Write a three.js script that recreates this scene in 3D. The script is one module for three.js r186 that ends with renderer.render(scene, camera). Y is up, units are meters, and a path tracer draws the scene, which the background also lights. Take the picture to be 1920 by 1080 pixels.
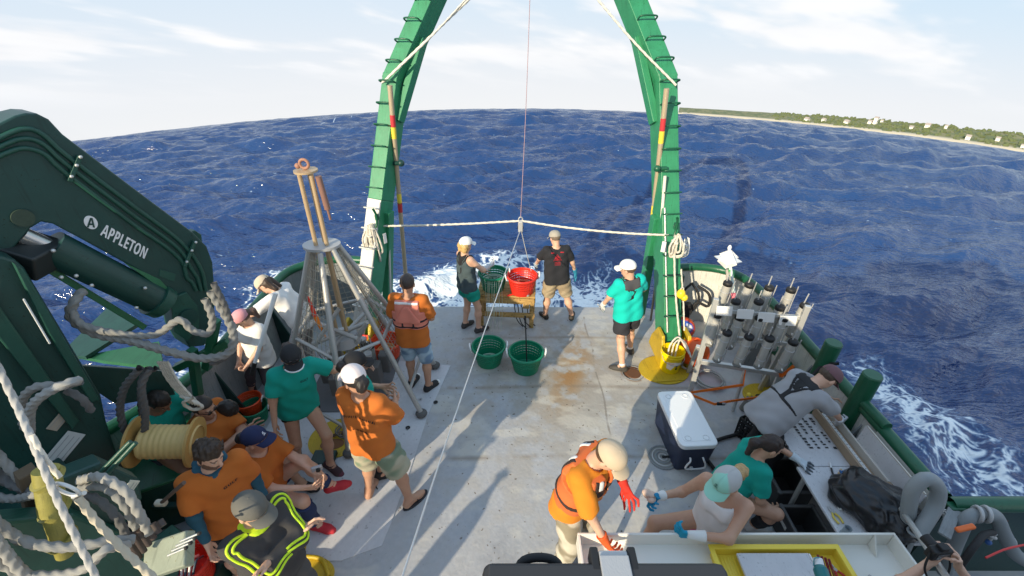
import * as THREE from 'three';
import { mergeGeometries, mergeVertices, toCreasedNormals } from 'three/addons/utils/BufferGeometryUtils.js';
import { RoundedBoxGeometry } from 'three/addons/geometries/RoundedBoxGeometry.js';
import { FontLoader } from 'three/addons/loaders/FontLoader.js';
import { TextGeometry } from 'three/addons/geometries/TextGeometry.js';

// ---------------------------------------------------------------- camera, light, exposure
const EYE = 4.45, FOCAL = 850, PITCH = 31.6 * Math.PI / 180;          // metres over the deck; pixels of the 1920 wide photograph
const scene = new THREE.Scene();
const camera = new THREE.PerspectiveCamera(2 * Math.atan(540 / FOCAL) * 180 / Math.PI, 16 / 9, 0.05, 6000);
camera.position.set(0, EYE, 0);
camera.rotation.set(-PITCH, 0, 0);
const renderer = new THREE.WebGLRenderer({ antialias: true });
renderer.toneMapping = THREE.LinearToneMapping;
renderer.toneMappingExposure = 1.2;
renderer.shadowMap.enabled = true;

const SUN_AZ = 37 * Math.PI / 180, SUN_EL = 23 * Math.PI / 180;         // the light travels aft and to the right, low and warm
const sunDir = new THREE.Vector3(-Math.sin(SUN_AZ) * Math.cos(SUN_EL), Math.sin(SUN_EL), Math.cos(SUN_AZ) * Math.cos(SUN_EL));
const sun = new THREE.DirectionalLight(new THREE.Color().setRGB(1.0, 0.86, 0.62), 5);
sun.position.copy(sunDir).multiplyScalar(40); sun.target.position.set(0, 0, -4);
sun.castShadow = true; sun.shadow.mapSize.set(4096, 4096); sun.shadow.radius = 1;
Object.assign(sun.shadow.camera, { left: -14, right: 14, top: 14, bottom: -14, near: 1, far: 90 });
scene.add(sun, sun.target);

// ---------------------------------------------------------------- noise
let seed = 20240611;
const rnd = () => { seed = (seed + 0x6D2B79F5) | 0; let t = Math.imul(seed ^ (seed >>> 15), 1 | seed); t = (t + Math.imul(t ^ (t >>> 7), 61 | t)) ^ t; return ((t ^ (t >>> 14)) >>> 0) / 4294967296; };
const rr = (a, b) => a + (b - a) * rnd();
const HN = 256, HT = new Float32Array(HN * HN); for (let i = 0; i < HN * HN; i++) HT[i] = rnd();
function vn(x, y) {                                                     // value noise, 0..1
  const xi = Math.floor(x), yi = Math.floor(y); let fx = x - xi, fy = y - yi; fx = fx * fx * (3 - 2 * fx); fy = fy * fy * (3 - 2 * fy);
  const a = xi & 255, b = (xi + 1) & 255, c = (yi & 255) << 8, d = ((yi + 1) & 255) << 8;
  return (HT[a + c] * (1 - fx) + HT[b + c] * fx) * (1 - fy) + (HT[a + d] * (1 - fx) + HT[b + d] * fx) * fy;
}
const fbm = (x, y, o = 4) => { let s = 0, a = 0.5, n = 0; for (let i = 0; i < o; i++) { s += a * vn(x, y); n += a; x = x * 2.03 + 17.3; y = y * 2.03 + 5.1; a *= 0.5; } return s / n; };
const vn3 = (x, y, z) => (vn(x + z * 0.71, y + 3.1) + vn(y + x * 0.67 + 40, z + 9.7) + vn(z + y * 0.73 + 80, x + 1.9)) / 3;
const cl = (x, a = 0, b = 1) => Math.min(b, Math.max(a, x));
const ss = (a, b, x) => { const t = cl((x - a) / (b - a)); return t * t * (3 - 2 * t); };
const mixv = (a, b, t) => a + (b - a) * t;

// ---------------------------------------------------------------- sky: pale late-afternoon air with thin cloud
function skyCol(az, el, o) {                                             // az as in the equirectangular map (radians), el in radians
  const e = el + 0.18, t = Math.pow(cl(e / 1.5), 0.75), right = ss(-2.0, -0.75, az - Math.PI * 2 * Math.round(az / (Math.PI * 2)));
  let r = mixv(0.735, 0.30, t), g = mixv(0.745, 0.50, t), b = mixv(0.755, 0.80, t);
  const k = ss(0.04, 0.22, e) * (0.55 + 0.45 * right) * (1 - 0.5 * ss(0.3, 0.9, e)); r -= 0.13 * k; g -= 0.03 * k; b += 0.03 * k; { const m = (r + g + b) / 3; r = mixv(r, m, 0.1); g = mixv(g, m, 0.1); b = mixv(b, m, 0.1); }
  const w = 0.9 + 1.6 * e, x = az * 3.1 / w, y = e * 13 / w, c1 = fbm(x * 1.5 + 3.7 + 0.6 * fbm(x * 3, y, 2), y * 1.6 + 9.2, 5), c2 = fbm(x * 5.2 + 1.3, y * 4.4 + 2.2, 4);
  const c = ss(0.46, 0.66, c1 * 0.72 + c2 * 0.28) * ss(0.03, 0.12, e) * 0.9, lit = 0.76 + 0.10 * c2;
  o[0] = mixv(r, lit, c); o[1] = mixv(g, lit, c); o[2] = mixv(b, lit * 1.015, c);
}
{
  const W = 1024, Hh = 512, d = new Float32Array(W * Hh * 4), q = [0, 0, 0];
  for (let j = 0; j < Hh; j++) for (let i = 0; i < W; i++) { skyCol(((i + 0.5) / W - 0.5) * Math.PI * 2, Math.max(-0.18, ((j + 0.5) / Hh - 0.5) * Math.PI), q); const o = (j * W + i) * 4; d[o] = q[0]; d[o + 1] = q[1]; d[o + 2] = q[2]; d[o + 3] = 1; }
  const t = new THREE.DataTexture(d, W, Hh, THREE.RGBAFormat, THREE.FloatType);
  t.mapping = THREE.EquirectangularReflectionMapping; t.magFilter = THREE.LinearFilter; t.wrapS = THREE.RepeatWrapping; t.needsUpdate = true;
  scene.background = t; scene.environment = t;
  // the low air between the level line and the dipped sea horizon: a ring of the same sky all round
  const n = 2048, m = 192, e0 = -15 * Math.PI / 180, e1 = 2.2 * Math.PI / 180, px = new Float32Array(n * m * 4);
  for (let j = 0; j < m; j++) for (let i = 0; i < n; i++) { skyCol(((i + 0.5) / n - 0.5) * Math.PI * 2, Math.max(-0.18, mixv(e0, e1, (j + 0.5) / m)), q); const o = (j * n + i) * 4; px[o] = q[0]; px[o + 1] = q[1]; px[o + 2] = q[2]; px[o + 3] = 1; }
  const bt = new THREE.DataTexture(px, n, m, THREE.RGBAFormat, THREE.FloatType); bt.magFilter = THREE.LinearFilter; bt.wrapS = THREE.RepeatWrapping; bt.needsUpdate = true;
  const pos = [], uv = [], idx = [], N = 180, Mv = 10, R = 3000; for (let j = 0; j <= Mv; j++) for (let i = 0; i <= N; i++) { const a = (i / N - 0.5) * Math.PI * 2, e = mixv(e0, e1, j / Mv); pos.push(R * Math.cos(a) * Math.cos(e), 4.45 + R * Math.sin(e), R * Math.sin(a) * Math.cos(e)); uv.push(i / N, j / Mv); if (i < N && j < Mv) { const k = j * (N + 1) + i; idx.push(k, k + N + 1, k + 1, k + 1, k + N + 1, k + N + 2); } }
  const g = new THREE.BufferGeometry(); g.setAttribute('position', new THREE.Float32BufferAttribute(pos, 3)); g.setAttribute('uv', new THREE.Float32BufferAttribute(uv, 2)); g.setIndex(idx); g.computeVertexNormals();
  const o = new THREE.Mesh(g, new THREE.MeshStandardMaterial({ color: 0x000000, roughness: 1, emissive: 0xffffff, emissiveIntensity: 1, emissiveMap: bt, side: THREE.DoubleSide })); o.name = 'sky'; o.userData.kind = 'structure'; scene.add(o);
}

// ---------------------------------------------------------------- helpers
const V = (x, y, f) => new THREE.Vector3(x, y, -f);                     // f = metres aft of the camera
const CP = Math.cos(PITCH), SP = Math.sin(PITCH);
const ray = (px, py) => { const u = px - 960, v = py - 540; return [u, -(v * CP + FOCAL * SP), FOCAL * CP - v * SP]; };
const G = (px, py, y = 0) => { const [a, b, c] = ray(px, py), t = (y - EYE) / b; return V(a * t, y, c * t); };       // photo pixel to the point on the level y
const D = (px, py, f) => { const [a, b, c] = ray(px, py), t = f / c; return V(a * t, EYE + b * t, f); };             // photo pixel to the point f metres aft
const col = (r, g, b) => new THREE.Color().setRGB(r, g, b);
const M = (r, g, b, rough = 0.6, o = {}) => new THREE.MeshPhysicalMaterial({ color: col(r, g, b), roughness: rough, side: THREE.DoubleSide, ...o });
const names = new Map();
const numbered = (n) => { const k = names.get(n) ?? 0; names.set(n, k + 1); return k ? n + '_' + String(k).padStart(3, '0') : n; };
function tag(o, label, category, group, kind) { if (label) o.userData.label = label; if (category) o.userData.category = category; if (group) o.userData.group = group; if (kind) o.userData.kind = kind; return o; }
function thing(name, label, category, pos = null, turn = 0, group) {
  const o = new THREE.Group(); o.name = numbered(name); scene.add(o); if (pos) o.position.copy(pos); o.rotation.y = turn; return tag(o, label, category, group);
}
const norm1 = (g) => { if (g.index) g = g.toNonIndexed(); for (const k of Object.keys(g.attributes)) if (!['position', 'normal', 'uv', 'color'].includes(k)) g.deleteAttribute(k); return g; };
function join(geos) {
  geos = geos.flat(9).map(norm1);
  const hasC = geos.some((g) => g.attributes.color), hasU = geos.every((g) => g.attributes.uv);
  for (const g of geos) { if (hasC && !g.attributes.color) g.setAttribute('color', new THREE.BufferAttribute(new Float32Array(g.attributes.position.count * 3).fill(1), 3)); if (!hasU) g.deleteAttribute('uv'); }
  return geos.length === 1 ? geos[0] : mergeGeometries(geos);
}
function obj(name, geos, m, parent = scene) {
  const g = Array.isArray(geos) ? join(geos) : geos, o = new THREE.Mesh(g, m);
  o.name = parent === scene ? numbered(name) : name; o.castShadow = o.receiveShadow = true; parent.add(o); return o;
}
const struct = (name, geos, m) => { const o = obj(name, geos, m); o.userData.kind = 'structure'; return o; };
function dup(src, pos, turn = 0, label, group) {
  const r = src.clone(); r.name = numbered(src.name.replace(/_\d{3}$/, '')); r.userData = { ...src.userData }; if (pos) r.position.copy(pos); r.rotation.y = turn;
  if (label) r.userData.label = label; if (group) r.userData.group = group; scene.add(r); return r;
}
const Y = new THREE.Vector3(0, 1, 0);
const put = (g, x = 0, y = 0, z = 0, rx = 0, ry = 0, rz = 0) => { g.applyMatrix4(new THREE.Matrix4().compose(new THREE.Vector3(x, y, z), new THREE.Quaternion().setFromEuler(new THREE.Euler(rx, ry, rz)), new THREE.Vector3(1, 1, 1))); return g; };
const box = (w, h, d, x = 0, y = 0, z = 0, rx = 0, ry = 0, rz = 0) => put(new THREE.BoxGeometry(w, h, d), x, y, z, rx, ry, rz);
const rbox = (w, h, d, r = 0.01, x = 0, y = 0, z = 0, rx = 0, ry = 0, rz = 0) => put(new RoundedBoxGeometry(w, h, d, 2, Math.min(r, w / 2.01, h / 2.01, d / 2.01)), x, y, z, rx, ry, rz);
function rod(a, b, r, r2 = r, n = 12) {                                  // cylinder between two points
  const d = b.clone().sub(a), g = new THREE.CylinderGeometry(r2, r, d.length(), n);
  g.applyQuaternion(new THREE.Quaternion().setFromUnitVectors(Y, d.clone().normalize())); g.translate((a.x + b.x) / 2, (a.y + b.y) / 2, (a.z + b.z) / 2); return g;
}
function bar(a, b, w, h, up = Y, r = 0.006) {                            // rectangular bar between two points; w across, h along up
  const d = b.clone().sub(a), L = d.length(), z = d.normalize(), x = new THREE.Vector3().crossVectors(up, z).normalize(), y = new THREE.Vector3().crossVectors(z, x);
  const g = r ? new RoundedBoxGeometry(w, h, L, 1, Math.min(r, w / 2.1, h / 2.1)) : new THREE.BoxGeometry(w, h, L);
  g.applyMatrix4(new THREE.Matrix4().makeBasis(x, y, z)); g.translate((a.x + b.x) / 2, (a.y + b.y) / 2, (a.z + b.z) / 2); return g;
}
const tube = (pts, r, seg = 40, n = 8, closed = false) => new THREE.TubeGeometry(new THREE.CatmullRomCurve3(pts, closed, 'centripetal'), seg, r, n, closed);
function rope(pts, r, seg = 60, twist = 26, n = 6) {                      // laid rope: a lobed section that turns along its length
  const c = new THREE.CatmullRomCurve3(pts, false, 'centripetal'), L = c.getLength(), g = new THREE.TubeGeometry(c, seg, r, n * 2, false), p = g.attributes.position, q = new THREE.Vector3();
  for (let i = 0; i <= seg; i++) { c.getPointAt(i / seg, q); for (let j = 0; j <= n * 2; j++) { const k = i * (n * 2 + 1) + j, a = j / (n * 2) * Math.PI * 2, s = 1 + 0.17 * Math.cos(3 * a + i / seg * L * twist); p.setXYZ(k, q.x + (p.getX(k) - q.x) * s, q.y + (p.getY(k) - q.y) * s, q.z + (p.getZ(k) - q.z) * s); } }
  g.computeVertexNormals(); return g;
}
const lathe = (pts, n = 32) => new THREE.LatheGeometry(pts.map(([x, y]) => new THREE.Vector2(x, y)), n);
const ball = (r, x = 0, y = 0, z = 0, sx = 1, sy = 1, sz = 1, n = 16) => { const g = new THREE.SphereGeometry(r, n, Math.max(8, n * 0.7 | 0)); g.scale(sx, sy, sz); g.translate(x, y, z); return g; };
function prism(pts, d, bev = 0) {                                         // outline in x, y; depth d along z about 0
  const s = new THREE.Shape(pts.map(([x, y]) => new THREE.Vector2(x, y)));
  const g = new THREE.ExtrudeGeometry(s, { depth: d - 2 * bev, bevelEnabled: bev > 0, bevelSize: bev, bevelThickness: bev, bevelSegments: 2, bevelOffset: -bev }); g.translate(0, 0, -d / 2 + bev); return g;
}
function tex(w, h, fn, o = {}) {                                          // computed texture, fn(x, y, out) in sRGB bytes (or data)
  const d = new Uint8Array(w * h * 4), out = [0, 0, 0, 255];
  for (let y = 0; y < h; y++) for (let x = 0; x < w; x++) { out[3] = 255; fn(x, y, out); const i = (y * w + x) * 4; for (let k = 0; k < 4; k++) d[i + k] = cl(out[k], 0, 255); }
  const t = new THREE.DataTexture(d, w, h); t.wrapS = t.wrapT = o.clamp ? THREE.ClampToEdgeWrapping : THREE.RepeatWrapping; t.magFilter = THREE.LinearFilter; t.minFilter = THREE.LinearMipmapLinearFilter; t.generateMipmaps = true;
  if (!o.data) t.colorSpace = THREE.SRGBColorSpace; t.needsUpdate = true; return t;
}
function canvasTex(w, h, draw) { const c = document.createElement('canvas'); c.width = w; c.height = h; draw(c.getContext('2d'), w, h); const t = new THREE.CanvasTexture(c); t.colorSpace = THREE.SRGBColorSpace; return t; }
// wear: one tileable mottled map used as bump and roughness on painted steel
const wearTex = tex(256, 256, (x, y, o) => { const n = fbm(x / 9, y / 9, 4) * 0.6 + fbm(x / 40 + 7, y / 40, 3) * 0.4; o[0] = o[1] = o[2] = 255 * cl(0.2 + n * 0.75); }, { data: true });
const paintMap = tex(512, 512, (x, y, o) => {                              // small chips, streaks and mottling multiplied into painted steel
  const n = fbm(x / 60, y / 60, 4), f = fbm(x / 5 + 90, y / 5, 2), s = fbm(x / 6 + 30, y / 90, 3);
  let v = 236 + (n - 0.5) * 34 + (f - 0.5) * 12 - 24 * ss(0.62, 0.8, s);
  o[0] = v; o[1] = v; o[2] = v; if (f > 0.82 && n > 0.55) { o[0] = 170; o[1] = 140; o[2] = 110; }
});
const steel = (r, g, b, rough = 0.45, o = {}) => M(r, g, b, rough, { map: paintMap, bumpMap: wearTex, bumpScale: 0.0015, ...o });
const boxUV = (g, s = 1) => {                                              // uv in metres by the face's main axis
  g = norm1(g); const p = g.attributes.position, n = g.attributes.normal, uv = new Float32Array(p.count * 2);
  for (let i = 0; i < p.count; i++) { const a = Math.abs(n.getX(i)), b = Math.abs(n.getY(i)), c = Math.abs(n.getZ(i)); let u, v; if (a >= b && a >= c) { u = p.getZ(i); v = p.getY(i); } else if (b >= c) { u = p.getX(i); v = p.getZ(i); } else { u = p.getX(i); v = p.getY(i); } uv[2 * i] = u * s; uv[2 * i + 1] = v * s; }
  g.setAttribute('uv', new THREE.BufferAttribute(uv, 2)); return g;
};
const uvAll = (geos, s = 1) => boxUV(join([geos]), s);
// ---------------------------------------------------------------- materials of the ship
const GREEN = [0.012, 0.115, 0.055], mGreen = steel(...GREEN, 0.38), mGreenDark = steel(0.010, 0.052, 0.045, 0.42), mAGreen = steel(0.035, 0.27, 0.125, 0.42);
const mWhitePaint = steel(0.72, 0.71, 0.66, 0.5), mGreyPaint = steel(0.27, 0.29, 0.30, 0.55), mYellow = steel(0.62, 0.42, 0.02, 0.5), mGalv = M(0.46, 0.46, 0.46, 0.5, { metalness: 0.35, bumpMap: wearTex, bumpScale: 0.001 });
const mAlu = M(0.60, 0.60, 0.58, 0.42, { metalness: 0.55, bumpMap: wearTex, bumpScale: 0.0008 }), mBlack = M(0.012, 0.012, 0.013, 0.6), mRubber = M(0.016, 0.016, 0.017, 0.75), mRope = M(0.62, 0.58, 0.50, 0.9), mRopeGrey = M(0.40, 0.39, 0.37, 0.9), mWood = M(0.36, 0.24, 0.10, 0.75), mWhite = M(0.75, 0.75, 0.74, 0.45);

// ---------------------------------------------------------------- sea
const SEA_Y = -1.35, SEA_R = 368, FOAM_X0 = -20, FOAM_F0 = -2, FOAM_S = 40;
const waves = [];
for (let i = 0; i < 64; i++) {
  const L = 0.26 * Math.pow(20, i / 63), a = (rnd() + rnd() - 1) * (L < 1.2 ? 1.15 : 0.8) - 0.22;            // swell runs along the ship, wavelets spread wider
  waves.push([Math.sin(a) * 2 * Math.PI / L, Math.cos(a) * 2 * Math.PI / L, rr(0, 6.283), 0.0125 * Math.pow(L, 0.84) * rr(0.6, 1.25) * (L > 1.6 ? 1.4 : 1), L]);
}
function seaAt(x, f) {
  const r = Math.hypot(x, f), cell = Math.max(0.045, r * 0.0041), damp = 1 - 0.75 * ss(36, 66, r);
  const wx = x + 0.9 * (fbm(x * 0.21, f * 0.21, 3) - 0.5), wf = f + 0.9 * (fbm(x * 0.21 + 40, f * 0.21, 3) - 0.5);
  let y = 0; const gust = 0.55 + 0.9 * fbm(x * 0.13 + 60, f * 0.10, 3);
  for (const [kx, kf, ph, A, L] of waves) { if (L < cell * 2.6) continue; const s = Math.sin(kx * wx + kf * wf + ph); y += A * (L < 2.2 ? gust : 1) * (s + 0.28 * s * s - 0.14); }
  y *= damp;
  const w = foamAt(x, f); y += w[1] * 0.16 * (fbm(x * 3.1, f * 3.1, 4) - 0.5);
  return SEA_Y + y - r * r / (2 * SEA_R);
}
function foamAt(x, f) {                                                    // [foam 0..1, churn 0..1]
  const cx = -0.15 + 0.02 * (f - 6), half = 3.0 + 0.10 * Math.max(0, f - 6.5);
  let wake = (1 - ss(half - 1.1, half + 0.8, Math.abs(x - cx))) * ss(6.0, 6.6, f) * (1 - ss(10.0, 12.6, f + 0.35 * Math.abs(x - cx) + 1.5 * (fbm(x * 0.9, f * 0.9, 3) - 0.5)));
  const side = Math.exp(-Math.pow((x - 7.0 - 0.22 * Math.max(0, 5.4 - f)) / (1.0 + 0.25 * Math.max(0, 5.8 - f)), 2)) * (1 - ss(6.6, 8.4, f)) * ss(2.0, 3.2, f);
  const far = 0.95 * Math.exp(-Math.pow((x + 6.3 - 0.12 * (f - 6)) / 0.75, 2)) * ss(4.0, 5.6, f) * (1 - ss(9.6, 11.4, f)) + 0.5 * Math.exp(-Math.pow((x + 9.8) / 0.9, 2) - Math.pow((f - 8.4) / 0.7, 2));
  const churn = cl(Math.max(wake, side, far));
  if (churn < 0.01) return [0, 0];
  const qx = x * 1.7 + 1.1 * fbm(x * 1.3, f * 1.3, 3), qf = f * 1.7 + 1.1 * fbm(x * 1.3 + 20, f * 1.3, 3);
  const ridge = 1 - Math.abs(2 * fbm(qx * 1.9, qf * 1.9, 4) - 1) * 4.2, r2 = 1 - Math.abs(2 * fbm(qx * 4.6 + 9, qf * 4.6, 3) - 1) * 3.6, patch = fbm(qx * 0.8 + 11, qf * 0.8, 4);
  const lace = Math.max(ridge, r2 * 0.72);
  const k = wake > side ? 0.2 : 0.45;
  return [ss(k + 0.06, k + 0.46, lace * 0.62 + patch * 0.75 - 0.95 * (1 - churn) + 0.05), churn];
}
{
  const N = 2048, sea = [26, 58, 108], foam = [232, 238, 240];
  const fm = tex(N, N, (i, j, o) => {
    const x = FOAM_X0 + (i + 0.5) / N * FOAM_S, f = FOAM_F0 + (j + 0.5) / N * FOAM_S; let a = 0, c = 0; if (f < 15 && f > -1.5 && x < 13 && x > -12) [a, c] = foamAt(x, f);
    const cap = f > 7 ? ss(0.84, 0.9, fbm(x * 2.6, f * 4.6, 4)) * 0.8 : 0; a = Math.max(a, cap);
    const n = (fbm(x * 0.5, f * 0.5, 3) - 0.5) * 10;
    o[0] = mixv(sea[0] + n * 0.4, foam[0], a); o[1] = mixv(sea[1] + n, foam[1], a); o[2] = mixv(sea[2] + n, foam[2], a);
  }, { clamp: true });
  const rm = tex(1024, 1024, (i, j, o) => { const x = FOAM_X0 + (i + 0.5) / 1024 * FOAM_S, f = FOAM_F0 + (j + 0.5) / 1024 * FOAM_S; let a = 0; if (f < 15 && f > -1.5 && x < 13 && x > -12) a = foamAt(x, f)[0]; o[0] = o[1] = o[2] = mixv(34, 210, a); }, { data: true, clamp: true });
  const ripple = tex(512, 512, (x, y, o) => { const T = 512; const p = (s) => { const a = fbm(x / s, y / s * 3, 4), b = fbm((x - T) / s, y / s * 3, 4), c = fbm(x / s, (y - T) / s * 3, 4), d = fbm((x - T) / s, (y - T) / s * 3, 4), u = x / T, v = y / T; return (a * (1 - u) + b * u) * (1 - v) + (c * (1 - u) + d * u) * v; }; const n = p(34); o[0] = o[1] = o[2] = 255 * cl((n - 0.2) * 1.6); }, { data: true });
  ripple.repeat.set(14, 14);
  const az = []; { let a = -Math.PI; while (a < Math.PI - 1e-4) { az.push(a); a += Math.abs(a) < 1.15 ? 0.0041 : 0.05; } }
  const rs = [2.2]; while (rs[rs.length - 1] < 95) { const r = rs[rs.length - 1]; rs.push(r + Math.max(0.05, r * 0.0048)); }
  const na = az.length, nr = rs.length, pos = new Float32Array(na * nr * 3), uv = new Float32Array(na * nr * 2), idx = [];
  for (let i = 0; i < nr; i++) for (let j = 0; j < na; j++) {
    const k = i * na + j, x = Math.sin(az[j]) * rs[i], f = Math.cos(az[j]) * rs[i];
    pos[3 * k] = x; pos[3 * k + 1] = Math.abs(az[j]) < 1.25 ? seaAt(x, f) : SEA_Y - rs[i] * rs[i] / (2 * SEA_R); pos[3 * k + 2] = -f;
    uv[2 * k] = (x - FOAM_X0) / FOAM_S; uv[2 * k + 1] = (f - FOAM_F0) / FOAM_S;
    if (i < nr - 1) { const b = i * na + (j + 1) % na, c = k + na, d = b + na; idx.push(k, b, c, b, d, c); }
  }
  const g = new THREE.BufferGeometry(); g.setAttribute('position', new THREE.BufferAttribute(pos, 3)); g.setAttribute('uv', new THREE.BufferAttribute(uv, 2)); g.setIndex(idx); g.computeVertexNormals();
  struct('sea', g, new THREE.MeshPhysicalMaterial({ color: 0xffffff, map: fm, roughness: 1, roughnessMap: rm, ior: 1.62, bumpMap: ripple, bumpScale: 0.045, side: THREE.DoubleSide }));
}

// ---------------------------------------------------------------- far coast, beyond the horizon on the right
{
  const R0 = 620, base = (az) => EYE - R0 * Math.tan(9.98 * Math.PI / 180), N = 420, rows = 14, pos = [], colr = [], idx = [];
  const a0 = 0.335, a1 = 1.05, hgt = (az) => 1.5 + 9 * ss(a0, 0.95, az) * (0.75 + 0.5 * fbm(az * 22, 3, 4));
  for (let i = 0; i <= N; i++) for (let j = 0; j <= rows; j++) {
    const az = mixv(a0, a1, i / N), t = j / rows, R = R0 + t * 130, x = Math.sin(az) * R, f = Math.cos(az) * R;
    const y = base(az) - 14 * (1 - ss(0, 0.12, t)) + hgt(az) * ss(0.05, 0.95, t) * (0.8 + 0.4 * fbm(az * 60, t * 5, 3)) - (R - R0) * 0.12 - 2 * ss(0.7, 1, az);
    pos.push(x, y, -f);
    const sand = 1 - ss(0.16, 0.30, t + 0.08 * (fbm(az * 90, t * 9, 3) - 0.5)), n = fbm(az * 150, t * 14, 4), dry = ss(0.42, 0.6, n);                                                // patches of dry grass among the scrub
    const c = sand > 0.5 ? [0.6, 0.52, 0.38] : dry > 0.5 ? [0.24, 0.23, 0.11] : [0.14, 0.17, 0.075]; colr.push(...c);
    if (i < N && j < rows) { const k = i * (rows + 1) + j, m = k + rows + 1; idx.push(k, m, k + 1, m, m + 1, k + 1); }
  }
  const g = new THREE.BufferGeometry(); g.setAttribute('position', new THREE.Float32BufferAttribute(pos, 3)); g.setAttribute('color', new THREE.Float32BufferAttribute(colr, 3)); g.setIndex(idx); g.computeVertexNormals();
  const terrain = struct('coast_terrain', g, new THREE.MeshStandardMaterial({ vertexColors: true, roughness: 1, side: THREE.DoubleSide })); terrain.userData.label = 'low sandy coast with green scrub along the horizon';
  const at = (az, t) => { const i = Math.round((az - a0) / (a1 - a0) * N), j = Math.round(t * rows), k = (i * (rows + 1) + j) * 3; return new THREE.Vector3(pos[k], pos[k + 1], pos[k + 2]); };
  const scrub = [];                                                        // one uncountable mass of coastal bushes
  for (let i = 0; i < 900; i++) { const az = rr(0.5, a1 - 0.01), p = at(az, rr(0.2, 1)), s = rr(0.7, 2.0) * (0.5 + az * 0.7); scrub.push(put(new THREE.IcosahedronGeometry(s, 0).scale(1.6, 0.7, 1.2), p.x, p.y + s * 0.2, p.z, rr(0, 3), rr(0, 3), 0)); }
  tag(obj('coastal_scrub', scrub, M(0.115, 0.14, 0.06, 1)), 'belt of green bushes and trees along the far coast', 'scrub', null, 'stuff');
  const mWall = M(0.78, 0.75, 0.70, 0.8), mRoof = M(0.42, 0.36, 0.32, 0.9), mWin = M(0.06, 0.07, 0.09, 0.3);
  const hs = []; for (let i = 0; i < 16; i++) hs.push([0.56 + i * 0.0275 + rr(-0.008, 0.008), rr(0.25, 0.75), rr(3.5, 6.5), rr(2, 3.4)]);
  hs.push([0.655, 0.6, 5, 7]);
  for (const [az, t, w, h] of hs) {
    const p = at(az, t), tall = h > 6, r = thing(tall ? 'coast_tower' : 'coast_house', tall ? 'tallest white building on the far coast' : 'small pale house on the far green coast', tall ? 'tower' : 'house', p, az, tall ? null : 'houses on the far coast');
    obj('wall', [box(w, h + 2, w * 0.7, 0, h / 2 - 1, 0)], mWall, r); obj('roof', [prism([[-w * 0.56, 0], [w * 0.56, 0], [0, w * 0.28]], w * 0.78)], mRoof, r).position.y = h;
    for (const s of [-0.28, 0.28]) obj('window', [box(w * 0.2, h * 0.3, 0.2, s * w, h * 0.5, w * 0.351)], mWin, r);
  }
}

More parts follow.
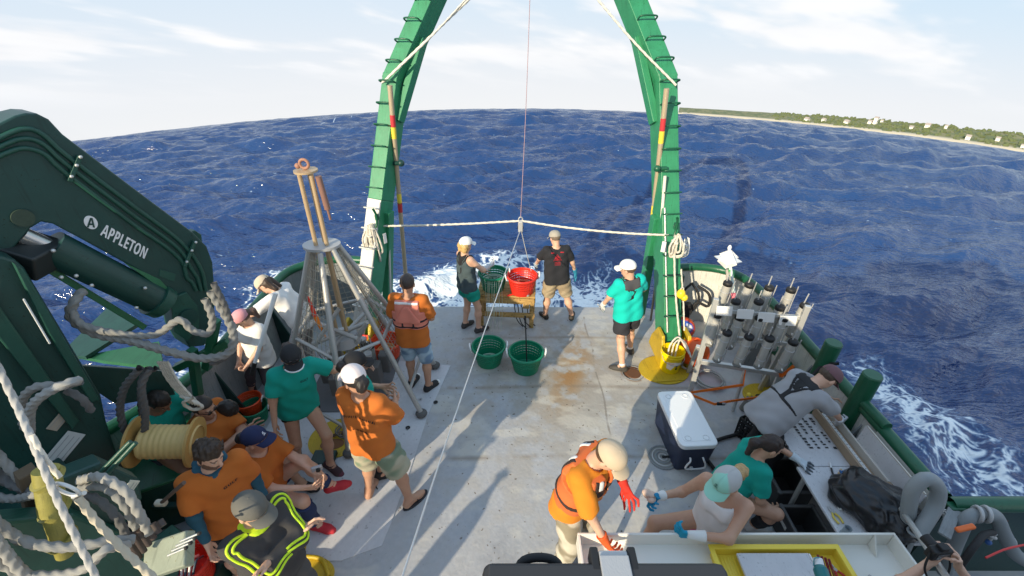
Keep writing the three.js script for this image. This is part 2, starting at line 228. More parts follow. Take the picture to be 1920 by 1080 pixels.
// ---------------------------------------------------------------- deck
const DECK = [[-4.5, -6], [5.2, -6], [5.2, 2.23], [3.62, 2.23], [3.62, 5.5], [3.4, 6.1], [2.9, 6.4], [2.3, 6.58], [-2.3, 6.62], [-3.1, 6.5], [-3.55, 6.05], [-3.6, 4.6], [-3.6, 3.8], [-3.95, 3.0], [-4.4, 2.3], [-4.5, 1]];
{
  const N = 2048, S = 9, X0 = -4.2, F0 = -1.6;
  const seams = [3.47, 4.62, 5.72];
  const specks = []; for (let i = 0; i < 2600; i++) { const a = Math.pow(rnd(), 0.6) * 2.4, t = rr(0, 6.283); specks.push(i < 1700 ? [0.35 + a * Math.cos(t), 4.4 + a * Math.sin(t) * 0.9, 0.0022 + 0.012 * Math.pow(rnd(), 5), rr(0, 3.14)] : [rr(-3, 3.3), rr(1.2, 6.4), 0.002 + 0.007 * Math.pow(rnd(), 5), rr(0, 3.14)]); }
  const sp = new Float32Array(N * N);
  for (const [x, f, r, a] of specks) { const cx = (x - X0) / S * N, cy = (f - F0) / S * N, R = r / S * N; for (let j = -R * 2 | 0; j <= R * 2; j++) for (let i = -R * 2 | 0; i <= R * 2; i++) { const u = i * Math.cos(a) + j * Math.sin(a), v = -i * Math.sin(a) + j * Math.cos(a), d = Math.hypot(u / 1.4, v / 0.75) / R, k = (cy + j | 0) * N + (cx + i | 0); if (k >= 0 && k < N * N && d < 0.75 + 0.9 * (vn(i * 0.7 + x * 50, j * 0.7) - 0.5)) sp[k] = Math.max(sp[k], 0.3 + 0.45 * vn(x * 31, f * 29)); } }
  const map = tex(N, N, (i, j, o) => {
    const x = X0 + (i + 0.5) / N * S, f = F0 + (j + 0.5) / N * S;
    const n = fbm(x * 1.3, f * 1.3, 5), m = fbm(x * 7 + 30, f * 7, 4), q = fbm(x * 30, f * 30, 3);
    let r = 174 + (n - 0.5) * 34 + (m - 0.5) * 24 + (q - 0.5) * 12, g = r + 1, b = r + 4;
    // worn and stained working area in the middle
    const work = Math.exp(-(Math.pow((x - 0.7) / 1.7, 2) + Math.pow((f - 4.9) / 1.9, 2))), dirt = ss(0.40, 0.72, m * 0.6 + n * 0.4 + work * 0.16) * (0.25 + work * 0.75);
    r = mixv(r, 138, dirt * 0.6); g = mixv(g, 126, dirt * 0.6); b = mixv(b, 108, dirt * 0.6);
    const orange = Math.exp(-(Math.pow((x - 0.86 - (f - 4.95) * 0.35) / 0.22, 2) + Math.pow((f - 4.95) / 0.62, 2))) * ss(0.3, 0.62, m); r = mixv(r, 150, orange * 0.8); g = mixv(g, 104, orange * 0.8); b = mixv(b, 52, orange * 0.8);
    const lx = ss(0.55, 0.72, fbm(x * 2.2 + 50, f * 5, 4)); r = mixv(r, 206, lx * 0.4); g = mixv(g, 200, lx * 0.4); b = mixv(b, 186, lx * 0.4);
    for (const s of seams) { const d = Math.abs(f - s - 0.02 * Math.sin(x * 2)); if (d < 0.05 && x > -0.9) { const k = (1 - d / 0.05) * ss(0.2, 0.6, fbm(x * 5, s * 9, 3)); r = mixv(r, 122, k * 0.5); g = mixv(g, 108, k * 0.5); b = mixv(b, 92, k * 0.5); } }
    const dv = Math.abs(x - 1.22 - 0.015 * Math.sin(f * 6)); if (dv < 0.012 && f > 3 && f < 6.3) { const k = ss(0.3, 0.55, fbm(f * 7, 2, 3)) * 0.6; r = mixv(r, 120, k); g = mixv(g, 112, k); b = mixv(b, 104, k); }
    const rd = Math.hypot(x - 1.74, (f - 4.9)); if (rd < 0.2) { const k = ss(0.2, 0.12, rd) * ss(0.32, 0.55, fbm(x * 14, f * 14, 3)); r = mixv(r, 96, k); g = mixv(g, 58, k); b = mixv(b, 34, k); }
    // faded pink deck paint near the bucket
    const pk = Math.exp(-(Math.pow((x - 2.75) / 0.5, 2) + Math.pow((f - 4.75) / 0.28, 2))) * ss(0.35, 0.6, m); r = mixv(r, 186, pk * 0.5); g = mixv(g, 160, pk * 0.5); b = mixv(b, 166, pk * 0.5);
    const k = sp[j * N + i]; o[0] = mixv(r, 66, k); o[1] = mixv(g, 52, k); o[2] = mixv(b, 36, k);
  }, { clamp: true });
  const rough = tex(1024, 1024, (i, j, o) => { const x = X0 + i / 1024 * S, f = F0 + j / 1024 * S, w = Math.exp(-(Math.pow((x - 0.2) / 1.5, 2) + Math.pow((f - 5.9) / 0.8, 2))); o[0] = o[1] = o[2] = 255 * cl(0.78 - 0.42 * w * ss(0.35, 0.6, fbm(x * 3, f * 3, 4)) + 0.2 * (fbm(x * 9, f * 9, 3) - 0.5)); }, { data: true, clamp: true });
  const bump = tex(1024, 1024, (i, j, o) => { o[0] = o[1] = o[2] = 255 * (0.5 * fbm(i / 3, j / 3, 3) + 0.5 * fbm(i / 40, j / 40, 3)); }, { data: true });
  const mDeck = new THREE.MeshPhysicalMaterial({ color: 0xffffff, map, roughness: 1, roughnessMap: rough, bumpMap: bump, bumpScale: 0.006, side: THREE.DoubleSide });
  const sh = new THREE.Shape(DECK.map(([x, f]) => new THREE.Vector2(x, f))), g = new THREE.ExtrudeGeometry(sh, { depth: 0.3, bevelEnabled: false });
  g.rotateX(-Math.PI / 2); g.translate(0, -0.3, 0); const p = g.attributes.position, uv = g.attributes.uv; for (let i = 0; i < p.count; i++) uv.setXY(i, (p.getX(i) - X0) / S, (-p.getZ(i) - F0) / S);
  struct('deck', g, mDeck);
  const hull = new THREE.ExtrudeGeometry(new THREE.Shape(DECK.map(([x, f]) => new THREE.Vector2(x * 0.97, f > 6 ? f - 0.12 : f))), { depth: 2.2, bevelEnabled: false }); hull.rotateX(-Math.PI / 2); hull.translate(0, -2.51, 0);
  struct('hull', hull, mGreenDark);
  // lighter plate over the port side of the deck
  const P = [G(845, 686), G(802, 780), G(770, 880), G(734, 980), G(716, 1024), V(-1.62, 0, 2.3), V(-3.0, 0, 2.3), V(-3.1, 0, 5.2), G(640, 668)].map((v) => new THREE.Vector2(v.x, -v.z));
  const pm = tex(512, 512, (x, y, o) => { const n = fbm(x / 60, y / 60, 5), f = fbm(x / 4, y / 4, 2); const v = 195 + (n - 0.5) * 26 + (f - 0.5) * 10 - 40 * ss(0.82, 0.9, fbm(x / 5 + 60, y / 5, 2)); o[0] = v; o[1] = v; o[2] = v + 3; });
  const pg = new THREE.ExtrudeGeometry(new THREE.Shape(P), { depth: 0.006, bevelEnabled: false }); pg.rotateX(-Math.PI / 2); pg.translate(0, 0.002, 0); { const q = pg.attributes.position, u = pg.attributes.uv; for (let i = 0; i < q.count; i++) u.setXY(i, q.getX(i) / 3, q.getZ(i) / 3); }
  const plate = struct('deck_plate', pg, new THREE.MeshPhysicalMaterial({ map: pm, color: 0xffffff, roughness: 0.7, bumpMap: bump, bumpScale: 0.002 }));
  for (const [x, y] of [[765, 803], [788, 750], [817, 755], [690, 812], [615, 812], [545, 885], [600, 700]]) { const q = G(x, y); const o = obj('bolt_socket', [lathe([[0, 0.004], [0.012, 0.004], [0.022, 0.012], [0.03, 0.008]], 14)], x % 2 ? mBlack : mGalv, plate); o.position.set(q.x, 0.004, q.z); }
}
// ---------------------------------------------------------------- bulwarks
function bulwark(name, label, path, h, inner) {
  const t = thing(name, label, 'bulwark'), pts = path.map(([x, f]) => V(x, 0, f)), c = new THREE.CatmullRomCurve3(pts, false, 'centripetal', 0.2);
  const n = path.length > 4 ? 48 : (path.length - 1) * 2, th = 0.035, pos = [], idx = [], P = [];
  for (let i = 0; i <= n; i++) P.push(path.length > 4 ? c.getPointAt(i / n) : pts[0].clone().lerp(pts[pts.length - 1], i / n));
  const wall = []; for (let i = 0; i < n; i++) { const a = P[i], b = P[i + 1]; wall.push(bar(a.clone().setY(h / 2), b.clone().setY(h / 2), th, h, Y, 0)); }
  obj('wall', uvAll(wall), inner, t); const rail = tube(P.map((p) => p.clone().setY(h)), 0.062, n * 2, 12); obj('cap_rail', rail, mGreen, t);
  return [t, P];
}
const [bulR, PR] = bulwark('bulwark', 'starboard bulwark with grey inside and green cap rail behind the bottle rack', [[2.62, 6.22], [2.95, 6.24], [3.3, 6.12], [3.5, 5.85], [3.58, 5.4], [3.58, 4.4], [3.58, 3.2], [3.58, 2.29]], 1.0, mWhitePaint);
obj('end_post', [rbox(0.06, 1.0, 0.3, 0.02, 2.6, 0.5, -6.1)], mGreenDark, bulR);
for (const f of [5.0, 4.1, 3.2, 2.5]) obj('stanchion', prism([[0, 0], [-0.3, 0], [0, 0.85]], 0.02).translate(3.56, 0.0, -f), mGreyPaint, bulR);
const [bulL] = bulwark('bulwark', 'port bulwark with green cap rail where two people in white shirts lean', [[-2.35, 6.45], [-2.75, 6.5], [-3.15, 6.4], [-3.45, 6.1], [-3.5, 5.5], [-3.5, 4.5], [-3.5, 3.9], [-3.62, 3.5], [-3.88, 3.04], [-4.3, 2.3], [-4.42, 1], [-4.42, -1]], 1.0, mGreyPaint);
for (const f of [5.4, 4.7, 4.0]) obj('stanchion', prism([[0, 0], [0.26, 0], [0, 0.85]], 0.02).translate(-3.48, 0, -f), mGreenDark, bulL);
const [bulC] = bulwark('bulwark', 'dark bulwark across the wider part of the ship behind the grey pipe', [[3.58, 2.23], [5.2, 2.23]], 1.0, mGreenDark);
{ // red stencil on it
  const st = canvasTex(256, 64, (c, w, h) => { c.clearRect(0, 0, w, h); c.fillStyle = '#b0343c'; c.font = 'bold 40px sans-serif'; c.textAlign = 'center'; c.fillText('FIRE SUCT', w / 2, 46); });
  const o = obj('stencil_marking', new THREE.PlaneGeometry(0.24, 0.07), M(1, 1, 1, 0.7, { map: st, transparent: true }), bulC); o.position.set(4.06, 0.8, -2.207); o.rotation.z = -0.06;
}

// ---------------------------------------------------------------- deckhouse behind and below the camera: it shades the starboard deck
{
  const h = thing('deckhouse', 'white deckhouse whose roof deck carries the camera position', 'deckhouse', V(0, 0, -2.2));
  obj('wall', uvAll([box(5.3, 3.0, 4.8, 2.35, 1.5, 0)]), mWhitePaint, h); obj('roof_deck', uvAll([box(5.5, 0.12, 5.1, 2.35, 3.06, 0)]), mGreyPaint, h);
  obj('wheelhouse', uvAll([box(3.6, 1.6, 2.2, 2.8, 3.92, 1.2)]), mWhitePaint, h);
  for (let i = 0; i < 5; i++) obj('window', [rbox(0.6, 0.7, 0.06, 0.05, 1.3 + i * 0.72, 4.1, 0.08)], M(0.03, 0.04, 0.05, 0.1), h);
}

// ---------------------------------------------------------------- A-frame over the stern
{
  const t = thing('stern_a_frame', 'tall green A-frame with ladder rungs straddling the stern', 'gantry');
  const KNEE = 6.9;
  for (const s of [-1, 1]) {
    const base = V(s < 0 ? -2.3 : 2.36, 0.1, s < 0 ? 5.6 : 5.35), knee = D(s < 0 ? 742 : 1243, 152, s < 0 ? 7.0 : 6.75), top = D(s < 0 ? 822 : 1170, -30, KNEE + 0.5), beyond = top.clone().add(top.clone().sub(knee).multiplyScalar(0.35));
    const up = knee.clone().sub(base).normalize(), yawA = s < 0 ? 0.3 : -0.12, side = new THREE.Vector3(Math.cos(yawA), 0, Math.sin(yawA)), front = new THREE.Vector3().crossVectors(side, up).normalize();
    const W = s < 0 ? 0.23 : 0.26, Dp = 0.34, mid = base.clone().lerp(knee, s < 0 ? 0.56 : 0.06);
    if (s < 0) obj('lower_leg', uvAll([bar(base, mid, W, Dp, front, 0.012)]), mAGreen, t);
    obj('leg', uvAll([bar(s < 0 ? mid : base, knee.clone().addScaledVector(up, 0.06), W, Dp, front, 0.012)]), mAGreen, t);
    if (s < 0) { const off = front.clone().multiplyScalar(Dp / 2 + 0.004); obj('white_front_plate', [bar(base.clone().lerp(knee, 0.03).add(off), mid.clone().add(off), W - 0.012, 0.008, front, 0)], mWhitePaint, t); }
    const up2 = beyond.clone().sub(knee).normalize(), front2 = new THREE.Vector3().crossVectors(side, up2).normalize(); if (front2.dot(front) < 0) front2.negate();
    obj('upper_arm', uvAll([bar(knee.clone().addScaledVector(up2, -0.05), beyond, W, Dp, front2, 0.012)]), mAGreen, t);
    // gusset plate on the inside of the knee
    const inn = new THREE.Vector3(-s, 0, 0), gp = [knee.clone().addScaledVector(up, -0.55).addScaledVector(inn, W / 2), knee.clone().addScaledVector(up2, 0.62).addScaledVector(inn, W / 2 + 0.0)];
    obj('knee_gusset', [bar(gp[0], gp[1], 0.10, 0.16, front, 0.01)], mAGreen, t);
    // rungs: bent round bars standing off the forward face
    const rung = (p, u, fr) => { const o = fr.clone().multiplyScalar(Dp / 2), q = fr.clone().multiplyScalar(Dp / 2 + 0.085), x = side.clone().multiplyScalar(W / 2 - 0.01); return tube([p.clone().add(o).sub(x), p.clone().add(q).sub(x).addScaledVector(side, 0.006), p.clone().add(q).add(x).addScaledVector(side, -0.006), p.clone().add(o).add(x)], 0.0115, 18, 6); };
    const Lr = base.distanceTo(knee); for (let d = 0.55; d < Lr - 0.02; d += 0.29) obj('rung', [rung(base.clone().addScaledVector(up, d), up, front)], s < 0 && d < Lr * 0.56 ? mWhitePaint : mGreen, t);
    for (let d = 0.2; d < knee.distanceTo(beyond) - 0.1; d += 0.29) obj('rung', [rung(knee.clone().addScaledVector(up2, d), up2, front2)], mGreen, t);
    // rear stay of the leg
    obj('rear_stay', uvAll([bar(V(base.x - s * 0.18, 0.05, 6.35), base.clone().lerp(knee, 0.52).addScaledVector(side, -s * 0.14), 0.12, 0.14, front, 0.01)]), mAGreen, t);
    // foot block and yellow pad
    obj('foot', uvAll([rbox(0.36, 0.2, 0.5, 0.02, base.x, 0.1, base.z)]), mYellow, t);
    const cheek = obj('foot_cheek', [prism([[-0.34, 0], [0.34, 0], [0.28, 0.2], [0.1, 0.46], [-0.12, 0.46], [-0.28, 0.2]], 0.05, 0.01)], mYellow, t); cheek.position.set(base.x - 0.19, 0.0, base.z + 0.06); cheek.rotation.y = Math.PI / 2;
    const cheek2 = cheek.clone(); cheek2.position.x = base.x + 0.19; t.add(cheek2);
    // pipe conduit along the leg
    obj('conduit', [tube([base.clone().addScaledVector(front, Dp / 2 + 0.02).addScaledVector(side, -s * 0.1).addScaledVector(up, 0.3), base.clone().lerp(knee, 0.3).addScaledVector(front, Dp / 2 + 0.018).addScaledVector(side, -s * 0.1), base.clone().lerp(knee, 0.55).addScaledVector(front, Dp / 2 + 0.018).addScaledVector(side, -s * 0.1)], 0.014, 20, 6)], s < 0 ? mWhitePaint : mAlu, t);
    for (const k of [0.14, 0.22, 0.30, 0.38]) { const p = base.clone().lerp(knee, k); obj('clamp_band', [bar(p.clone().addScaledVector(side, -W / 2 - 0.01).addScaledVector(front, Dp / 2 + 0.006), p.clone().addScaledVector(side, W / 2 + 0.01).addScaledVector(front, Dp / 2 + 0.006), 0.02, 0.02, up, 0.004)], s < 0 ? mWhitePaint : mGreenDark, t); }
    t.userData['end' + s] = [base, knee, top, front, up];
  }
  delete t.userData['end']; const e1 = t.userData['end1'], e0 = t.userData['end-1']; delete t.userData['end1']; delete t.userData['end-1']; var AF = { L: e0, R: e1 };
  const bt = (e) => e[2].clone().add(e[2].clone().sub(e[1]).multiplyScalar(0.33)); obj('crossbeam', uvAll([bar(bt(AF.L), bt(AF.R), 0.42, 0.3, Y, 0.012)]), mAGreen, t);
}
// ---------------------------------------------------------------- people: distance fields meshed with surface nets
// a primitive is a tapered capsule {a, b, ra, rb, cut} or an ellipsoid {c, r, q}; primitives are joined with a smooth minimum
const cone = (a, b, ra, rb = ra, cut = null) => ({ a, b, ra, rb, cut, d: b.clone().sub(a), l2: Math.max(1e-9, b.distanceToSquared(a)) });
const ell = (c, r) => ({ c, r });
function field(prims, k, extra) {
  return (x, y, z) => {
    let s = 1e3;
    for (const p of prims) {
      let d;
      if (p.c) { const X = x - p.c.x, Yy = y - p.c.y, Z = z - p.c.z, k0 = Math.sqrt(X * X / (p.r.x * p.r.x) + Yy * Yy / (p.r.y * p.r.y) + Z * Z / (p.r.z * p.r.z)), k1 = Math.sqrt(X * X / p.r.x ** 4 + Yy * Yy / p.r.y ** 4 + Z * Z / p.r.z ** 4); d = k1 > 1e-6 ? k0 * (k0 - 1) / k1 : -Math.min(p.r.x, p.r.y, p.r.z); }
      else {
        const X = x - p.a.x, Yy = y - p.a.y, Z = z - p.a.z; let t = (X * p.d.x + Yy * p.d.y + Z * p.d.z) / p.l2; t = t < 0 ? 0 : t > 1 ? 1 : t;
        const e = X - t * p.d.x, f = Yy - t * p.d.y, g = Z - t * p.d.z; d = Math.sqrt(e * e + f * f + g * g) - (p.ra + (p.rb - p.ra) * t);
        if (p.cut) for (const c of p.cut) { const h = c[0] * x + c[1] * y + c[2] * z - c[3]; if (h > d) d = h; }
      }
      const kk = p.k ?? k, h = kk - Math.abs(s - d); s = h > 0 ? Math.min(s, d) - h * h * 0.25 / kk : Math.min(s, d);
    }
    return extra ? extra(s, x, y, z) : s;
  };
}
function nets(f, lo, hi, cell, paint) {                                    // naive surface nets with block skipping
  const nx = Math.ceil((hi.x - lo.x) / cell) + 2, ny = Math.ceil((hi.y - lo.y) / cell) + 2, nz = Math.ceil((hi.z - lo.z) / cell) + 2, F = new Float32Array(nx * ny * nz).fill(1), B = 6, diag = B * cell * 0.9;
  for (let k = 0; k < nz; k += B) for (let j = 0; j < ny; j += B) for (let i = 0; i < nx; i += B) {
    const d = f(lo.x + (i + B / 2) * cell, lo.y + (j + B / 2) * cell, lo.z + (k + B / 2) * cell), ke = Math.min(nz, k + B), je = Math.min(ny, j + B), ie = Math.min(nx, i + B);
    const far = Math.abs(d) > diag + 0.02;
    for (let c = k; c < ke; c++) for (let b = j; b < je; b++) for (let a = i; a < ie; a++) F[(c * ny + b) * nx + a] = far ? d : f(lo.x + a * cell, lo.y + b * cell, lo.z + c * cell);
  }
  const id = new Int32Array(nx * ny * nz).fill(-1), pos = [], idx = [], at = (a, b, c) => (c * ny + b) * nx + a;
  for (let c = 0; c < nz - 1; c++) for (let b = 0; b < ny - 1; b++) for (let a = 0; a < nx - 1; a++) {
    const o = at(a, b, c), s0 = F[o] < 0; let mixed = false;
    for (let m = 1; m < 8; m++) if ((F[o + (m & 1) + (m >> 1 & 1) * nx + (m >> 2) * nx * ny] < 0) !== s0) { mixed = true; break; }
    if (!mixed) continue;
    let X = 0, Yy = 0, Z = 0, n = 0;
    for (let e = 0; e < 12; e++) {
      const ax = e >> 2, u = e & 1, v = e >> 1 & 1, p = [0, 0, 0]; p[(ax + 1) % 3] = u; p[(ax + 2) % 3] = v; const q = [...p]; q[ax] = 1;
      const d0 = F[at(a + p[0], b + p[1], c + p[2])], d1 = F[at(a + q[0], b + q[1], c + q[2])]; if ((d0 < 0) === (d1 < 0)) continue;
      const t = d0 / (d0 - d1); X += p[0] + t * (q[0] - p[0]); Yy += p[1] + t * (q[1] - p[1]); Z += p[2] + t * (q[2] - p[2]); n++;
    }
    id[o] = pos.length / 3; pos.push(lo.x + (a + X / n) * cell, lo.y + (b + Yy / n) * cell, lo.z + (c + Z / n) * cell);
  }
  for (let c = 1; c < nz - 1; c++) for (let b = 1; b < ny - 1; b++) for (let a = 1; a < nx - 1; a++) {
    const o = at(a, b, c), s0 = F[o] < 0;
    const quad = (p, q, r, s, flip) => { if (p < 0 || q < 0 || r < 0 || s < 0) return; flip ? idx.push(p, r, q, q, r, s) : idx.push(p, q, r, q, s, r); };
    if (s0 !== F[o + 1] < 0) quad(id[at(a, b - 1, c - 1)], id[at(a, b, c - 1)], id[at(a, b - 1, c)], id[o], !s0);
    if (s0 !== F[o + nx] < 0) quad(id[at(a - 1, b, c - 1)], id[at(a - 1, b, c)], id[at(a, b, c - 1)], id[o], !s0);
    if (s0 !== F[o + nx * ny] < 0) quad(id[at(a - 1, b - 1, c)], id[at(a, b - 1, c)], id[at(a - 1, b, c)], id[o], !s0);
  }
  const g = new THREE.BufferGeometry(); g.setAttribute('position', new THREE.Float32BufferAttribute(pos, 3)); g.setIndex(idx); g.computeVertexNormals();
  if (paint) { const C = new Float32Array(pos.length), t = [0, 0, 0]; for (let i = 0; i < pos.length; i += 3) { paint(pos[i], pos[i + 1], pos[i + 2], t); C[i] = t[0]; C[i + 1] = t[1]; C[i + 2] = t[2]; } g.setAttribute('color', new THREE.BufferAttribute(C, 3)); }
  return g;
}
function bounds(prims, pad) {
  const lo = new THREE.Vector3(1e3, 1e3, 1e3), hi = lo.clone().negate();
  for (const p of prims) { if (p.c) { lo.min(p.c.clone().sub(p.r)); hi.max(p.c.clone().add(p.r)); } else for (const [q, r] of [[p.a, p.ra], [p.b, p.rb]]) { lo.min(q.clone().subScalar(r)); hi.max(q.clone().addScalar(r)); } }
  return [lo.subScalar(pad), hi.addScalar(pad)];
}
const sdfMesh = (prims, k, cell, extra, paint, pad = 0.03) => { const [lo, hi] = bounds(prims, pad); return nets(field(prims, k, extra), lo, hi, cell, paint); };
const W3 = (x, y, z) => new THREE.Vector3(x, y, z);
const lerp3 = (a, b, t) => a.clone().lerp(b, t);
const cutAt = (p, n) => [n.x, n.y, n.z, n.dot(p)];                          // keeps the side against n
function ik(a, t, l1, l2, hint) {                                          // two bones from a towards t, bent to the side of hint
  let d = t.clone().sub(a), L = d.length(); const mx = (l1 + l2) * 0.995; if (L > mx) { d.multiplyScalar(mx / L); L = mx; } const e = a.clone().add(d), n = d.clone().normalize();
  const x = (L * L + l1 * l1 - l2 * l2) / (2 * L), y = Math.sqrt(Math.max(0, l1 * l1 - x * x)), h = hint.clone().addScaledVector(n, -hint.dot(n)).normalize();
  return [a.clone().addScaledVector(n, x).addScaledVector(h, y), e];
}
function handPrims(wr, dir, pn, side, curl, R = 1, spread = 0.02) {        // wrist, finger direction, palm normal, +1 left -1 right
  const y = dir.clone().normalize(), z = pn.clone().addScaledVector(y, -pn.dot(y)).normalize(), x = new THREE.Vector3().crossVectors(y, z).multiplyScalar(side), P = [];
  const at = (a, b, c) => wr.clone().addScaledVector(x, a).addScaledVector(y, b).addScaledVector(z, c);
  for (let i = 0; i < 4; i++) {
    const u = 0.030 - i * 0.020, kn = at(u, 0.088 - Math.abs(i - 1) * 0.005, 0); P.push(cone(at(u * 0.55, 0.005, 0), kn, 0.0165 * R, 0.0125 * R));
    const L = [0.041, 0.046, 0.043, 0.033][i]; let p = kn, ang = curl * 0.7; const lat = x.clone().multiplyScalar((1.4 - i) * spread * 4);
    for (let s = 0; s < 3; s++) { const q = p.clone().addScaledVector(y, Math.cos(ang) * L * (1 - s * 0.2)).addScaledVector(z, Math.sin(ang) * L * (1 - s * 0.2)).addScaledVector(lat, s ? 0 : 0.3); P.push(cone(p, q, (0.0105 - s * 0.001) * R, (0.0095 - s * 0.001) * R)); p = q; ang += curl * 0.85; }
  }
  const tb = at(0.026, 0.022, 0.006), t1 = at(0.052, 0.056, 0.016 + curl * 0.008), t2 = at(0.058 - curl * 0.012, 0.090, 0.022 + curl * 0.014); P.push(cone(tb, t1, 0.015 * R, 0.0115 * R), cone(t1, t2, 0.0115 * R, 0.009 * R));
  for (const p of P) p.k = 0.006; return P;
}
const skinMat = new THREE.MeshPhysicalMaterial({ vertexColors: true, roughness: 0.52, sheen: 0.1, sheenColor: col(0.8, 0.5, 0.4), side: THREE.DoubleSide });
const clothMats = new Map();
const cloth = (c, rough = 0.9) => { const k = c.join() + rough; if (!clothMats.has(k)) clothMats.set(k, new THREE.MeshPhysicalMaterial({ vertexColors: true, color: 0xffffff, roughness: rough, sheen: 0.15, sheenColor: col(...c), side: THREE.DoubleSide })); return clothMats.get(k); };
const flatC = (c, v = 0.1, fq = 14) => (x, y, z, t) => { const n = 1 + v * (vn3(x * fq, y * fq, z * fq) - 0.5) * 2; t[0] = c[0] * n; t[1] = c[1] * n; t[2] = c[2] * n; };
const SK = { fair: [0.62, 0.37, 0.26], tan: [0.46, 0.25, 0.16], mid: [0.52, 0.29, 0.19], brown: [0.27, 0.14, 0.085] };
const ORANGE = [0.50, 0.135, 0.018], TEAL = [0.0, 0.30, 0.235];

/* pose is given in the person's own frame: +z is where they face, +x their left, metres for a 1.75 m tall adult */
function person(o) {
  const P = Object.assign({ yaw: 0, s: 1, pel: [0, 0.93, 0], lean: 0, side: 0, twist: 0, turn: 0, head: [0, 0, 0], lf: [0.11, 0.085, 0.02], rf: [-0.11, 0.085, 0.02], lk: [0.15, 0, 1], rk: [-0.15, 0, 1], lfy: 0.15, rfy: -0.15, lfp: 0, rfp: 0, lh: [0.26, 0.82, 0.06], rh: [-0.26, 0.82, 0.06], le: [0.5, 0, -1], re: [-0.5, 0, -1], lc: 0.45, rc: 0.45, lpn: null, rpn: null, skin: SK.tan, wide: 1 }, o);
  const root = thing('person', P.label, 'person', P.pos, P.yaw * Math.PI / 180); root.scale.setScalar(P.s); if (P.tilt) root.quaternion.premultiply(new THREE.Quaternion().setFromAxisAngle(W3(0, 0, 1), -P.tilt)); if (P.pitch) root.quaternion.premultiply(new THREE.Quaternion().setFromAxisAngle(W3(1, 0, 0), P.pitch));
  const wd = P.wide, A = (v) => W3(...v), E = (x, y, z) => new THREE.Quaternion().setFromEuler(new THREE.Euler(x, y, z, 'YXZ'));
  const pel = A(P.pel), qp = E(P.lean * 0.35, P.turn, P.side * 0.4), qt = E(P.lean, P.turn + P.twist, P.side);
  const T = (x, y, z, q = qt) => W3(x, y, z).applyQuaternion(q).add(pel);
  const bend = T(0, 0.16, 0, qp), TT = (x, y, z) => W3(x, y, z).applyQuaternion(qt).add(bend);   // chest frame hangs on the waist
  const chest = TT(0, 0.22, 0), neck = TT(0, 0.385, -0.01), upv = W3(0, 1, 0).applyQuaternion(qt), fw = W3(0, 0, 1).applyQuaternion(qt), lv = W3(1, 0, 0).applyQuaternion(qt);
  const shL = TT(0.172 * wd, 0.335, -0.005), shR = TT(-0.172 * wd, 0.335, -0.005), hipL = T(0.088, -0.02, 0, qp), hipR = T(-0.088, -0.02, 0, qp);
  const qh = qt.clone().multiply(E(0, 0, 0)); { const e = E(P.head[1], P.head[0], P.head[2]); qh.copy(P.headWorld ? e : qt.clone().multiply(e)); }
  const headC = neck.clone().addScaledVector(upv, 0.05).add(W3(0, 0.095, 0.018).applyQuaternion(qh)), HH = (x, y, z) => W3(x, y, z).applyQuaternion(qh).add(headC), iqh = qh.clone().invert();
  const tg = (v) => v[3] === 'c' ? TT(v[0], v[1], v[2]) : A(v);
  const q0 = W3(P.le[0], P.le[1], P.le[2]).applyQuaternion(qt), q1 = W3(P.re[0], P.re[1], P.re[2]).applyQuaternion(qt);
  const [elL, wrL] = ik(shL, tg(P.lh), 0.285, 0.25, q0), [elR, wrR] = ik(shR, tg(P.rh), 0.285, 0.25, q1);
  const [knL, anL] = ik(hipL, A(P.lf), 0.425, 0.415, A(P.lk)), [knR, anR] = ik(hipR, A(P.rf), 0.425, 0.415, A(P.rk));
  const foot = (an, fy, fp) => { const d = W3(Math.sin(fy) * Math.cos(fp), -Math.sin(fp), Math.cos(fy) * Math.cos(fp)), dn = W3(Math.sin(fy) * -Math.sin(fp), -Math.cos(fp), Math.cos(fy) * -Math.sin(fp)); return { d, dn, heel: an.clone().addScaledVector(d, -0.035).addScaledVector(dn, 0.045), ball: an.clone().addScaledVector(d, 0.12).addScaledVector(dn, 0.055), toe: an.clone().addScaledVector(d, 0.17).addScaledVector(dn, 0.06) }; };
  const fL = foot(anL, P.lfy, P.lfp), fR = foot(anR, P.rfy, P.rfp);
  // --- body: one skin surface; torso, limbs, then finer head and hands merged into the same geometry
  const top = P.top ?? {}, bot = P.bottom ?? {}, feet = P.feet ?? {}, sk = P.skin, sz = P.bulk ?? 1;
  const torso = (g, low = 0) => [cone(TT(0.085 * wd, 0.26, 0.0), T(0.075, -0.0 - low, 0.0, qp), 0.088 * sz + g, 0.092 * sz + g), cone(TT(-0.085 * wd, 0.26, 0.0), T(-0.075, -0.0 - low, 0.0, qp), 0.088 * sz + g, 0.092 * sz + g), cone(TT(0, 0.25, 0.03), T(0, 0.05 - low, 0.02, qp), 0.092 * sz + g, 0.09 * sz + g), cone(TT(0.14 * wd, 0.325, 0), TT(-0.14 * wd, 0.325, 0), 0.058 + g, 0.058 + g)];
  const arm = (s, e, w, g = 0) => [cone(s, e, 0.052 * sz + g, 0.039 + g), cone(e, w, 0.039 + g, 0.027 + g)];
  const leg = (h, k, a, g = 0) => [cone(h, k, 0.088 * sz + g, 0.056 + g), cone(k, lerp3(k, a, 0.35), 0.054 + g, 0.056 * sz + g), cone(lerp3(k, a, 0.35), a, 0.056 * sz + g, 0.036 + g)];
  const bodyP = [...torso(0), ...arm(shL, elL, wrL), ...arm(shR, elR, wrR), ...leg(hipL, knL, anL), ...leg(hipR, knR, anR), cone(TT(0, 0.33, -0.01), HH(0, -0.06, -0.02), 0.064, 0.054)];
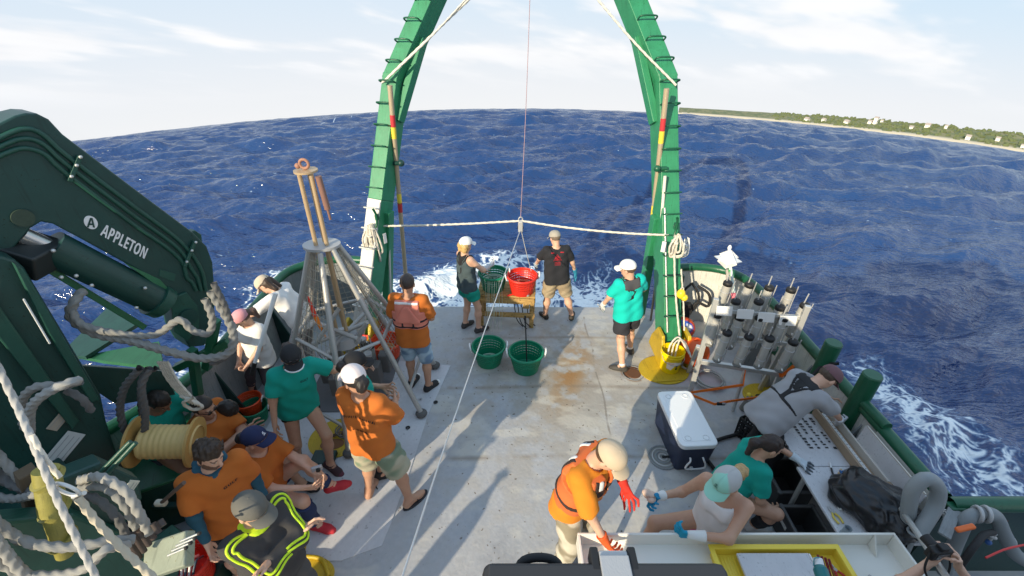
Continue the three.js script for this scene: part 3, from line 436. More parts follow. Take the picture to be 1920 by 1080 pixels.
  if (P.fem) for (const s of [-1, 1]) bodyP.push(cone(TT(s * 0.07, 0.22, 0.075), TT(s * 0.07, 0.2, 0.08), 0.055, 0.055));
  for (const [f, an] of [[fL, anL], [fR, anR]]) bodyP.push(cone(an, f.heel, 0.036, 0.034), cone(f.heel, f.ball, 0.032, 0.03), cone(an, f.ball, 0.034, 0.027), cone(f.ball, f.toe, 0.03, 0.02));
  const skinPaint = (x, y, z, t) => { const n = 1 + 0.14 * (vn3(x * 9, y * 9, z * 9) - 0.5) + 0.08 * (vn3(x * 60, y * 60, z * 60) - 0.5); t[0] = sk[0] * n; t[1] = sk[1] * n * n; t[2] = sk[2] * n * n; };
  const geos = [sdfMesh(bodyP, 0.035, 0.017, null, skinPaint)];
  // head
  const E3 = (x, y, z, a, b, c) => ({ c: W3(x, y, z), r: W3(a, b, c) }), hp = [E3(0, 0.03, -0.012, 0.077, 0.092, 0.098), E3(0, -0.042, 0.024, 0.060, 0.078, 0.068), E3(0, -0.102, 0.055, 0.027, 0.02, 0.022), cone(W3(0, 0.01, 0.088), W3(0, -0.03, 0.106), 0.009, 0.0135), cone(W3(-0.034, 0.024, 0.078), W3(0.034, 0.024, 0.078), 0.013), cone(W3(-0.019, -0.065, 0.086), W3(0.019, -0.065, 0.086), 0.0085), E3(0.079, -0.008, -0.006, 0.011, 0.031, 0.019), E3(-0.079, -0.008, -0.006, 0.011, 0.031, 0.019), cone(W3(0, -0.05, -0.025), W3(0, -0.15, -0.05).applyQuaternion(W3(0, 0, 0) && new THREE.Quaternion()), 0.056, 0.056)];
  hp[8] = cone(W3(0, -0.03, -0.025), neck.clone().addScaledVector(upv, 0.01).sub(headC).applyQuaternion(iqh), 0.055, 0.058);
  for (let i = 2; i < 8; i++) hp[i].k = 0.012;
  const beard = P.beard, hairC = P.hair?.c ?? [0.05, 0.03, 0.02];
  const headPaint = (x, y, z, t) => {
    skinPaint(x + P.yaw, y, z, t); const ax = Math.abs(x);
    if (z > 0.06 && Math.hypot(ax - 0.031, (y - 0.004) * 1.9) < 0.015) { const iris = Math.hypot(ax - 0.031, y - 0.003) < 0.0075; t[0] = iris ? 0.03 : 0.55; t[1] = iris ? 0.02 : 0.52; t[2] = iris ? 0.015 : 0.48; if (P.squint) { t[0] = sk[0] * 0.45; t[1] = sk[1] * 0.4; t[2] = sk[2] * 0.4; } }
    else if (z > 0.06 && ax > 0.012 && ax < 0.05 && Math.abs(y - 0.026 - (0.03 - ax) * -0.1) < 0.006) { t[0] = mixv(t[0], hairC[0], 0.75); t[1] = mixv(t[1], hairC[1], 0.75); t[2] = mixv(t[2], hairC[2], 0.75); }
    else if (z > 0.07 && ax < 0.024 && Math.abs(y + 0.066) < 0.009 - ax * 0.15) { t[0] *= 0.82; t[1] *= 0.55; t[2] *= 0.58; }
    else if (beard && (y < -0.052 - 0.25 * Math.max(0, z - 0.05) + ax * 0.55 || (ax < 0.03 && y < -0.044 && y > -0.058)) && z > -0.03 && y > -0.13) { const b = beard * (0.75 + 0.5 * vn3(x * 220, y * 220, z * 220)); for (let i = 0; i < 3; i++) t[i] = mixv(t[i], hairC[i] * 1.4, cl(b)); }
  };
  const hf = field(hp, 0.03, (s, x, y, z) => { for (const e of [-1, 1]) { const d = Math.hypot(x - e * 0.032, y - 0.003, z - 0.098) - 0.017; s = Math.max(s, -d - 0.004 > s ? s : Math.min(-d, s + 0.004)); } return s; });
  const hg = nets(hf, W3(-0.1, -0.17, -0.13), W3(0.1, 0.13, 0.13), 0.0058, headPaint); hg.applyQuaternion(qh); hg.translate(headC.x, headC.y, headC.z); geos.push(hg);
  // hands
  const hand = (wr, el, pn, side, curl, hd) => { const dir = hd ? A(hd).normalize() : wr.clone().sub(el).normalize(), n = pn ? A(pn) : W3(-side, 0, 0.35).applyQuaternion(qt); return [...handPrims(wr, dir, n, side, curl, P.gloves ? 1.12 : 1), cone(lerp3(el, wr, 0.8), wr.clone().addScaledVector(dir, 0.02), 0.029, 0.024)]; };
  const hL = P.noHands ? [] : hand(wrL, elL, P.lpn, 1, P.lc, P.lhd), hR = P.noHands ? [] : hand(wrR, elR, P.rpn, -1, P.rc, P.rhd);
  for (const [h, g, n] of [[hL, P.gloves?.l, 'l'], [hR, P.gloves?.r, 'r']]) if (h.length) {
    if (!g) geos.push(sdfMesh(h, 0.012, 0.0058, null, skinPaint, 0.012));
    else { const el = n === 'l' ? elL : elR, wr = n === 'l' ? wrL : wrR, dir = wr.clone().sub(el).normalize(), len = g.cuff ?? 0.06, hh = h.slice(0, -1).concat(cone(wr.clone().addScaledVector(dir, -len), wr.clone().addScaledVector(dir, 0.02), 0.042, 0.031, [cutAt(wr.clone().addScaledVector(dir, -len), dir.clone().negate())]));
      const c = g.c, c2 = g.c2 ?? c; obj('glove', sdfMesh(hh, 0.012, 0.0055, null, (x, y, z, t) => { const u = (x - wr.x) * dir.x + (y - wr.y) * dir.y + (z - wr.z) * dir.z, q = u > (g.at ?? 0.03) + 0.01 * (vn3(x * 90, y * 90, z * 90) - 0.5) ? c : c2; t[0] = q[0]; t[1] = q[1]; t[2] = q[2]; }, 0.02), cloth(c, 0.7), root); }
  }
  obj('body', geos, skinMat, root);
  // --- clothes
  const wr = (amp, f, ph) => (s, x, y, z) => { const h = (x - pel.x) * upv.x + (y - pel.y) * upv.y + (z - pel.z) * upv.z, a = (x - pel.x) * lv.x + (y - pel.y) * lv.y + (z - pel.z) * lv.z; return s + amp * (Math.sin(h * f + 6 * vn3(x * 5 + ph, y * 5, z * 5) + a * f * 0.7) * 0.5 + 1.6 * (vn3(x * 13 + ph, y * 13, z * 13) - 0.5)); };
  let shirtF = null; const ph = (P.pos.x * 7.3 + P.pos.z * 3.1) % 30 + 40;
  if (top.c) {
    const g = top.g ?? 0.014, sl = top.sleeve ?? 0.8, low = top.low ?? 0.06, up0 = W3(0, 1, 0).applyQuaternion(qp), hem = cutAt(T(0, -low - 0.02, 0, qp), up0.clone().negate()), prim = torso(g, low).map((p) => ({ ...p })), nk = cutAt(TT(0, top.neck ?? 0.395, 0), upv);
    for (let i = 0; i < 3; i++) { prim[i].rb += (top.flare ?? 0.012) + 0.012; prim[i].cut = [hem]; } prim[3].cut = [nk];
    if (P.fem) for (const s of [-1, 1]) { const b = cone(TT(s * 0.068, 0.225, 0.08), TT(s * 0.068, 0.205, 0.085), 0.062, 0.062); b.k = 0.05; prim.push(b); }
    if (!top.tank) for (const [s, e, w] of [[shL, elL, wrL], [shR, elR, wrR]]) { const d = e.clone().sub(s).normalize(); if (sl <= 1) { const en = lerp3(s, e, sl); prim.push(cone(s, lerp3(s, e, Math.min(1, sl + 0.1)), 0.054 + g * 0.8, 0.058 + g, [cutAt(en, d)])); } else { const en = lerp3(e, w, 0.98); prim.push(cone(s, e, 0.058 + g, 0.05 + g * 0.6), cone(e, en, 0.05 + g * 0.6, 0.036 + g * 0.4, [cutAt(en, w.clone().sub(e).normalize())])); } }
    else prim[3] = cone(TT(0.115 * wd, 0.33, 0), TT(-0.115 * wd, 0.33, 0), 0.05 + g * 0.3, 0.05 + g * 0.3, [nk]);
    const ex = wr(top.wr ?? 0.008, 38, ph), scoop = top.scoop; shirtF = field(prim, 0.035, (s, x, y, z) => { s = ex(s, x, y, z); const n = Math.hypot(x - neck.x, y - neck.y, z - neck.z); let r = scoop ?? 0.078; s = Math.max(s, r - Math.hypot((x - neck.x - fw.x * (scoop ? 0.05 : 0.01)), (y - neck.y - fw.y * (scoop ? 0.05 : 0.01)) * 1.0, (z - neck.z - fw.z * (scoop ? 0.05 : 0.01)))); if (top.tank) { const a = (x - bend.x) * lv.x + (y - bend.y) * lv.y + (z - bend.z) * lv.z, h = (x - bend.x) * upv.x + (y - bend.y) * upv.y + (z - bend.z) * upv.z; s = Math.max(s, Math.abs(a) - (h > 0.2 ? mixv(0.175, 0.125, cl((h - 0.2) / 0.13)) : 0.4)); } return s; });
    const [lo, hi] = bounds(prim, 0.03), paint = top.paint ? (x, y, z, t) => { const a = (x - bend.x) * lv.x + (y - bend.y) * lv.y + (z - bend.z) * lv.z, h = (x - bend.x) * upv.x + (y - bend.y) * upv.y + (z - bend.z) * upv.z, d = (x - bend.x) * fw.x + (y - bend.y) * fw.y + (z - bend.z) * fw.z; flatC(top.c, 0.1)(x, y, z, t); top.paint(a, h, d, t); } : flatC(top.c, 0.1);
    obj(top.name ?? 'shirt', nets(shirtF, lo, hi, 0.0125, paint), cloth(top.c, top.rough), root);
    if (top.under) { const en = (e, w) => lerp3(e, w, 0.95), prims = []; for (const [s, e, w] of [[shL, elL, wrL], [shR, elR, wrR]]) prims.push(cone(lerp3(s, e, 0.3), e, 0.058, 0.05), cone(e, en(e, w), 0.05, 0.036, [cutAt(en(e, w), w.clone().sub(e).normalize())])); obj('undershirt_sleeves', sdfMesh(prims, 0.03, 0.011, wr(0.006, 60, ph), flatC(top.under, 0.2, 40)), cloth(top.under), root); const hood = [cone(TT(0.09, 0.36, -0.02), TT(0.05, 0.36, -0.1), 0.04, 0.045), cone(TT(-0.09, 0.36, -0.02), TT(-0.05, 0.36, -0.1), 0.04, 0.045), cone(TT(0.06, 0.36, -0.1), TT(-0.06, 0.36, -0.1), 0.05, 0.05), cone(TT(0.09, 0.37, -0.02), TT(0.0, 0.345, 0.075), 0.03, 0.022), cone(TT(-0.09, 0.37, -0.02), TT(0.0, 0.345, 0.075), 0.03, 0.022)]; obj('hood', sdfMesh(hood, 0.03, 0.009, wr(0.008, 70, ph), flatC(top.under, 0.2, 40)), cloth(top.under), root); }
  }
  if (bot.c) {
    const g = bot.g ?? 0.022, prim = [cone(hipL, hipR, 0.1 * sz + g * 0.6, 0.1 * sz + g * 0.6), cone(T(0.06, 0.06, 0, qp), T(-0.06, 0.06, 0, qp), 0.092 * sz + g * 0.4, 0.092 * sz + g * 0.4)];
    for (const [h, k, a] of [[hipL, knL, anL], [hipR, knR, anR]]) {
      const d = k.clone().sub(h).normalize(), e = a.clone().sub(k).normalize();
      if (bot.len <= 1) { const en = lerp3(h, k, bot.len); prim.push(cone(h, lerp3(h, k, Math.min(1, bot.len + 0.05)), 0.094 * sz + g, 0.07 + g * 1.5, [cutAt(en, d)])); }
      else if (bot.len < 1.3) { const en = lerp3(k, a, bot.len - 1); prim.push(cone(h, k, 0.094 * sz + g, 0.068 + g), cone(k, en, 0.068 + g, 0.066 + g, [cutAt(en, e)])); }
      else { const en = lerp3(k, a, Math.min(1, bot.len - 1)); prim.push(cone(h, k, 0.092 * sz + g, 0.06 + g), cone(k, lerp3(k, a, 0.4), 0.06 + g, 0.056 + g), cone(lerp3(k, a, 0.4), en, 0.056 + g, 0.042 + g, [cutAt(en, e)])); }
    }
    const waist = cutAt(T(0, top.c ? -(top.low ?? 0.06) + 0.015 : 0.15, 0, qp), W3(0, 1, 0).applyQuaternion(qp)), f = wr(bot.wr ?? 0.009, 44, ph + 9);
    obj(bot.name ?? (bot.len > 1.3 ? 'trousers' : 'shorts'), sdfMesh(prim, 0.03, 0.0135, (s, x, y, z) => { s = f(s, x, y, z); const h = waist[0] * x + waist[1] * y + waist[2] * z - waist[3]; return Math.max(s, h); }, bot.paint ?? flatC(bot.c, 0.14)), cloth(bot.c, bot.rough), root);
  }
  if (feet.c) for (const [f, an, kn] of [[fL, anL, knL], [fR, anR, knR]]) {
    const sole = cutAt(an.clone().addScaledVector(f.dn, 0.088), f.dn);
    if (feet.type === 'flip') {
      const s = new THREE.Shape(); s.absellipse(0, 0.0, 0.052, 0.145, 0, 6.283); const g = new THREE.ExtrudeGeometry(s, { depth: 0.016, bevelEnabled: true, bevelSize: 0.004, bevelThickness: 0.004, bevelSegments: 1, curveSegments: 14 });
      const m = new THREE.Matrix4().makeBasis(new THREE.Vector3().crossVectors(f.d, f.dn.clone().negate()).negate(), f.d, f.dn); g.applyMatrix4(m); const c = an.clone().addScaledVector(f.d, 0.065).addScaledVector(f.dn, 0.082); g.translate(c.x, c.y, c.z);
      const sd = new THREE.Vector3().crossVectors(f.d, f.dn), th = [tube([c.clone().addScaledVector(sd, 0.05), an.clone().addScaledVector(f.d, 0.08).addScaledVector(f.dn, 0.02).addScaledVector(sd, 0.02), c.clone().addScaledVector(f.d, 0.09).addScaledVector(f.dn, -0.01)], 0.007, 10, 5), tube([c.clone().addScaledVector(sd, -0.05), an.clone().addScaledVector(f.d, 0.08).addScaledVector(f.dn, 0.02).addScaledVector(sd, -0.02), c.clone().addScaledVector(f.d, 0.09).addScaledVector(f.dn, -0.01)], 0.007, 10, 5)];
      const sh = obj('sandal', [g], M(...feet.c, 0.8), root); obj('strap', th, M(...(feet.c2 ?? feet.c), 0.8), sh);
    } else {
      const up = feet.type === 'boot' ? 0.5 : feet.type === 'low' ? 0.02 : 0.06, tp = feet.type === 'boot' ? lerp3(an, kn, 0.62) : an.clone().addScaledVector(f.dn, -up), e = kn.clone().sub(an).normalize();
      const prim = [cone(f.heel, f.ball, 0.043, 0.046, [sole]), cone(f.ball, f.toe, 0.044, 0.034, [sole]), cone(an.clone().addScaledVector(f.dn, 0.02), f.ball, 0.046, 0.036, [sole]), cone(f.heel, tp, 0.042, 0.05, [cutAt(tp, feet.type === 'boot' ? e : f.dn.clone().negate()), sole])];
      const pt = (x, y, z, t) => { const h = (x - an.x) * f.dn.x + (y - an.y) * f.dn.y + (z - an.z) * f.dn.z, q = (x - an.x) * f.d.x + (y - an.y) * f.d.y + (z - an.z) * f.d.z, c = h > 0.07 ? (feet.sole ?? feet.c) : feet.toe && q > 0.155 ? feet.toe : feet.c; t[0] = c[0]; t[1] = c[1]; t[2] = c[2]; };
      obj(feet.type === 'boot' ? 'boot' : 'shoe', sdfMesh(prim, 0.02, 0.009, null, pt), cloth(feet.c, 0.7), root);
      if (feet.sock) { const s0 = lerp3(an, kn, feet.sockLen ?? 0.2); obj('sock', sdfMesh([cone(an.clone().addScaledVector(f.dn, 0.02), s0, 0.043, 0.046 + 0.012 * (feet.sockLen ?? 0.2), [cutAt(s0, e)])], 0.01, 0.009, null, flatC(feet.sock, 0.08)), cloth(feet.sock), root); }
    }
  }
  // --- hair and headgear in the head's frame
  const hg2 = (g) => { g.applyQuaternion(qh); g.translate(headC.x, headC.y, headC.z); return g; };
  if (P.hair) {
    const st = P.hair.style, prim = [E3(0, 0.034, -0.016, 0.085, 0.1, 0.106)], hn = (s, x, y, z) => { s += (P.hair.amp ?? 0.006) * (vn3(x * 70, y * 24, z * 70) - 0.5) * 3; return P.hat ? Math.max(s, y - 0.045 - (z < -0.1 ? 0.02 : 0)) : s; };
    const line = P.hair.line ?? 0.062, cutF = (s, x, y, z) => { s = hn(s, x, y, z); const face = Math.min(z - (0.028 + 0.02 * ss(0.03, 0.1, y)), line - y); const side = z > -0.015 ? -0.02 - y - 0.0 : -0.075 - y; return Math.max(s, st === 'bun' || st === 'tail' || st === 'short' || st === 'thick' ? (z > 0.02 ? line - y : z > -0.02 ? (-0.022) - y : -0.085 - y) : -0.2 - y); };
    if (st === 'thick') { prim[0] = E3(0, 0.045, -0.014, 0.091, 0.105, 0.111); prim.push(E3(0.02, 0.105, 0.03, 0.06, 0.04, 0.06)); }
    if (st === 'bun') prim.push(E3(0, 0.01, -0.135, 0.05, 0.05, 0.045), E3(0.02, -0.03, -0.13, 0.04, 0.045, 0.04));
    if (st === 'tail') prim.push(cone(W3(0, 0.02, -0.1), W3(0, -0.03, -0.15), 0.04, 0.045), cone(W3(0, -0.03, -0.15), W3(0.0, -0.17, -0.13), 0.045, 0.02));
    if (st === 'bob') prim.push(cone(W3(-0.05, -0.01, -0.06), W3(-0.045, -0.07, -0.06), 0.055, 0.045), cone(W3(0.05, -0.01, -0.06), W3(0.045, -0.07, -0.06), 0.055, 0.045));
    if (st === 'long') prim.push(cone(W3(-0.05, -0.01, -0.06), W3(-0.05, -0.14, -0.06), 0.05, 0.035), cone(W3(0.05, -0.01, -0.06), W3(0.05, -0.14, -0.06), 0.05, 0.035));
    const c2 = P.hair.c; const [lo, hi] = bounds(prim, 0.03), back = (s, x, y, z) => { if (z < -0.075) return hn(s, x, y, z); return cutF(s, x, y, z); };
    const F = field(prim, 0.03, st === 'bob' || st === 'long' ? (s, x, y, z) => Math.max(hn(s, x, y, z), z > 0.015 ? line - y : -1) : st === 'bun' || st === 'tail' ? back : cutF);
    obj('hair', hg2(nets(F, lo, hi, 0.007, (x, y, z, t) => { const n = 0.7 + 0.7 * vn3(x * 160, y * 40, z * 160); t[0] = c2[0] * n; t[1] = c2[1] * n; t[2] = c2[2] * n; })), cloth(c2, 0.55), root);
  }
  if (P.hat) {
    const h = P.hat, n = 28, m = 12, pos = [], colr = [], idx = [], c = h.c, R = W3(0.096, 0.096, 0.116), cy = 0.042, tilt = h.tilt ?? -0.1, tl = (g) => { g.translate(0, -cy, 0); g.rotateX(tilt); if (h.back) g.rotateY(Math.PI); g.translate(0, cy, -0.008); return g; };
    for (let i = 0; i <= m; i++) for (let j = 0; j <= n; j++) { const a = i / m * 1.62, b = j / n * 2 * Math.PI, pinch = 1 - 0.012 * Math.pow(Math.abs(Math.cos(3 * b)), 12) * Math.sin(a) ; const sq = Math.pow(Math.sin(Math.min(a, 1.57)), 0.86); pos.push(Math.sin(b) * R.x * sq * pinch, cy + Math.cos(a) * R.y, Math.cos(b) * R.z * sq * pinch); const fr = Math.cos(b) > 0.45, q = h.c2 && !fr ? h.c2 : c, w = 1 + 0.1 * (vn3(Math.sin(b) * 3 + ph, a * 3, Math.cos(b) * 3) - 0.5) - (Math.abs(Math.cos(3 * b)) > 0.985 ? 0.12 : 0); colr.push(q[0] * w, q[1] * w, q[2] * w); if (i < m && j < n) { const k = i * (n + 1) + j; idx.push(k, k + n + 1, k + 1, k + 1, k + n + 1, k + n + 2); } }
    const g = new THREE.BufferGeometry(); g.setAttribute('position', new THREE.Float32BufferAttribute(pos, 3)); g.setAttribute('color', new THREE.Float32BufferAttribute(colr, 3)); g.setIndex(idx); g.computeVertexNormals();
    const mt = cloth(c, 0.85), dome = obj(h.name ?? 'cap', [hg2(tl(g)), hg2(tl(ball(0.008, 0, cy + 0.093, 0, 1, 0.6, 1, 8)))], h.c2 || h.c ? mt : mt, root);
    if (dome.geometry.attributes.color && h.c2 === undefined) { /* button shares the crown's colour */ } { const C = dome.geometry.attributes.color, k0 = idx.length; for (let i = k0; i < C.count; i++) C.setXYZ(i, c[0], c[1], c[2]); }
    const bp = [], bi = [], bc = [], nb = 16, mb = 6, bL = h.brimL ?? 0.078, bcx = h.bc ?? c; for (const th of [0, 1]) for (let i = 0; i <= mb; i++) for (let j = 0; j <= nb; j++) { const b = (j / nb - 0.5) * 2.1, t = i / mb, e = Math.cos(b * 0.78), x = Math.sin(b) * R.x * (1 + 0.12 * t * (1 - Math.abs(b) / 1.4)), z = Math.cos(b) * R.z * 0.985 + t * bL * Math.pow(Math.max(0, e), 0.7); const dy = -0.010 - t * 0.022 - 0.16 * (x * x) / R.x * (0.35 + t) - th * 0.004; bp.push(x, cy + dy, z); bc.push(...bcx); if (i < mb && j < nb) { const k = th * (mb + 1) * (nb + 1) + i * (nb + 1) + j; bi.push(k, k + 1, k + nb + 1, k + 1, k + nb + 2, k + nb + 1); } }
    const bg = new THREE.BufferGeometry(); bg.setAttribute('position', new THREE.Float32BufferAttribute(bp, 3)); bg.setAttribute('color', new THREE.Float32BufferAttribute(bc, 3)); bg.setIndex(bi); bg.computeVertexNormals(); obj('brim', [hg2(tl(bg))], cloth(bcx, 0.85), dome);
    if (h.edge) obj('brim_edge', [hg2(tl(tube(Array.from({ length: 9 }, (_, j) => { const k = mb * (nb + 1) + j * 2; return W3(bp[3 * k], bp[3 * k + 1], bp[3 * k + 2]); }), 0.007, 24, 6)))], M(...h.edge, 0.8), dome);
    if (h.logo) { const lt = canvasTex(64, 64, (cx) => { cx.clearRect(0, 0, 64, 64); cx.strokeStyle = cx.fillStyle = h.logo; cx.lineWidth = 5; cx.beginPath(); cx.arc(32, 24, 14, 0.3, 5.4); cx.stroke(); cx.beginPath(); cx.moveTo(12, 46); cx.quadraticCurveTo(32, 38, 52, 48); cx.stroke(); cx.fillRect(28, 16, 8, 16); }); const lg = new THREE.PlaneGeometry(0.05, 0.05, 6, 6), p = lg.attributes.position; for (let i = 0; i < p.count; i++) { const x = p.getX(i), y = p.getY(i) + 0.042; p.setXYZ(i, x, cy + y, R.z * Math.sqrt(Math.max(0, 1 - Math.pow(x / R.x, 2) - Math.pow(y / R.y * 0.9, 2))) + 0.006); } lg.computeVertexNormals(); obj('badge', hg2(tl(lg)), M(1, 1, 1, 0.8, { map: lt, transparent: true }), dome); }
  }
  if (P.shades) { const y = P.shades === 'up' ? 0.085 : 0.004, z = P.shades === 'up' ? 0.105 : 0.1, gl = []; for (const s of [-1, 1]) { gl.push(ball(0.024, s * 0.031, y, z - 0.006, 1, 0.72, 0.35, 12), rod(W3(s * 0.052, y + 0.004, z - 0.012), W3(s * 0.082, y + 0.006, -0.005), 0.003)); } gl.push(rod(W3(-0.015, y + 0.004, z), W3(0.015, y + 0.004, z), 0.003)); obj('sunglasses', [hg2(join(gl))], M(0.02, 0.015, 0.015, 0.15), root); }
  // --- shells over the torso: vests, harness straps, stripes; clip gets (left, height over the waist, forward)
  for (const s of P.shells ?? []) {
    const prim = torso(s.g, s.low ?? 0.02); if (s.arms) for (const [a, e, w] of [[shL, elL, wrL], [shR, elR, wrR]]) prim.push(cone(a, e, 0.058 + s.g, 0.05 + s.g * 0.7), cone(e, w, 0.05 + s.g * 0.7, 0.036 + s.g * 0.5)); const f = field(prim, 0.035, null), ww = s.wr ? wr(s.wr, 30, ph + 3) : null;
    const F = (x, y, z) => { const X = x - bend.x, Yy = y - bend.y, Z = z - bend.z, a = X * lv.x + Yy * lv.y + Z * lv.z, h = X * upv.x + Yy * upv.y + Z * upv.z, d = X * fw.x + Yy * fw.y + Z * fw.z; let v = f(x, y, z); if (ww) v = ww(v, x, y, z); return Math.max(v, s.clip(a, h, d, x, y, z)); };
    const [lo, hi] = bounds(prim, 0.03); obj(s.name, nets(F, lo, hi, s.cell ?? 0.011, flatC(s.c, 0.1)), cloth(s.c, s.rough ?? 0.8), root);
  }
  // --- prints that lie on the shirt: a grid dropped on the cloth from in front (+1) or behind (-1)
  for (const p of P.prints ?? []) {
    const nx = 16, ny = 10, pos = [], uv = [], idx = [], dir = p.back ? -1 : 1, f2 = p.over ?? shirtF;
    for (let j = 0; j <= ny; j++) for (let i = 0; i <= nx; i++) { const u = i / nx - 0.5, v = j / ny - 0.5, a = p.x + u * p.w * dir, h = p.y + v * p.h; let d = 0.3, q = null; for (let k = 0; k < 60; k++) { q = TT(a, h, d * dir); const s = f2(q.x, q.y, q.z); if (s < 0.004) break; d -= Math.max(0.002, s * 0.7); } pos.push(q.x, q.y, q.z); uv.push(i / nx, j / ny); if (i < nx && j < ny) { const k = j * (nx + 1) + i; idx.push(k, k + 1, k + nx + 1, k + 1, k + nx + 2, k + nx + 1); } }
    const g = new THREE.BufferGeometry(); g.setAttribute('position', new THREE.Float32BufferAttribute(pos, 3)); g.setAttribute('uv', new THREE.Float32BufferAttribute(uv, 2)); g.setIndex(idx); g.computeVertexNormals(); obj('shirt_print', g, M(1, 1, 1, 0.85, { map: p.map, transparent: true }), root);
  }
  root.userData.joints = null; delete root.userData.joints;
  return { root, TT, HH, shL, shR, lv, fw, wrL, wrR, elL, elR, headC, qh, pel, shirtF };
}
// ---------------------------------------------------------------- lines, block and poles on the A-frame
const onLeg = (e, k, fr = 0.24, sd = 0) => e[0].clone().lerp(e[1], k).addScaledVector(e[3], fr).add(W3(sd, 0, 0));
{
  const hook = D(976, 424, 6.0);
  const b = thing('snatch_block', 'steel block hanging on the wire between the two A-frame legs', 'block', hook);
  obj('cheek', [rbox(0.07, 0.17, 0.03, 0.02, 0, 0, 0.02), rbox(0.07, 0.17, 0.03, 0.02, 0, 0, -0.02)], mGalv, b); obj('sheave', [put(new THREE.CylinderGeometry(0.045, 0.045, 0.024, 18), 0, -0.02, 0, Math.PI / 2)], mBlack, b); obj('shackle', [put(new THREE.TorusGeometry(0.028, 0.008, 8, 16), 0, 0.11, 0), rod(W3(-0.03, 0.085, 0), W3(0.03, 0.085, 0), 0.008)], mGalv, b);
  tag(obj('hoist_wire', [tube([hook.clone().add(W3(0, 0.13, 0)), D(986, 205, 6.7), D(996, -70, 7.3)], 0.0045, 20, 6)], M(0.35, 0.22, 0.24, 0.6)), 'thin pinkish wire running up from the block to the A-frame crossbeam', 'wire');
  tag(obj('winch_cable', [tube([hook.clone().add(W3(-0.005, -0.06, 0.02)), D(860, 760, 2.55), D(748, 1100, 0.98)], 0.0055, 30, 6)], M(0.62, 0.62, 0.62, 0.45, { metalness: 0.4 })), 'pale steel cable running taut from the block across the deck', 'cable');
  tag(obj('hanging_line', [tube([hook.clone().add(W3(0.01, -0.06, 0)), D(986, 470, 6.1), D(996, 508, 6.2)], 0.006, 12, 6)], M(0.42, 0.42, 0.42, 0.8)), 'short grey line leading from the block down to the red basket', 'line');
  const sag = (a, c, s) => [a, a.clone().lerp(c, 0.25).add(W3(0, -s * 0.75, 0)), a.clone().lerp(c, 0.5).add(W3(0, -s, 0)), a.clone().lerp(c, 0.75).add(W3(0, -s * 0.75, 0)), c];
  tag(obj('tag_line', [rope(sag(D(712, 424, 6.2), hook.clone().add(W3(-0.02, 0.08, 0)), 0.015), 0.015, 80, 60, 4)], mRope), 'pale rope stretched from the left A-frame leg to the block', 'rope', 'ropes steadying the block');
  tag(obj('tag_line', [rope(sag(hook.clone().add(W3(0.02, 0.08, 0)), D(1254, 441, 5.75), 0.04), 0.015, 80, 60, 4)], mRope), 'pale rope stretched from the block to the right A-frame leg', 'rope', 'ropes steadying the block');
  // ropes up the arms
  tag(obj('stay_rope', [rope([D(716, 156, 6.75), D(800, 75, 6.9), D(905, -25, 7.2)], 0.015, 60, 60, 4), ], mRope), 'pale rope from the left A-frame knee up across the sky', 'rope', 'ropes rigged to the A-frame knees');
  tag(obj('stay_rope', [rope([D(722, 152, 6.75), D(815, 62, 6.9), D(895, -25, 7.2)], 0.012, 60, 60, 4)], mRope), 'thinner second rope from the left A-frame knee up across the sky', 'rope', 'ropes rigged to the A-frame knees');
  tag(obj('stay_rope', [rope([D(1268, 160, 6.4), D(1190, 80, 6.7), D(1115, -8, 7.1)], 0.015, 60, 60, 4)], mRope), 'white rope from the right A-frame knee up across the sky', 'rope', 'ropes rigged to the A-frame knees');
  // hank of rope on the left leg, spread on the right leg
  const hank = (name, label, px, py, f, w, h, n, m) => { const t = thing(name, label, 'rope', D(px, py, f)), g = []; for (let i = 0; i < n; i++) { const a = rr(-w, w) * 0.7, b = a + rr(-0.05, 0.05), l = h * rr(0.6, 1), z = rr(0, 0.09); g.push(rope([W3(a * 0.2, 0, z), W3(a - 0.03, -l * 0.5, z + 0.02), W3(a, -l, z), W3(b + 0.05, -l * 0.96, z + 0.01), W3(b + 0.05, -l * 0.5, z + 0.03), W3(a * 0.2 + 0.03, 0.02, z)], 0.0135, 44, 70, 4)); } obj('coil', g, m, t); obj('lashing', [tube([W3(-w * 0.45, -h * 0.22, 0.02), W3(0, -h * 0.24, 0.13), W3(w * 0.45, -h * 0.2, 0.02)], 0.016, 14, 6)], m, t); return t; };
  hank('rope_hank', 'bunched cream rope hung on the white left A-frame leg', 694, 420, 6.06, 0.14, 0.62, 11, mRope);
  hank('rope_hank', 'short white rope hung on the cleat of the right A-frame leg', 1266, 440, 5.62, 0.07, 0.34, 6, mRope); hank('rope_hank', 'white rope end hanging down behind the right A-frame leg', 1284, 446, 5.9, 0.03, 0.3, 3, mWhite);
  for (const [px, py, f, w] of [[706, 408, 6.05, 'left'], [1268, 425, 5.66, 'right']]) { const t = thing('cleat', `green horn cleat on the ${w} A-frame leg`, 'cleat', D(px, py, f)); obj('horn', [tube([W3(-0.02, 0.14, 0.03), W3(0, 0.06, 0.01), W3(0, -0.06, 0.01), W3(-0.02, -0.14, 0.03)], 0.018, 14, 8)], mGreen, t); obj('foot', [rbox(0.05, 0.09, 0.06, 0.01, 0, 0, -0.02)], mGreen, t); }
  tag(obj('leg_line', [rope([D(1264, 450, 5.6), D(1266, 540, 5.45), D(1275, 640, 5.1)], 0.014, 50, 60, 4)], mRope), 'white rope running down the right A-frame leg into the yellow bucket', 'rope');
  tag(obj('leg_line', [rope([D(1277, 505, 5.55), D(1281, 560, 5.45), D(1283, 620, 5.2)], 0.012, 50, 60, 4)], mRope), 'short white rope beside the yellow float on the right leg', 'rope');
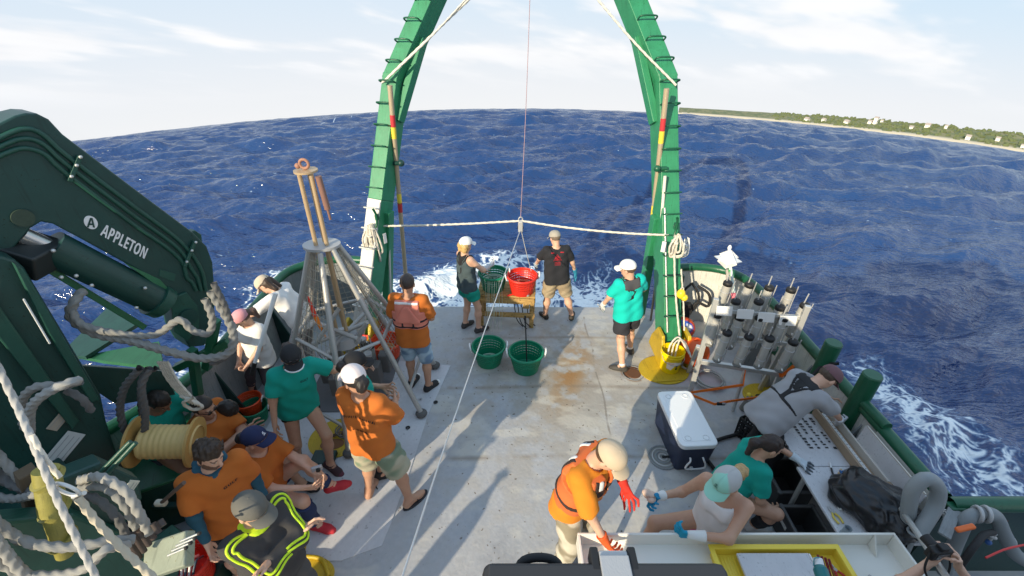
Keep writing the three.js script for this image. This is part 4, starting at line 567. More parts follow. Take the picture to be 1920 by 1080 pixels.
  { const t = thing('net_float', 'small yellow float tied to the right A-frame leg', 'float', D(1277, 551, 5.4)); obj('float_body', [ball(0.06, 0, 0, 0, 1, 1.25, 1), ball(0.05, 0.05, -0.05, 0.02)], M(0.85, 0.62, 0.03, 0.4), t); obj('eye', [put(new THREE.TorusGeometry(0.022, 0.008, 6, 12), 0, 0.08, 0)], mRope, t); }
  // strut poles with coloured tape
  const mBrass = M(0.46, 0.37, 0.25, 0.42, { metalness: 0.25, bumpMap: wearTex, bumpScale: 0.001 });
  const strut = (label, a, c, tapes) => { const t = thing('strut_pole', label, 'pole'), L = (k) => a.clone().lerp(c, k); obj('shaft', [rod(a, c, 0.034, 0.034, 16)], mBrass, t); for (const [k, n, m] of tapes) obj(n, [rod(L(k), L(k + 0.045), 0.0355, 0.0355, 16)], m, t); return t; };
  const mR = M(0.5, 0.03, 0.04, 0.6), mY = M(0.72, 0.56, 0.05, 0.6);
  let t = strut('tan strut pole with red and yellow tape inside the left A-frame leg', D(731, 160, 6.55), G(765, 568), [[0.105, 'red_tape', mR], [0.15, 'yellow_tape', mY], [0.425, 'yellow_tape', mY], [0.465, 'red_tape', mR]]); obj('clamp', [rod(D(733, 306, 6.6), D(754, 306, 6.5), 0.03), ball(0.05, ...D(752, 306, 6.5).toArray())], mGreenDark, t);
  t = strut('tan strut pole with red and yellow tape inside the right A-frame leg', D(1250, 166, 6.2), G(1204, 592), [[0.10, 'red_tape', mR], [0.145, 'yellow_tape', mY], [0.44, 'yellow_tape', mY], [0.49, 'red_tape', mR]]); obj('clamp', [rod(D(1228, 316, 6.1), D(1250, 316, 6.1), 0.03), ball(0.045, ...D(1232, 316, 6.05).toArray())], mGreen, t);
  t = thing('boat_hook', 'long pale pole with dark lower end beside the right strut', 'pole'); obj('upper_shaft', [rod(D(1247, 330, 6.0), D(1232, 512, 5.9), 0.021)], M(0.72, 0.68, 0.58, 0.5), t); obj('lower_shaft', [rod(D(1232, 512, 5.9), G(1220, 600), 0.018)], M(0.2, 0.17, 0.13, 0.6), t);
  t = thing('boat_hook', 'thin white pole standing along the inside of the left A-frame leg', 'pole'); obj('upper_shaft', [rod(D(725, 322, 6.5), D(733, 560, 6.1), 0.016)], mWhitePaint, t); obj('lower_shaft', [rod(D(733, 560, 6.1), G(738, 585), 0.02)], mGalv, t);
  // name plates on the legs
  for (const [px, py, f, w] of [[722, 447, 6.05, 'left'], [1244, 463, 5.62, 'right']]) { const q = thing('notice_plate', `small white notice plate on the ${w} A-frame leg`, 'plate', D(px, py, f), w === 'left' ? 0.9 : -0.5); obj('plate', [rbox(0.055, 0.16, 0.006, 0.003)], mWhite, q); for (const y of [-0.065, 0.065]) obj('rivet', [ball(0.006, 0, y, 0.004)], mGalv, q); }
}

// ---------------------------------------------------------------- baskets
const mBaskG = M(0.0, 0.20, 0.10, 0.42), mBaskR = M(0.66, 0.03, 0.015, 0.42), mBaskO = M(0.72, 0.07, 0.012, 0.42);
function basket(m, s = 1) {                                                 // slatted bushel basket: floor, ring bands and staves with real gaps
  const g = new THREE.Group(), R0 = 0.165, R1 = 0.225, H = 0.30, at = (h) => R0 + (R1 - R0) * h / H;
  const band = (h, w, o = 0) => lathe([[at(h) - 0.004, h], [at(h) + 0.004 + o, h], [at(h + w) + 0.004 + o, h + w], [at(h + w) - 0.004, h + w], [at(h) - 0.004, h]], 40);
  obj('floor', [lathe([[0, 0.0], [R0, 0.0], [R0 + 0.004, 0.02], [R0 - 0.006, 0.02], [R0 - 0.01, 0.008], [0, 0.008]], 32)], m, g);
  obj('wall', [band(0, 0.11), band(0.16, 0.028), band(0.118, 0.03), band(0.2, 0.026), band(0.236, 0.03)], m, g);
  const st = []; for (let i = 0; i < 30; i++) { const a = i / 30 * 6.2832, p = (h) => W3(Math.sin(a) * at(h), h, Math.cos(a) * at(h)); st.push(bar(p(0.1), p(0.29), 0.007, 0.012, W3(Math.sin(a), 0, Math.cos(a)), 0)); } obj('staves', st, m, g).userData.kind = 'stuff';
  obj('rim', [lathe([[R1 - 0.008, H - 0.035], [R1 + 0.012, H - 0.035], [R1 + 0.02, H - 0.02], [R1 + 0.016, H], [R1 - 0.002, H + 0.004], [R1 - 0.01, H - 0.004], [R1 - 0.008, H - 0.035]], 44)], m, g);
  for (const k of [-1, 1]) obj('handle', [tube([W3(k * (R1 + 0.016), H - 0.06, -0.05), W3(k * (R1 + 0.034), H + 0.01, -0.045), W3(k * (R1 + 0.04), H + 0.03, 0), W3(k * (R1 + 0.034), H + 0.01, 0.045), W3(k * (R1 + 0.016), H - 0.06, 0.05)], 0.012, 20, 8)], mWhite, g);
  g.scale.setScalar(s); return g;
}
const placeBasket = (m, pos, turn, label, s = 1, group) => { const b = basket(m, s); b.name = numbered('fish_basket'); b.position.copy(pos); b.rotation.y = turn; scene.add(b); return tag(b, label, 'basket', group); };
const coil = (pos, r, n, th, m, label, name = 'rope_coil', flat = 0.02) => { const pts = []; for (let i = 0; i <= n * 10; i++) { const a = i / 10 * 6.2832 + 0.4, q = r * (0.55 + 0.45 * vn(i * 0.37, r * 90)); pts.push(pos.clone().add(W3(Math.cos(a) * q, flat * (i / (n * 10)) * n * 0.6 + th * vn(i * 0.9, 4), Math.sin(a) * q))); } return tag(obj(name, [new THREE.TubeGeometry(new THREE.CatmullRomCurve3(pts), n * 26, th, 5)], m), label, 'rope'); };
const TBL = V(-0.08, 0, 6.22);
{
  const t = thing('work_bench', 'weathered wooden bench carrying two baskets at the stern', 'bench', TBL, -0.07);
  const w = 0.92, d = 0.46, h = 0.6, wm = tex(256, 64, (x, y, o) => { const n = fbm(x / 60, y / 3, 4), q = fbm(x / 9, y / 9 + 50, 3); o[0] = 176 + (n - 0.5) * 70 - 50 * ss(0.6, 0.8, q); o[1] = 142 + (n - 0.5) * 60 - 44 * ss(0.6, 0.8, q); o[2] = 86 + (n - 0.5) * 46 - 30 * ss(0.6, 0.8, q); }), mT = M(1, 1, 1, 0.75, { map: wm, bumpMap: wearTex, bumpScale: 0.002 });
  for (const x of [-1, 1]) for (const z of [-1, 1]) obj('leg', uvAll([rbox(0.07, h - 0.03, 0.07, 0.006, x * (w / 2 - 0.05), h / 2 - 0.015, z * (d / 2 - 0.05))], 2), mT, t);
  for (let i = 0; i < 4; i++) obj('plank', uvAll([rbox(w, 0.035, d / 4 - 0.006, 0.005, rr(-0.008, 0.008), h, -d / 2 + (i + 0.5) * d / 4)], 2), mT, t);
  for (const z of [-1, 1]) { obj('apron', uvAll([rbox(w - 0.02, 0.1, 0.03, 0.005, 0, h - 0.07, z * (d / 2 - 0.002))], 2), mT, t); obj('stretcher', uvAll([rbox(w, 0.085, 0.03, 0.005, 0, 0.26, z * (d / 2 - 0.004))], 2), mT, t); }
  obj('end_brace', uvAll([rbox(0.03, 0.09, d - 0.04, 0.005, -w / 2 + 0.02, 0.36, 0), rbox(0.03, 0.09, d - 0.04, 0.005, w / 2 - 0.02, 0.36, 0)], 2), mT, t); obj('wedge_block', uvAll([rbox(0.1, 0.1, 0.1, 0.01, 0.32, 0.45, d / 2 - 0.03)], 2), mT, t);
  const top = TBL.y + 0.62;
  const g1 = placeBasket(mBaskG, V(-0.30, top, 6.22), 0.2, 'green basket with cord spilling over its rim, on the wooden bench', 1.0);
  placeBasket(mBaskR, V(0.16, top, 6.12), 0.1, 'red basket standing on the wooden bench', 1.02);
  coil(V(-0.30, top + 0.12, 6.22), 0.19, 7, 0.006, M(0.5, 0.62, 0.5, 0.8), 'pale green fishing line coiled in the basket on the bench', 'line_coil', 0.012); coil(V(0.16, top + 0.1, 6.12), 0.18, 6, 0.007, M(0.72, 0.2, 0.1, 0.8), 'reddish line coiled in the red basket on the bench', 'line_coil', 0.012);
  const strands = []; for (let i = 0; i < 12; i++) { const x = -0.42 + i * 0.022 + rr(-0.01, 0.01), L = rr(0.3, 0.75); strands.push(tube([V(x, top + 0.30, 6.05), V(x + 0.01, top + 0.26, 5.98), V(x + rr(-0.02, 0.03), top - L * 0.4, 5.965 + rr(-0.02, 0.01)), V(x + rr(-0.03, 0.06), top - L, 5.94 + rr(-0.05, 0.03))], 0.0028, 14, 4)); } tag(obj('hanging_strands', strands, M(0.55, 0.62, 0.5, 0.8)), 'loose pale fishing strands hanging from the green basket over the bench', 'fishing line', null, 'stuff');
  const can = thing('drink_can', 'silver drink can on the bench in front of the red basket', 'can', V(0.24, top, 5.99)); obj('can_body', [lathe([[0, 0], [0.026, 0], [0.033, 0.008], [0.033, 0.108], [0.027, 0.12]], 20)], M(0.75, 0.75, 0.76, 0.3, { metalness: 0.6 }), can); obj('lid', [lathe([[0, 0.117], [0.024, 0.117], [0.027, 0.121]], 20)], mGalv, can); obj('print_band', [lathe([[0.0336, 0.035], [0.0336, 0.075]], 20)], M(0.4, 0.05, 0.05, 0.4), can);
  const kn = thing('filleting_knife', 'knife with red handle lying on the bench', 'knife', V(-0.02, top + 0.012, 6.0), 0.5); obj('handle', [rbox(0.13, 0.022, 0.028, 0.01)], mBaskR, kn); obj('blade', [prism([[0.06, -0.012], [0.2, 0.0], [0.06, 0.012]], 0.004).rotateX(Math.PI / 2)], mAlu, kn);
  const sh = []; for (const [x, z] of [[0.1, 0.04], [0.16, 0.1], [0.22, 0.05], [0.3, 0.02]]) sh.push(tube([W3(x, 0.56, z), W3(x + 0.02, 0.36, z + 0.1), W3(x + 0.07, 0.12, z + 0.16), W3(x + 0.16, 0.03, z + 0.2)], 0.008, 14, 5)); const sc = obj('shock_cords', sh, mRubber); sc.position.copy(TBL); tag(sc, 'black cords dangling beneath the wooden bench', 'cord', null, 'stuff');
  placeBasket(mBaskG, G(917, 678), 0.1, 'green basket of tangled line on the wet deck, under the taut cable', 1.03);
  placeBasket(mBaskG, G(986, 690), 0.0, 'empty green basket on the wet deck, off the taut cable', 1.06);
  coil(G(917, 678).setY(0.02), 0.17, 6, 0.004, M(0.45, 0.6, 0.48, 0.8), 'tangled pale line inside the green deck basket', 'line_coil', 0.01);
  const pole = thing('gaff_rod', 'thin dark rod standing in the empty green basket', 'rod'); obj('shaft', [rod(G(988, 690).setY(0.02), D(985, 596, 5.3), 0.009)], mBlack, pole); obj('grip', [rod(D(985, 606, 5.27), D(985, 592, 5.32), 0.014)], mRubber, pole);
}

// ---------------------------------------------------------------- tripod coring frame on the port side
{
  const C = V(-2.15, 0, 4.62), t = thing('coring_frame', 'tall aluminium pyramid coring frame standing on long splayed legs', 'sampling frame', C);
  const feet = [[0.25, 1.12], [0.99, 0.52], [1.03, -0.40], [0.25, -1.1], [-0.85, -0.55], [-0.82, 0.42]].map(([x, z]) => W3(x, 0.05, z)), top = 2.18;
  const mTube = M(0.42, 0.41, 0.39, 0.5, { metalness: 0.4, bumpMap: wearTex, bumpScale: 0.001 }), mBrassy = M(0.55, 0.40, 0.24, 0.42, { metalness: 0.35 });
  obj('top_plate', [put(new THREE.CylinderGeometry(0.19, 0.19, 0.03, 32).scale(1.1, 1, 0.85), 0, top, 0)], mGalv, t);
  feet.forEach((p, i) => { const a = W3(p.x * 0.15, top - 0.02, p.z * 0.15); const lg = obj('leg', [rod(a, p, 0.03, 0.034, 12)], mTube, t); obj('foot_pad', [ball(0.075, p.x, 0.045, p.z, 1, 0.62, 1, 18)], M(0.10, 0.095, 0.09, 0.7), lg); });
  const ring = (h, m, r) => feet.forEach((p, i) => { const q = feet[(i + 1) % 6], k = 1 - h / top, A = (u) => W3(u.x * (0.15 + 0.85 * k), h, u.z * (0.15 + 0.85 * k)); obj('cross_tube', [rod(A(p), A(q), r, r, 10)], m, t); });
  ring(1.05, mTube, 0.022); feet.forEach((p, i) => { if (i === 2 || i === 4) return; const q = feet[(i + 1) % 6], A = (u, h) => W3(u.x * (1 - 0.85 * h / top), h, u.z * (1 - 0.85 * h / top)); if (i !== 1) return; obj('cross_tube', [rod(A(p, 0.35), A(q, 0.35), 0.02)], mTube, t); });
  obj('cross_tube', [rod(W3(0.22, 0.3, 0.98), W3(-0.75, 0.3, 0.4), 0.02)], mTube, t);
  for (const a of [0.5, 2.6, 4.7]) obj('guide_rod', [rod(W3(Math.cos(a) * 0.07, 1.0, Math.sin(a) * 0.07), W3(Math.cos(a) * 0.07 + 0.02, 3.02, Math.sin(a) * 0.07), 0.024, 0.024, 14)], mBrassy, t);
  obj('rod_cap', [put(new THREE.CylinderGeometry(0.12, 0.12, 0.02, 20), 0.02, 3.03, 0)], mBrassy, t); obj('lifting_eye', [put(new THREE.TorusGeometry(0.045, 0.016, 8, 18), 0.02, 3.1, 0), ball(0.03, -0.05, 3.08, 0)], M(0.36, 0.18, 0.12, 0.6), t);
  obj('pressure_tube', [rod(W3(0.15, 2.98, 0.03), W3(0.17, 2.62, 0.03), 0.032), rod(W3(0.17, 2.62, 0.03), W3(0.175, 2.5, 0.03), 0.014)], M(0.24, 0.13, 0.1, 0.45), t);
  for (const [x0, z0, x1, z1, h] of [[-0.3, 0.25, 0.35, -0.2, 0.95], [-0.35, -0.1, 0.3, 0.3, 1.02], [-0.1, 0.4, 0.15, -0.4, 0.9]]) obj('spar', [rod(W3(x0, h, z0), W3(x1, h + 0.05, z1), 0.028)], mTube, t);
  obj('brace', [rod(W3(-0.05, 0.55, 0.15), W3(0.33, 1.1, 0.0), 0.03)], mTube, t); obj('brace', [rod(W3(-0.3, 0.9, 0.3), W3(0.05, 1.35, 0.05), 0.026)], mTube, t);
  obj('core_head', [put(new THREE.CylinderGeometry(0.16, 0.2, 0.12, 24), 0, 0.86, 0)], mGalv, t);
  // netting between the upper legs: thin cords, one mass
  const net = []; for (const [i, j] of [[4, 5], [5, 0], [1, 2], [2, 3], [3, 4]]) { const p = feet[i], q = feet[j], A = (u, h) => W3(u.x * (1 - 0.85 * h / top) * 0.985, h, u.z * (1 - 0.85 * h / top) * 0.985); for (let k = 1; k < 14; k++) net.push(rod(A(p, 0.75 + k * 0.1), A(q, 0.75 + k * 0.1), 0.0035, 0.0035, 4)); for (let k = 1; k < 9; k++) net.push(rod(A(p, 0.8).lerp(A(q, 0.8), k / 9), A(p, 2.1).lerp(A(q, 2.1), k / 9), 0.0035, 0.0035, 4)); }
  obj('netting', net, M(0.36, 0.33, 0.27, 0.9), t).userData.kind = 'stuff';
  // hanging core tubes and weights
  for (let i = 0; i < 8; i++) { const a = i / 8 * 6.283 + 0.3, x = Math.cos(a) * 0.24 + 0.05, z = Math.sin(a) * 0.24; const u = obj('core_tube', [put(new THREE.CylinderGeometry(0.05, 0.05, 0.42, 18), x, 0.42, z)], i % 3 ? M(0.34, 0.34, 0.32, 0.4) : M(0.16, 0.15, 0.13, 0.6), t); for (const [r, y] of [[0.056, 0.64], [0.06, 0.2]]) obj('tube_cap', [put(new THREE.CylinderGeometry(r, r, 0.05, 18), x, y, z)], i % 2 ? mBlack : mGalv, u); }
  for (const [x, z, w] of [[0.34, 0.1, 0.16], [0.42, -0.12, 0.14], [-0.1, 0.34, 0.12], [-0.3, 0.1, 0.13]]) obj('ballast_weight', [rbox(w, 0.3, w, 0.02, x, 0.36, z)], M(0.12, 0.115, 0.11, 0.7), t);
  const jn = []; for (let i = 0; i < 26; i++) { const a = rr(0, 6.28), r = rr(0.05, 0.42), h = rr(0.5, 0.9); jn.push(tube([W3(Math.cos(a) * r, h, Math.sin(a) * r), W3(Math.cos(a + 0.3) * r * 1.1, h - rr(0.1, 0.3), Math.sin(a + 0.3) * r), W3(Math.cos(a + 0.5) * r, h - rr(0.1, 0.45), Math.sin(a + 0.5) * r)], rr(0.004, 0.012), 10, 5)); } obj('rigging', jn, mRopeGrey, t).userData.kind = 'stuff';
  const fl = thing('marker_cone', 'slim orange fabric marker tied inside the coring frame', 'marker', D(577, 556, 4.5)); obj('upper_half', [rod(W3(0, 0, 0), W3(0.04, -0.26, 0.03), 0.012, 0.03)], M(0.8, 0.06, 0.03, 0.7), fl); obj('lower_half', [rod(W3(0.04, -0.26, 0.03), W3(0.11, -0.56, 0.06), 0.03, 0.012)], M(0.86, 0.24, 0.02, 0.7), fl);
  tag(obj('mesh_mat', [rbox(1.05, 0.02, 1.2, 0.006, -2.2, 0.012, -4.75)], M(0.14, 0.14, 0.145, 0.85, { bumpMap: wearTex, bumpScale: 0.004 })), 'dark rubber mat on the deck below the coring frame', 'mat');
  placeBasket(mBaskR, G(702, 640).setY(0), 0.8, 'red basket behind the coring frame leg, on the yellow pad', 0.95); placeBasket(mBaskO, G(728, 668), 0.3, 'orange red basket of cord beside the man in the life vest', 0.98); coil(G(728, 668).setY(0.06), 0.16, 6, 0.006, M(0.75, 0.5, 0.2, 0.8), 'orange cord coiled in the orange red basket', 'line_coil', 0.02);
}

// ---------------------------------------------------------------- yellow deck pads, drain, hatch, valves
{
  const pad = (p, rx, rz, turn, label) => { const t = thing('deck_pad', label, 'deck pad', p.setY(0.008), turn), g = new THREE.CylinderGeometry(1, 1, 0.014, 40); g.scale(rx, 1, rz); obj('plate', uvAll([g.translate(0, 0.002, 0)]), mYellow, t); return t; };
  let t = pad(G(632, 822), 0.33, 0.3, 0.1, 'yellow painted deck pad holding frayed rope and chain'); obj('rust_patch', [put(new THREE.CylinderGeometry(0.1, 0.1, 0.004, 20).scale(1.4, 1, 0.8), -0.03, 0.012, 0.1)], M(0.2, 0.09, 0.04, 0.9), t);
  { const ch = thing('chain', 'short rusty chain lying on the yellow deck pad', 'chain', G(630, 818).setY(0.03)); for (let i = 0; i < 8; i++) obj('link', [put(new THREE.TorusGeometry(0.028, 0.008, 6, 14).scale(1.4, 1, 1), -0.15 + i * 0.05, rr(-0.006, 0.006), 0.03 * Math.sin(i), i % 2 ? 1.3 : 0.1, 0.4, 0)], M(0.17, 0.11, 0.08, 0.7), ch); }
  coil(G(650, 812).setY(0.03), 0.13, 3, 0.009, M(0.16, 0.14, 0.12, 0.9), 'dark frayed rope on the yellow deck pad', 'rope_coil');
  t = pad(G(688, 652), 0.42, 0.26, 0, 'yellow painted deck pad under the red baskets'); obj('padeye', [prism([[-0.08, 0], [0.08, 0], [0.04, 0.16], [-0.04, 0.16]], 0.04, 0.006).translate(-0.25, 0, 0)], mYellow, t);
  t = pad(G(1430, 742), 0.27, 0.22, 0.2, 'yellow deck pad under the bottle rack'); for (const x of [-0.08, 0.1]) obj('socket', [put(new THREE.TorusGeometry(0.035, 0.01, 6, 16), x, 0.012, 0.02, Math.PI / 2)], M(0.12, 0.09, 0.03, 0.7), t);
  t = pad(G(420, 1050), 0.75, 0.42, 0.1, 'wide yellow painted deck area beside the crane base'); obj('edge_bar', [rbox(1.2, 0.03, 0.05, 0.008, 0, 0.02, 0.1)], mYellow, t);
  t = pad(G(585, 1072), 0.22, 0.13, -0.2, 'yellow deck pad near the man in the black jacket'); obj('edge_roll', [tube([W3(-0.15, 0.02, -0.1), W3(0.05, 0.03, -0.1), W3(0.19, 0.02, 0.02)], 0.02, 16, 8)], mYellow, t);
  t = pad(G(1244, 694), 0.36, 0.3, 0.1, 'yellow deck pad under the yellow bucket'); obj('rim_bar', [rbox(0.4, 0.02, 0.03, 0.006, 0, 0.015, 0.24)], mYellow, t);
  t = thing('deck_drain', 'round rusty drain cover let into the deck', 'drain', G(1187, 700).setY(0.003)); obj('rim', [put(new THREE.TorusGeometry(0.15, 0.006, 6, 32), 0, 0.003, 0, Math.PI / 2)], mGreyPaint, t); obj('cover', [put(new THREE.CylinderGeometry(0.1, 0.11, 0.008, 26), 0, 0.002, 0)], M(0.13, 0.055, 0.025, 0.9, { bumpMap: wearTex, bumpScale: 0.006 }), t);
  t = thing('deck_hatch', 'round grey hatch of concentric rings next to the cooler', 'hatch', G(1243, 858).setY(0.004)); for (const [r, m] of [[0.16, mGreyPaint], [0.12, mGalv], [0.08, mGreyPaint], [0.045, mGalv]]) obj('ring', [put(new THREE.TorusGeometry(r, 0.012, 6, 36), 0, 0.002, 0, Math.PI / 2)], m, t); obj('cover', [put(new THREE.CylinderGeometry(0.165, 0.165, 0.008, 36), 0, 0.002, 0)], M(0.22, 0.22, 0.21, 0.7), t); obj('grip', [rbox(0.09, 0.012, 0.03, 0.005, 0.03, 0.012, 0)], mBlack, t);
  t = thing('deck_socket', 'round galvanised deck socket under the bottle rack', 'socket', G(1438, 716).setY(0.004)); obj('ring', [put(new THREE.TorusGeometry(0.09, 0.014, 6, 26), 0, 0.008, 0, Math.PI / 2)], mGalv, t); obj('cover', [put(new THREE.CylinderGeometry(0.08, 0.08, 0.02, 24), 0, 0.006, 0)], mGreyPaint, t);
}

// ---------------------------------------------------------------- starboard aft corner: bucket, buoys, bottle rack
{
  let t = thing('plastic_bucket', 'bright yellow plastic bucket with torn label and rope inside', 'bucket', G(1254, 692)); const mB = M(0.86, 0.62, 0.0, 0.38);
  obj('bucket_wall', [lathe([[0, 0.0], [0.125, 0.0], [0.13, 0.01], [0.155, 0.34], [0.164, 0.345], [0.164, 0.36], [0.15, 0.36], [0.123, 0.015], [0, 0.012]], 36)], mB, t); obj('rim_band', [lathe([[0.15, 0.29], [0.166, 0.295], [0.166, 0.31], [0.153, 0.312]], 36)], mB, t);
  { const lt = canvasTex(256, 128, (c, w, h) => { c.clearRect(0, 0, w, h); c.fillStyle = '#f1e6dc'; c.beginPath(); c.moveTo(4, 20); c.lineTo(120, 6); c.lineTo(240, 24); c.lineTo(200, 50); c.lineTo(130, 60); c.lineTo(80, 118); c.lineTo(10, 104); c.fill(); c.fillStyle = '#2a2208'; c.fillRect(150, 54, 30, 24); c.fillRect(148, 88, 36, 26); c.fillStyle = '#e8a08a'; c.fillRect(20, 26, 90, 8); }); const g = new THREE.CylinderGeometry(0.151, 0.139, 0.17, 24, 1, true, -0.75, 1.6); obj('label', [g.translate(0, 0.17, 0)], M(1, 1, 1, 0.7, { map: lt, transparent: true }), t); }
  obj('bail', [tube([W3(-0.16, 0.32, 0), W3(-0.14, 0.24, 0.1), W3(0, 0.2, 0.165), W3(0.14, 0.24, 0.1), W3(0.16, 0.32, 0)], 0.004, 20, 5)], mGalv, t);
  for (let i = 0; i < 3; i++) { const p = G(1254, 692); tag(obj('rope_end', [rope([p.clone().add(W3(-0.06 + i * 0.05, 0.2, 0)), p.clone().add(W3(-0.04 + i * 0.06, 0.42 + i * 0.04, -0.04)), p.clone().add(W3(0.06 + i * 0.06, 0.52 - i * 0.05, -0.08)), p.clone().add(W3(0.19 + i * 0.02, 0.36 - i * 0.03, 0.02 + i * 0.04))], 0.012, 40, 70, 4)], mRope), 'white rope end coming out of the yellow bucket', 'rope', 'rope ends in the yellow bucket'); }
  t = thing('mooring_buoy', 'large round orange buoy next to the yellow bucket', 'buoy', V(2.64, 0, 5.12)); obj('buoy_ball', [ball(0.215, 0, 0.215, 0, 1, 1, 1, 28)], M(0.78, 0.10, 0.01, 0.45), t); obj('eye', [put(new THREE.TorusGeometry(0.035, 0.014, 8, 16), 0, 0.42, 0)], M(0.7, 0.08, 0.01, 0.5), t);
  t = thing('net_buoy', 'orange and blue patched buoy resting behind the big orange buoy', 'buoy', V(2.62, 0.3, 5.58)); { const g = new THREE.SphereGeometry(0.17, 28, 20), p = g.attributes.position, c = []; for (let i = 0; i < p.count; i++) { const n = vn3(p.getX(i) * 9, p.getY(i) * 9, p.getZ(i) * 9 + 4); const q = n > 0.62 ? [0.8, 0.8, 0.82] : n > 0.44 ? [0.02, 0.09, 0.45] : [0.75, 0.08, 0.01]; c.push(...q); } g.setAttribute('color', new THREE.Float32BufferAttribute(c, 3)); obj('buoy_ball', [g], new THREE.MeshPhysicalMaterial({ vertexColors: true, roughness: 0.5 }), t); obj('eye', [put(new THREE.TorusGeometry(0.03, 0.012, 8, 16), -0.05, 0.17, 0)], mBaskR, t); obj('pedestal', [put(new THREE.CylinderGeometry(0.08, 0.1, 0.14, 16), 0, -0.2, 0)], mBlack, t); }
  coil(G(1330, 716).setY(0.02), 0.24, 4, 0.012, mRopeGrey, 'grey rope heaped on the deck next to the bottle rack leg'); coil(G(1290, 690).setY(0.02), 0.12, 3, 0.01, mRopeGrey, 'small grey rope loop next to the orange buoy');
  // black hoses and harness hung on the bulwark corner
  { const p = V(2.78, 0.75, 6.0), h = thing('harness', 'black straps and hose hung on the bulwark corner', 'harness', p); obj('strap', [tube([W3(0, 0.1, 0), W3(0.12, -0.1, 0.08), W3(0.05, -0.35, 0.1), W3(-0.1, -0.4, 0.05), W3(-0.12, -0.05, 0.03), W3(0, 0.1, 0)], 0.02, 40, 6)], mRubber, h); obj('hose', [tube([W3(0.1, 0.05, 0), W3(0.26, -0.05, 0.1), W3(0.28, -0.25, 0.12), W3(0.1, -0.2, 0.1), W3(0.02, -0.4, 0.12)], 0.022, 40, 8)], mRubber, h); obj('pouch', [rbox(0.16, 0.3, 0.1, 0.03, -0.05, -0.35, 0.1)], mBlack, h); }
  // rack
  const A = V(2.38, 0, 4.43), B = V(3.27, 0, 4.16), dx = B.clone().sub(A).normalize(), turn = Math.atan2(-dx.z, dx.x), back = W3(dx.z, 0, -dx.x);
  t = thing('bottle_rack', 'aluminium stand holding rows of grey water sampling bottles', 'rack'); const up = (p, y, b = 0) => p.clone().setY(y).addScaledVector(back, b);
  obj('upright', [bar(up(A, 0.02), up(A, 1.58), 0.06, 0.05, back)], mAlu, t); obj('upright', [bar(up(B, 0.02), up(B, 1.66), 0.06, 0.05, back)], mAlu, t);
  obj('upright', [bar(up(A, 0.02, 0.5), up(A, 0.66, 0.28), 0.05, 0.05, back)], mAlu, t); obj('upright', [bar(up(B, 0.02, 0.42), up(B, 1.6, 0.06), 0.05, 0.05, back)], mAlu, t);
  obj('rail', [bar(up(A, 0.63), up(B, 0.66), 0.05, 0.06)], mAlu, t); obj('rail', [bar(up(A, 1.4, 0.03), up(B, 1.48, 0.03), 0.03, 0.05)], mAlu, t); obj('rail', [bar(up(A, 1.02, 0.05), up(B, 1.08, 0.05), 0.03, 0.05)], mAlu, t);
  const mid = A.clone().lerp(B, 0.58); obj('centre_leg', [rod(up(mid, 0.02, -0.1), up(mid, 0.63, -0.02), 0.022)], mAlu, t);
  for (let i = 0; i < 4; i++) { const p = A.clone().lerp(B, 0.12 + i * 0.24); obj('tag_plate', [bar(up(p, 1.44, -0.035).addScaledVector(dx, -0.085), up(p, 1.46, -0.035).addScaledVector(dx, 0.085), 0.008, 0.13, Y, 0.003)], mWhite, t); }
  const mPVC = M(0.40, 0.39, 0.36, 0.35, { clearcoat: 0.3, bumpMap: wearTex, bumpScale: 0.0006 }), mPVC2 = M(0.30, 0.28, 0.25, 0.4);
  const mk = () => { const b = thing('sampling_bottle', '', 'bottle'); obj('barrel', [lathe([[0, 0.06], [0.045, 0.06], [0.047, 0.07], [0.047, 0.44], [0.045, 0.45], [0, 0.45]], 24)], mPVC, b); obj('end_cap', [lathe([[0, 0.45], [0.053, 0.45], [0.053, 0.485], [0.042, 0.5], [0.02, 0.505], [0, 0.505]], 24)], mBlack, b); obj('end_cap', [lathe([[0, 0.02], [0.04, 0.02], [0.051, 0.03], [0.051, 0.06], [0, 0.06]], 24)], M(0.16, 0.16, 0.15, 0.5), b); for (const y of [0.36, 0.16]) obj('clamp_band', [put(new THREE.TorusGeometry(0.049, 0.005, 6, 24), 0, y, 0, Math.PI / 2)], mGalv, b); obj('trigger_rod', [rod(W3(0.066, 0.05, 0), W3(0.066, 0.52, 0), 0.006), rod(W3(-0.02, 0.5, 0), W3(-0.02, 0.63, 0.0), 0.007)], mGalv, b); obj('spigot', [rod(W3(0, 0.1, 0.05), W3(0, 0.1, 0.085), 0.008)], mWhite, b); return b; };
  const b0 = mk(); scene.remove(b0); names.set('sampling_bottle', 0);
  const rows = [['rear raised row', 1.2, 0.22, 0.10, 0.03], ['middle row', 1.06, 0.10, 0.22, 0.05], ['low hanging row', 0.9, 0.0, 0.06, -0.02], ['lowest front row', 0.74, -0.12, 0.17, 0.04]], place = ['by the left upright', 'left of centre', 'right of centre', 'by the right upright'];
  const tagw = ['at the upright by the buoys', 'second from the upright by the buoys', 'third from the upright by the buoys', 'at the upright by the grey shirt'];
  rows.forEach(([rw, y, b, off, tl], r) => { for (let i = 0; i < 4; i++) { const p = up(A.clone().lerp(B, off + i * 0.245 + (r % 2 ? 0.01 : 0)), y + i * 0.02 + rr(-0.03, 0.03), b), q = dup(b0, p, turn + rr(-0.3, 0.3), `grey sampling bottle, ${rw}, ${tagw[i]}`, 'water sampling bottles in the rack'); q.rotation.z = rr(-0.04, 0.02) - 0.02; q.rotation.x = tl; } });
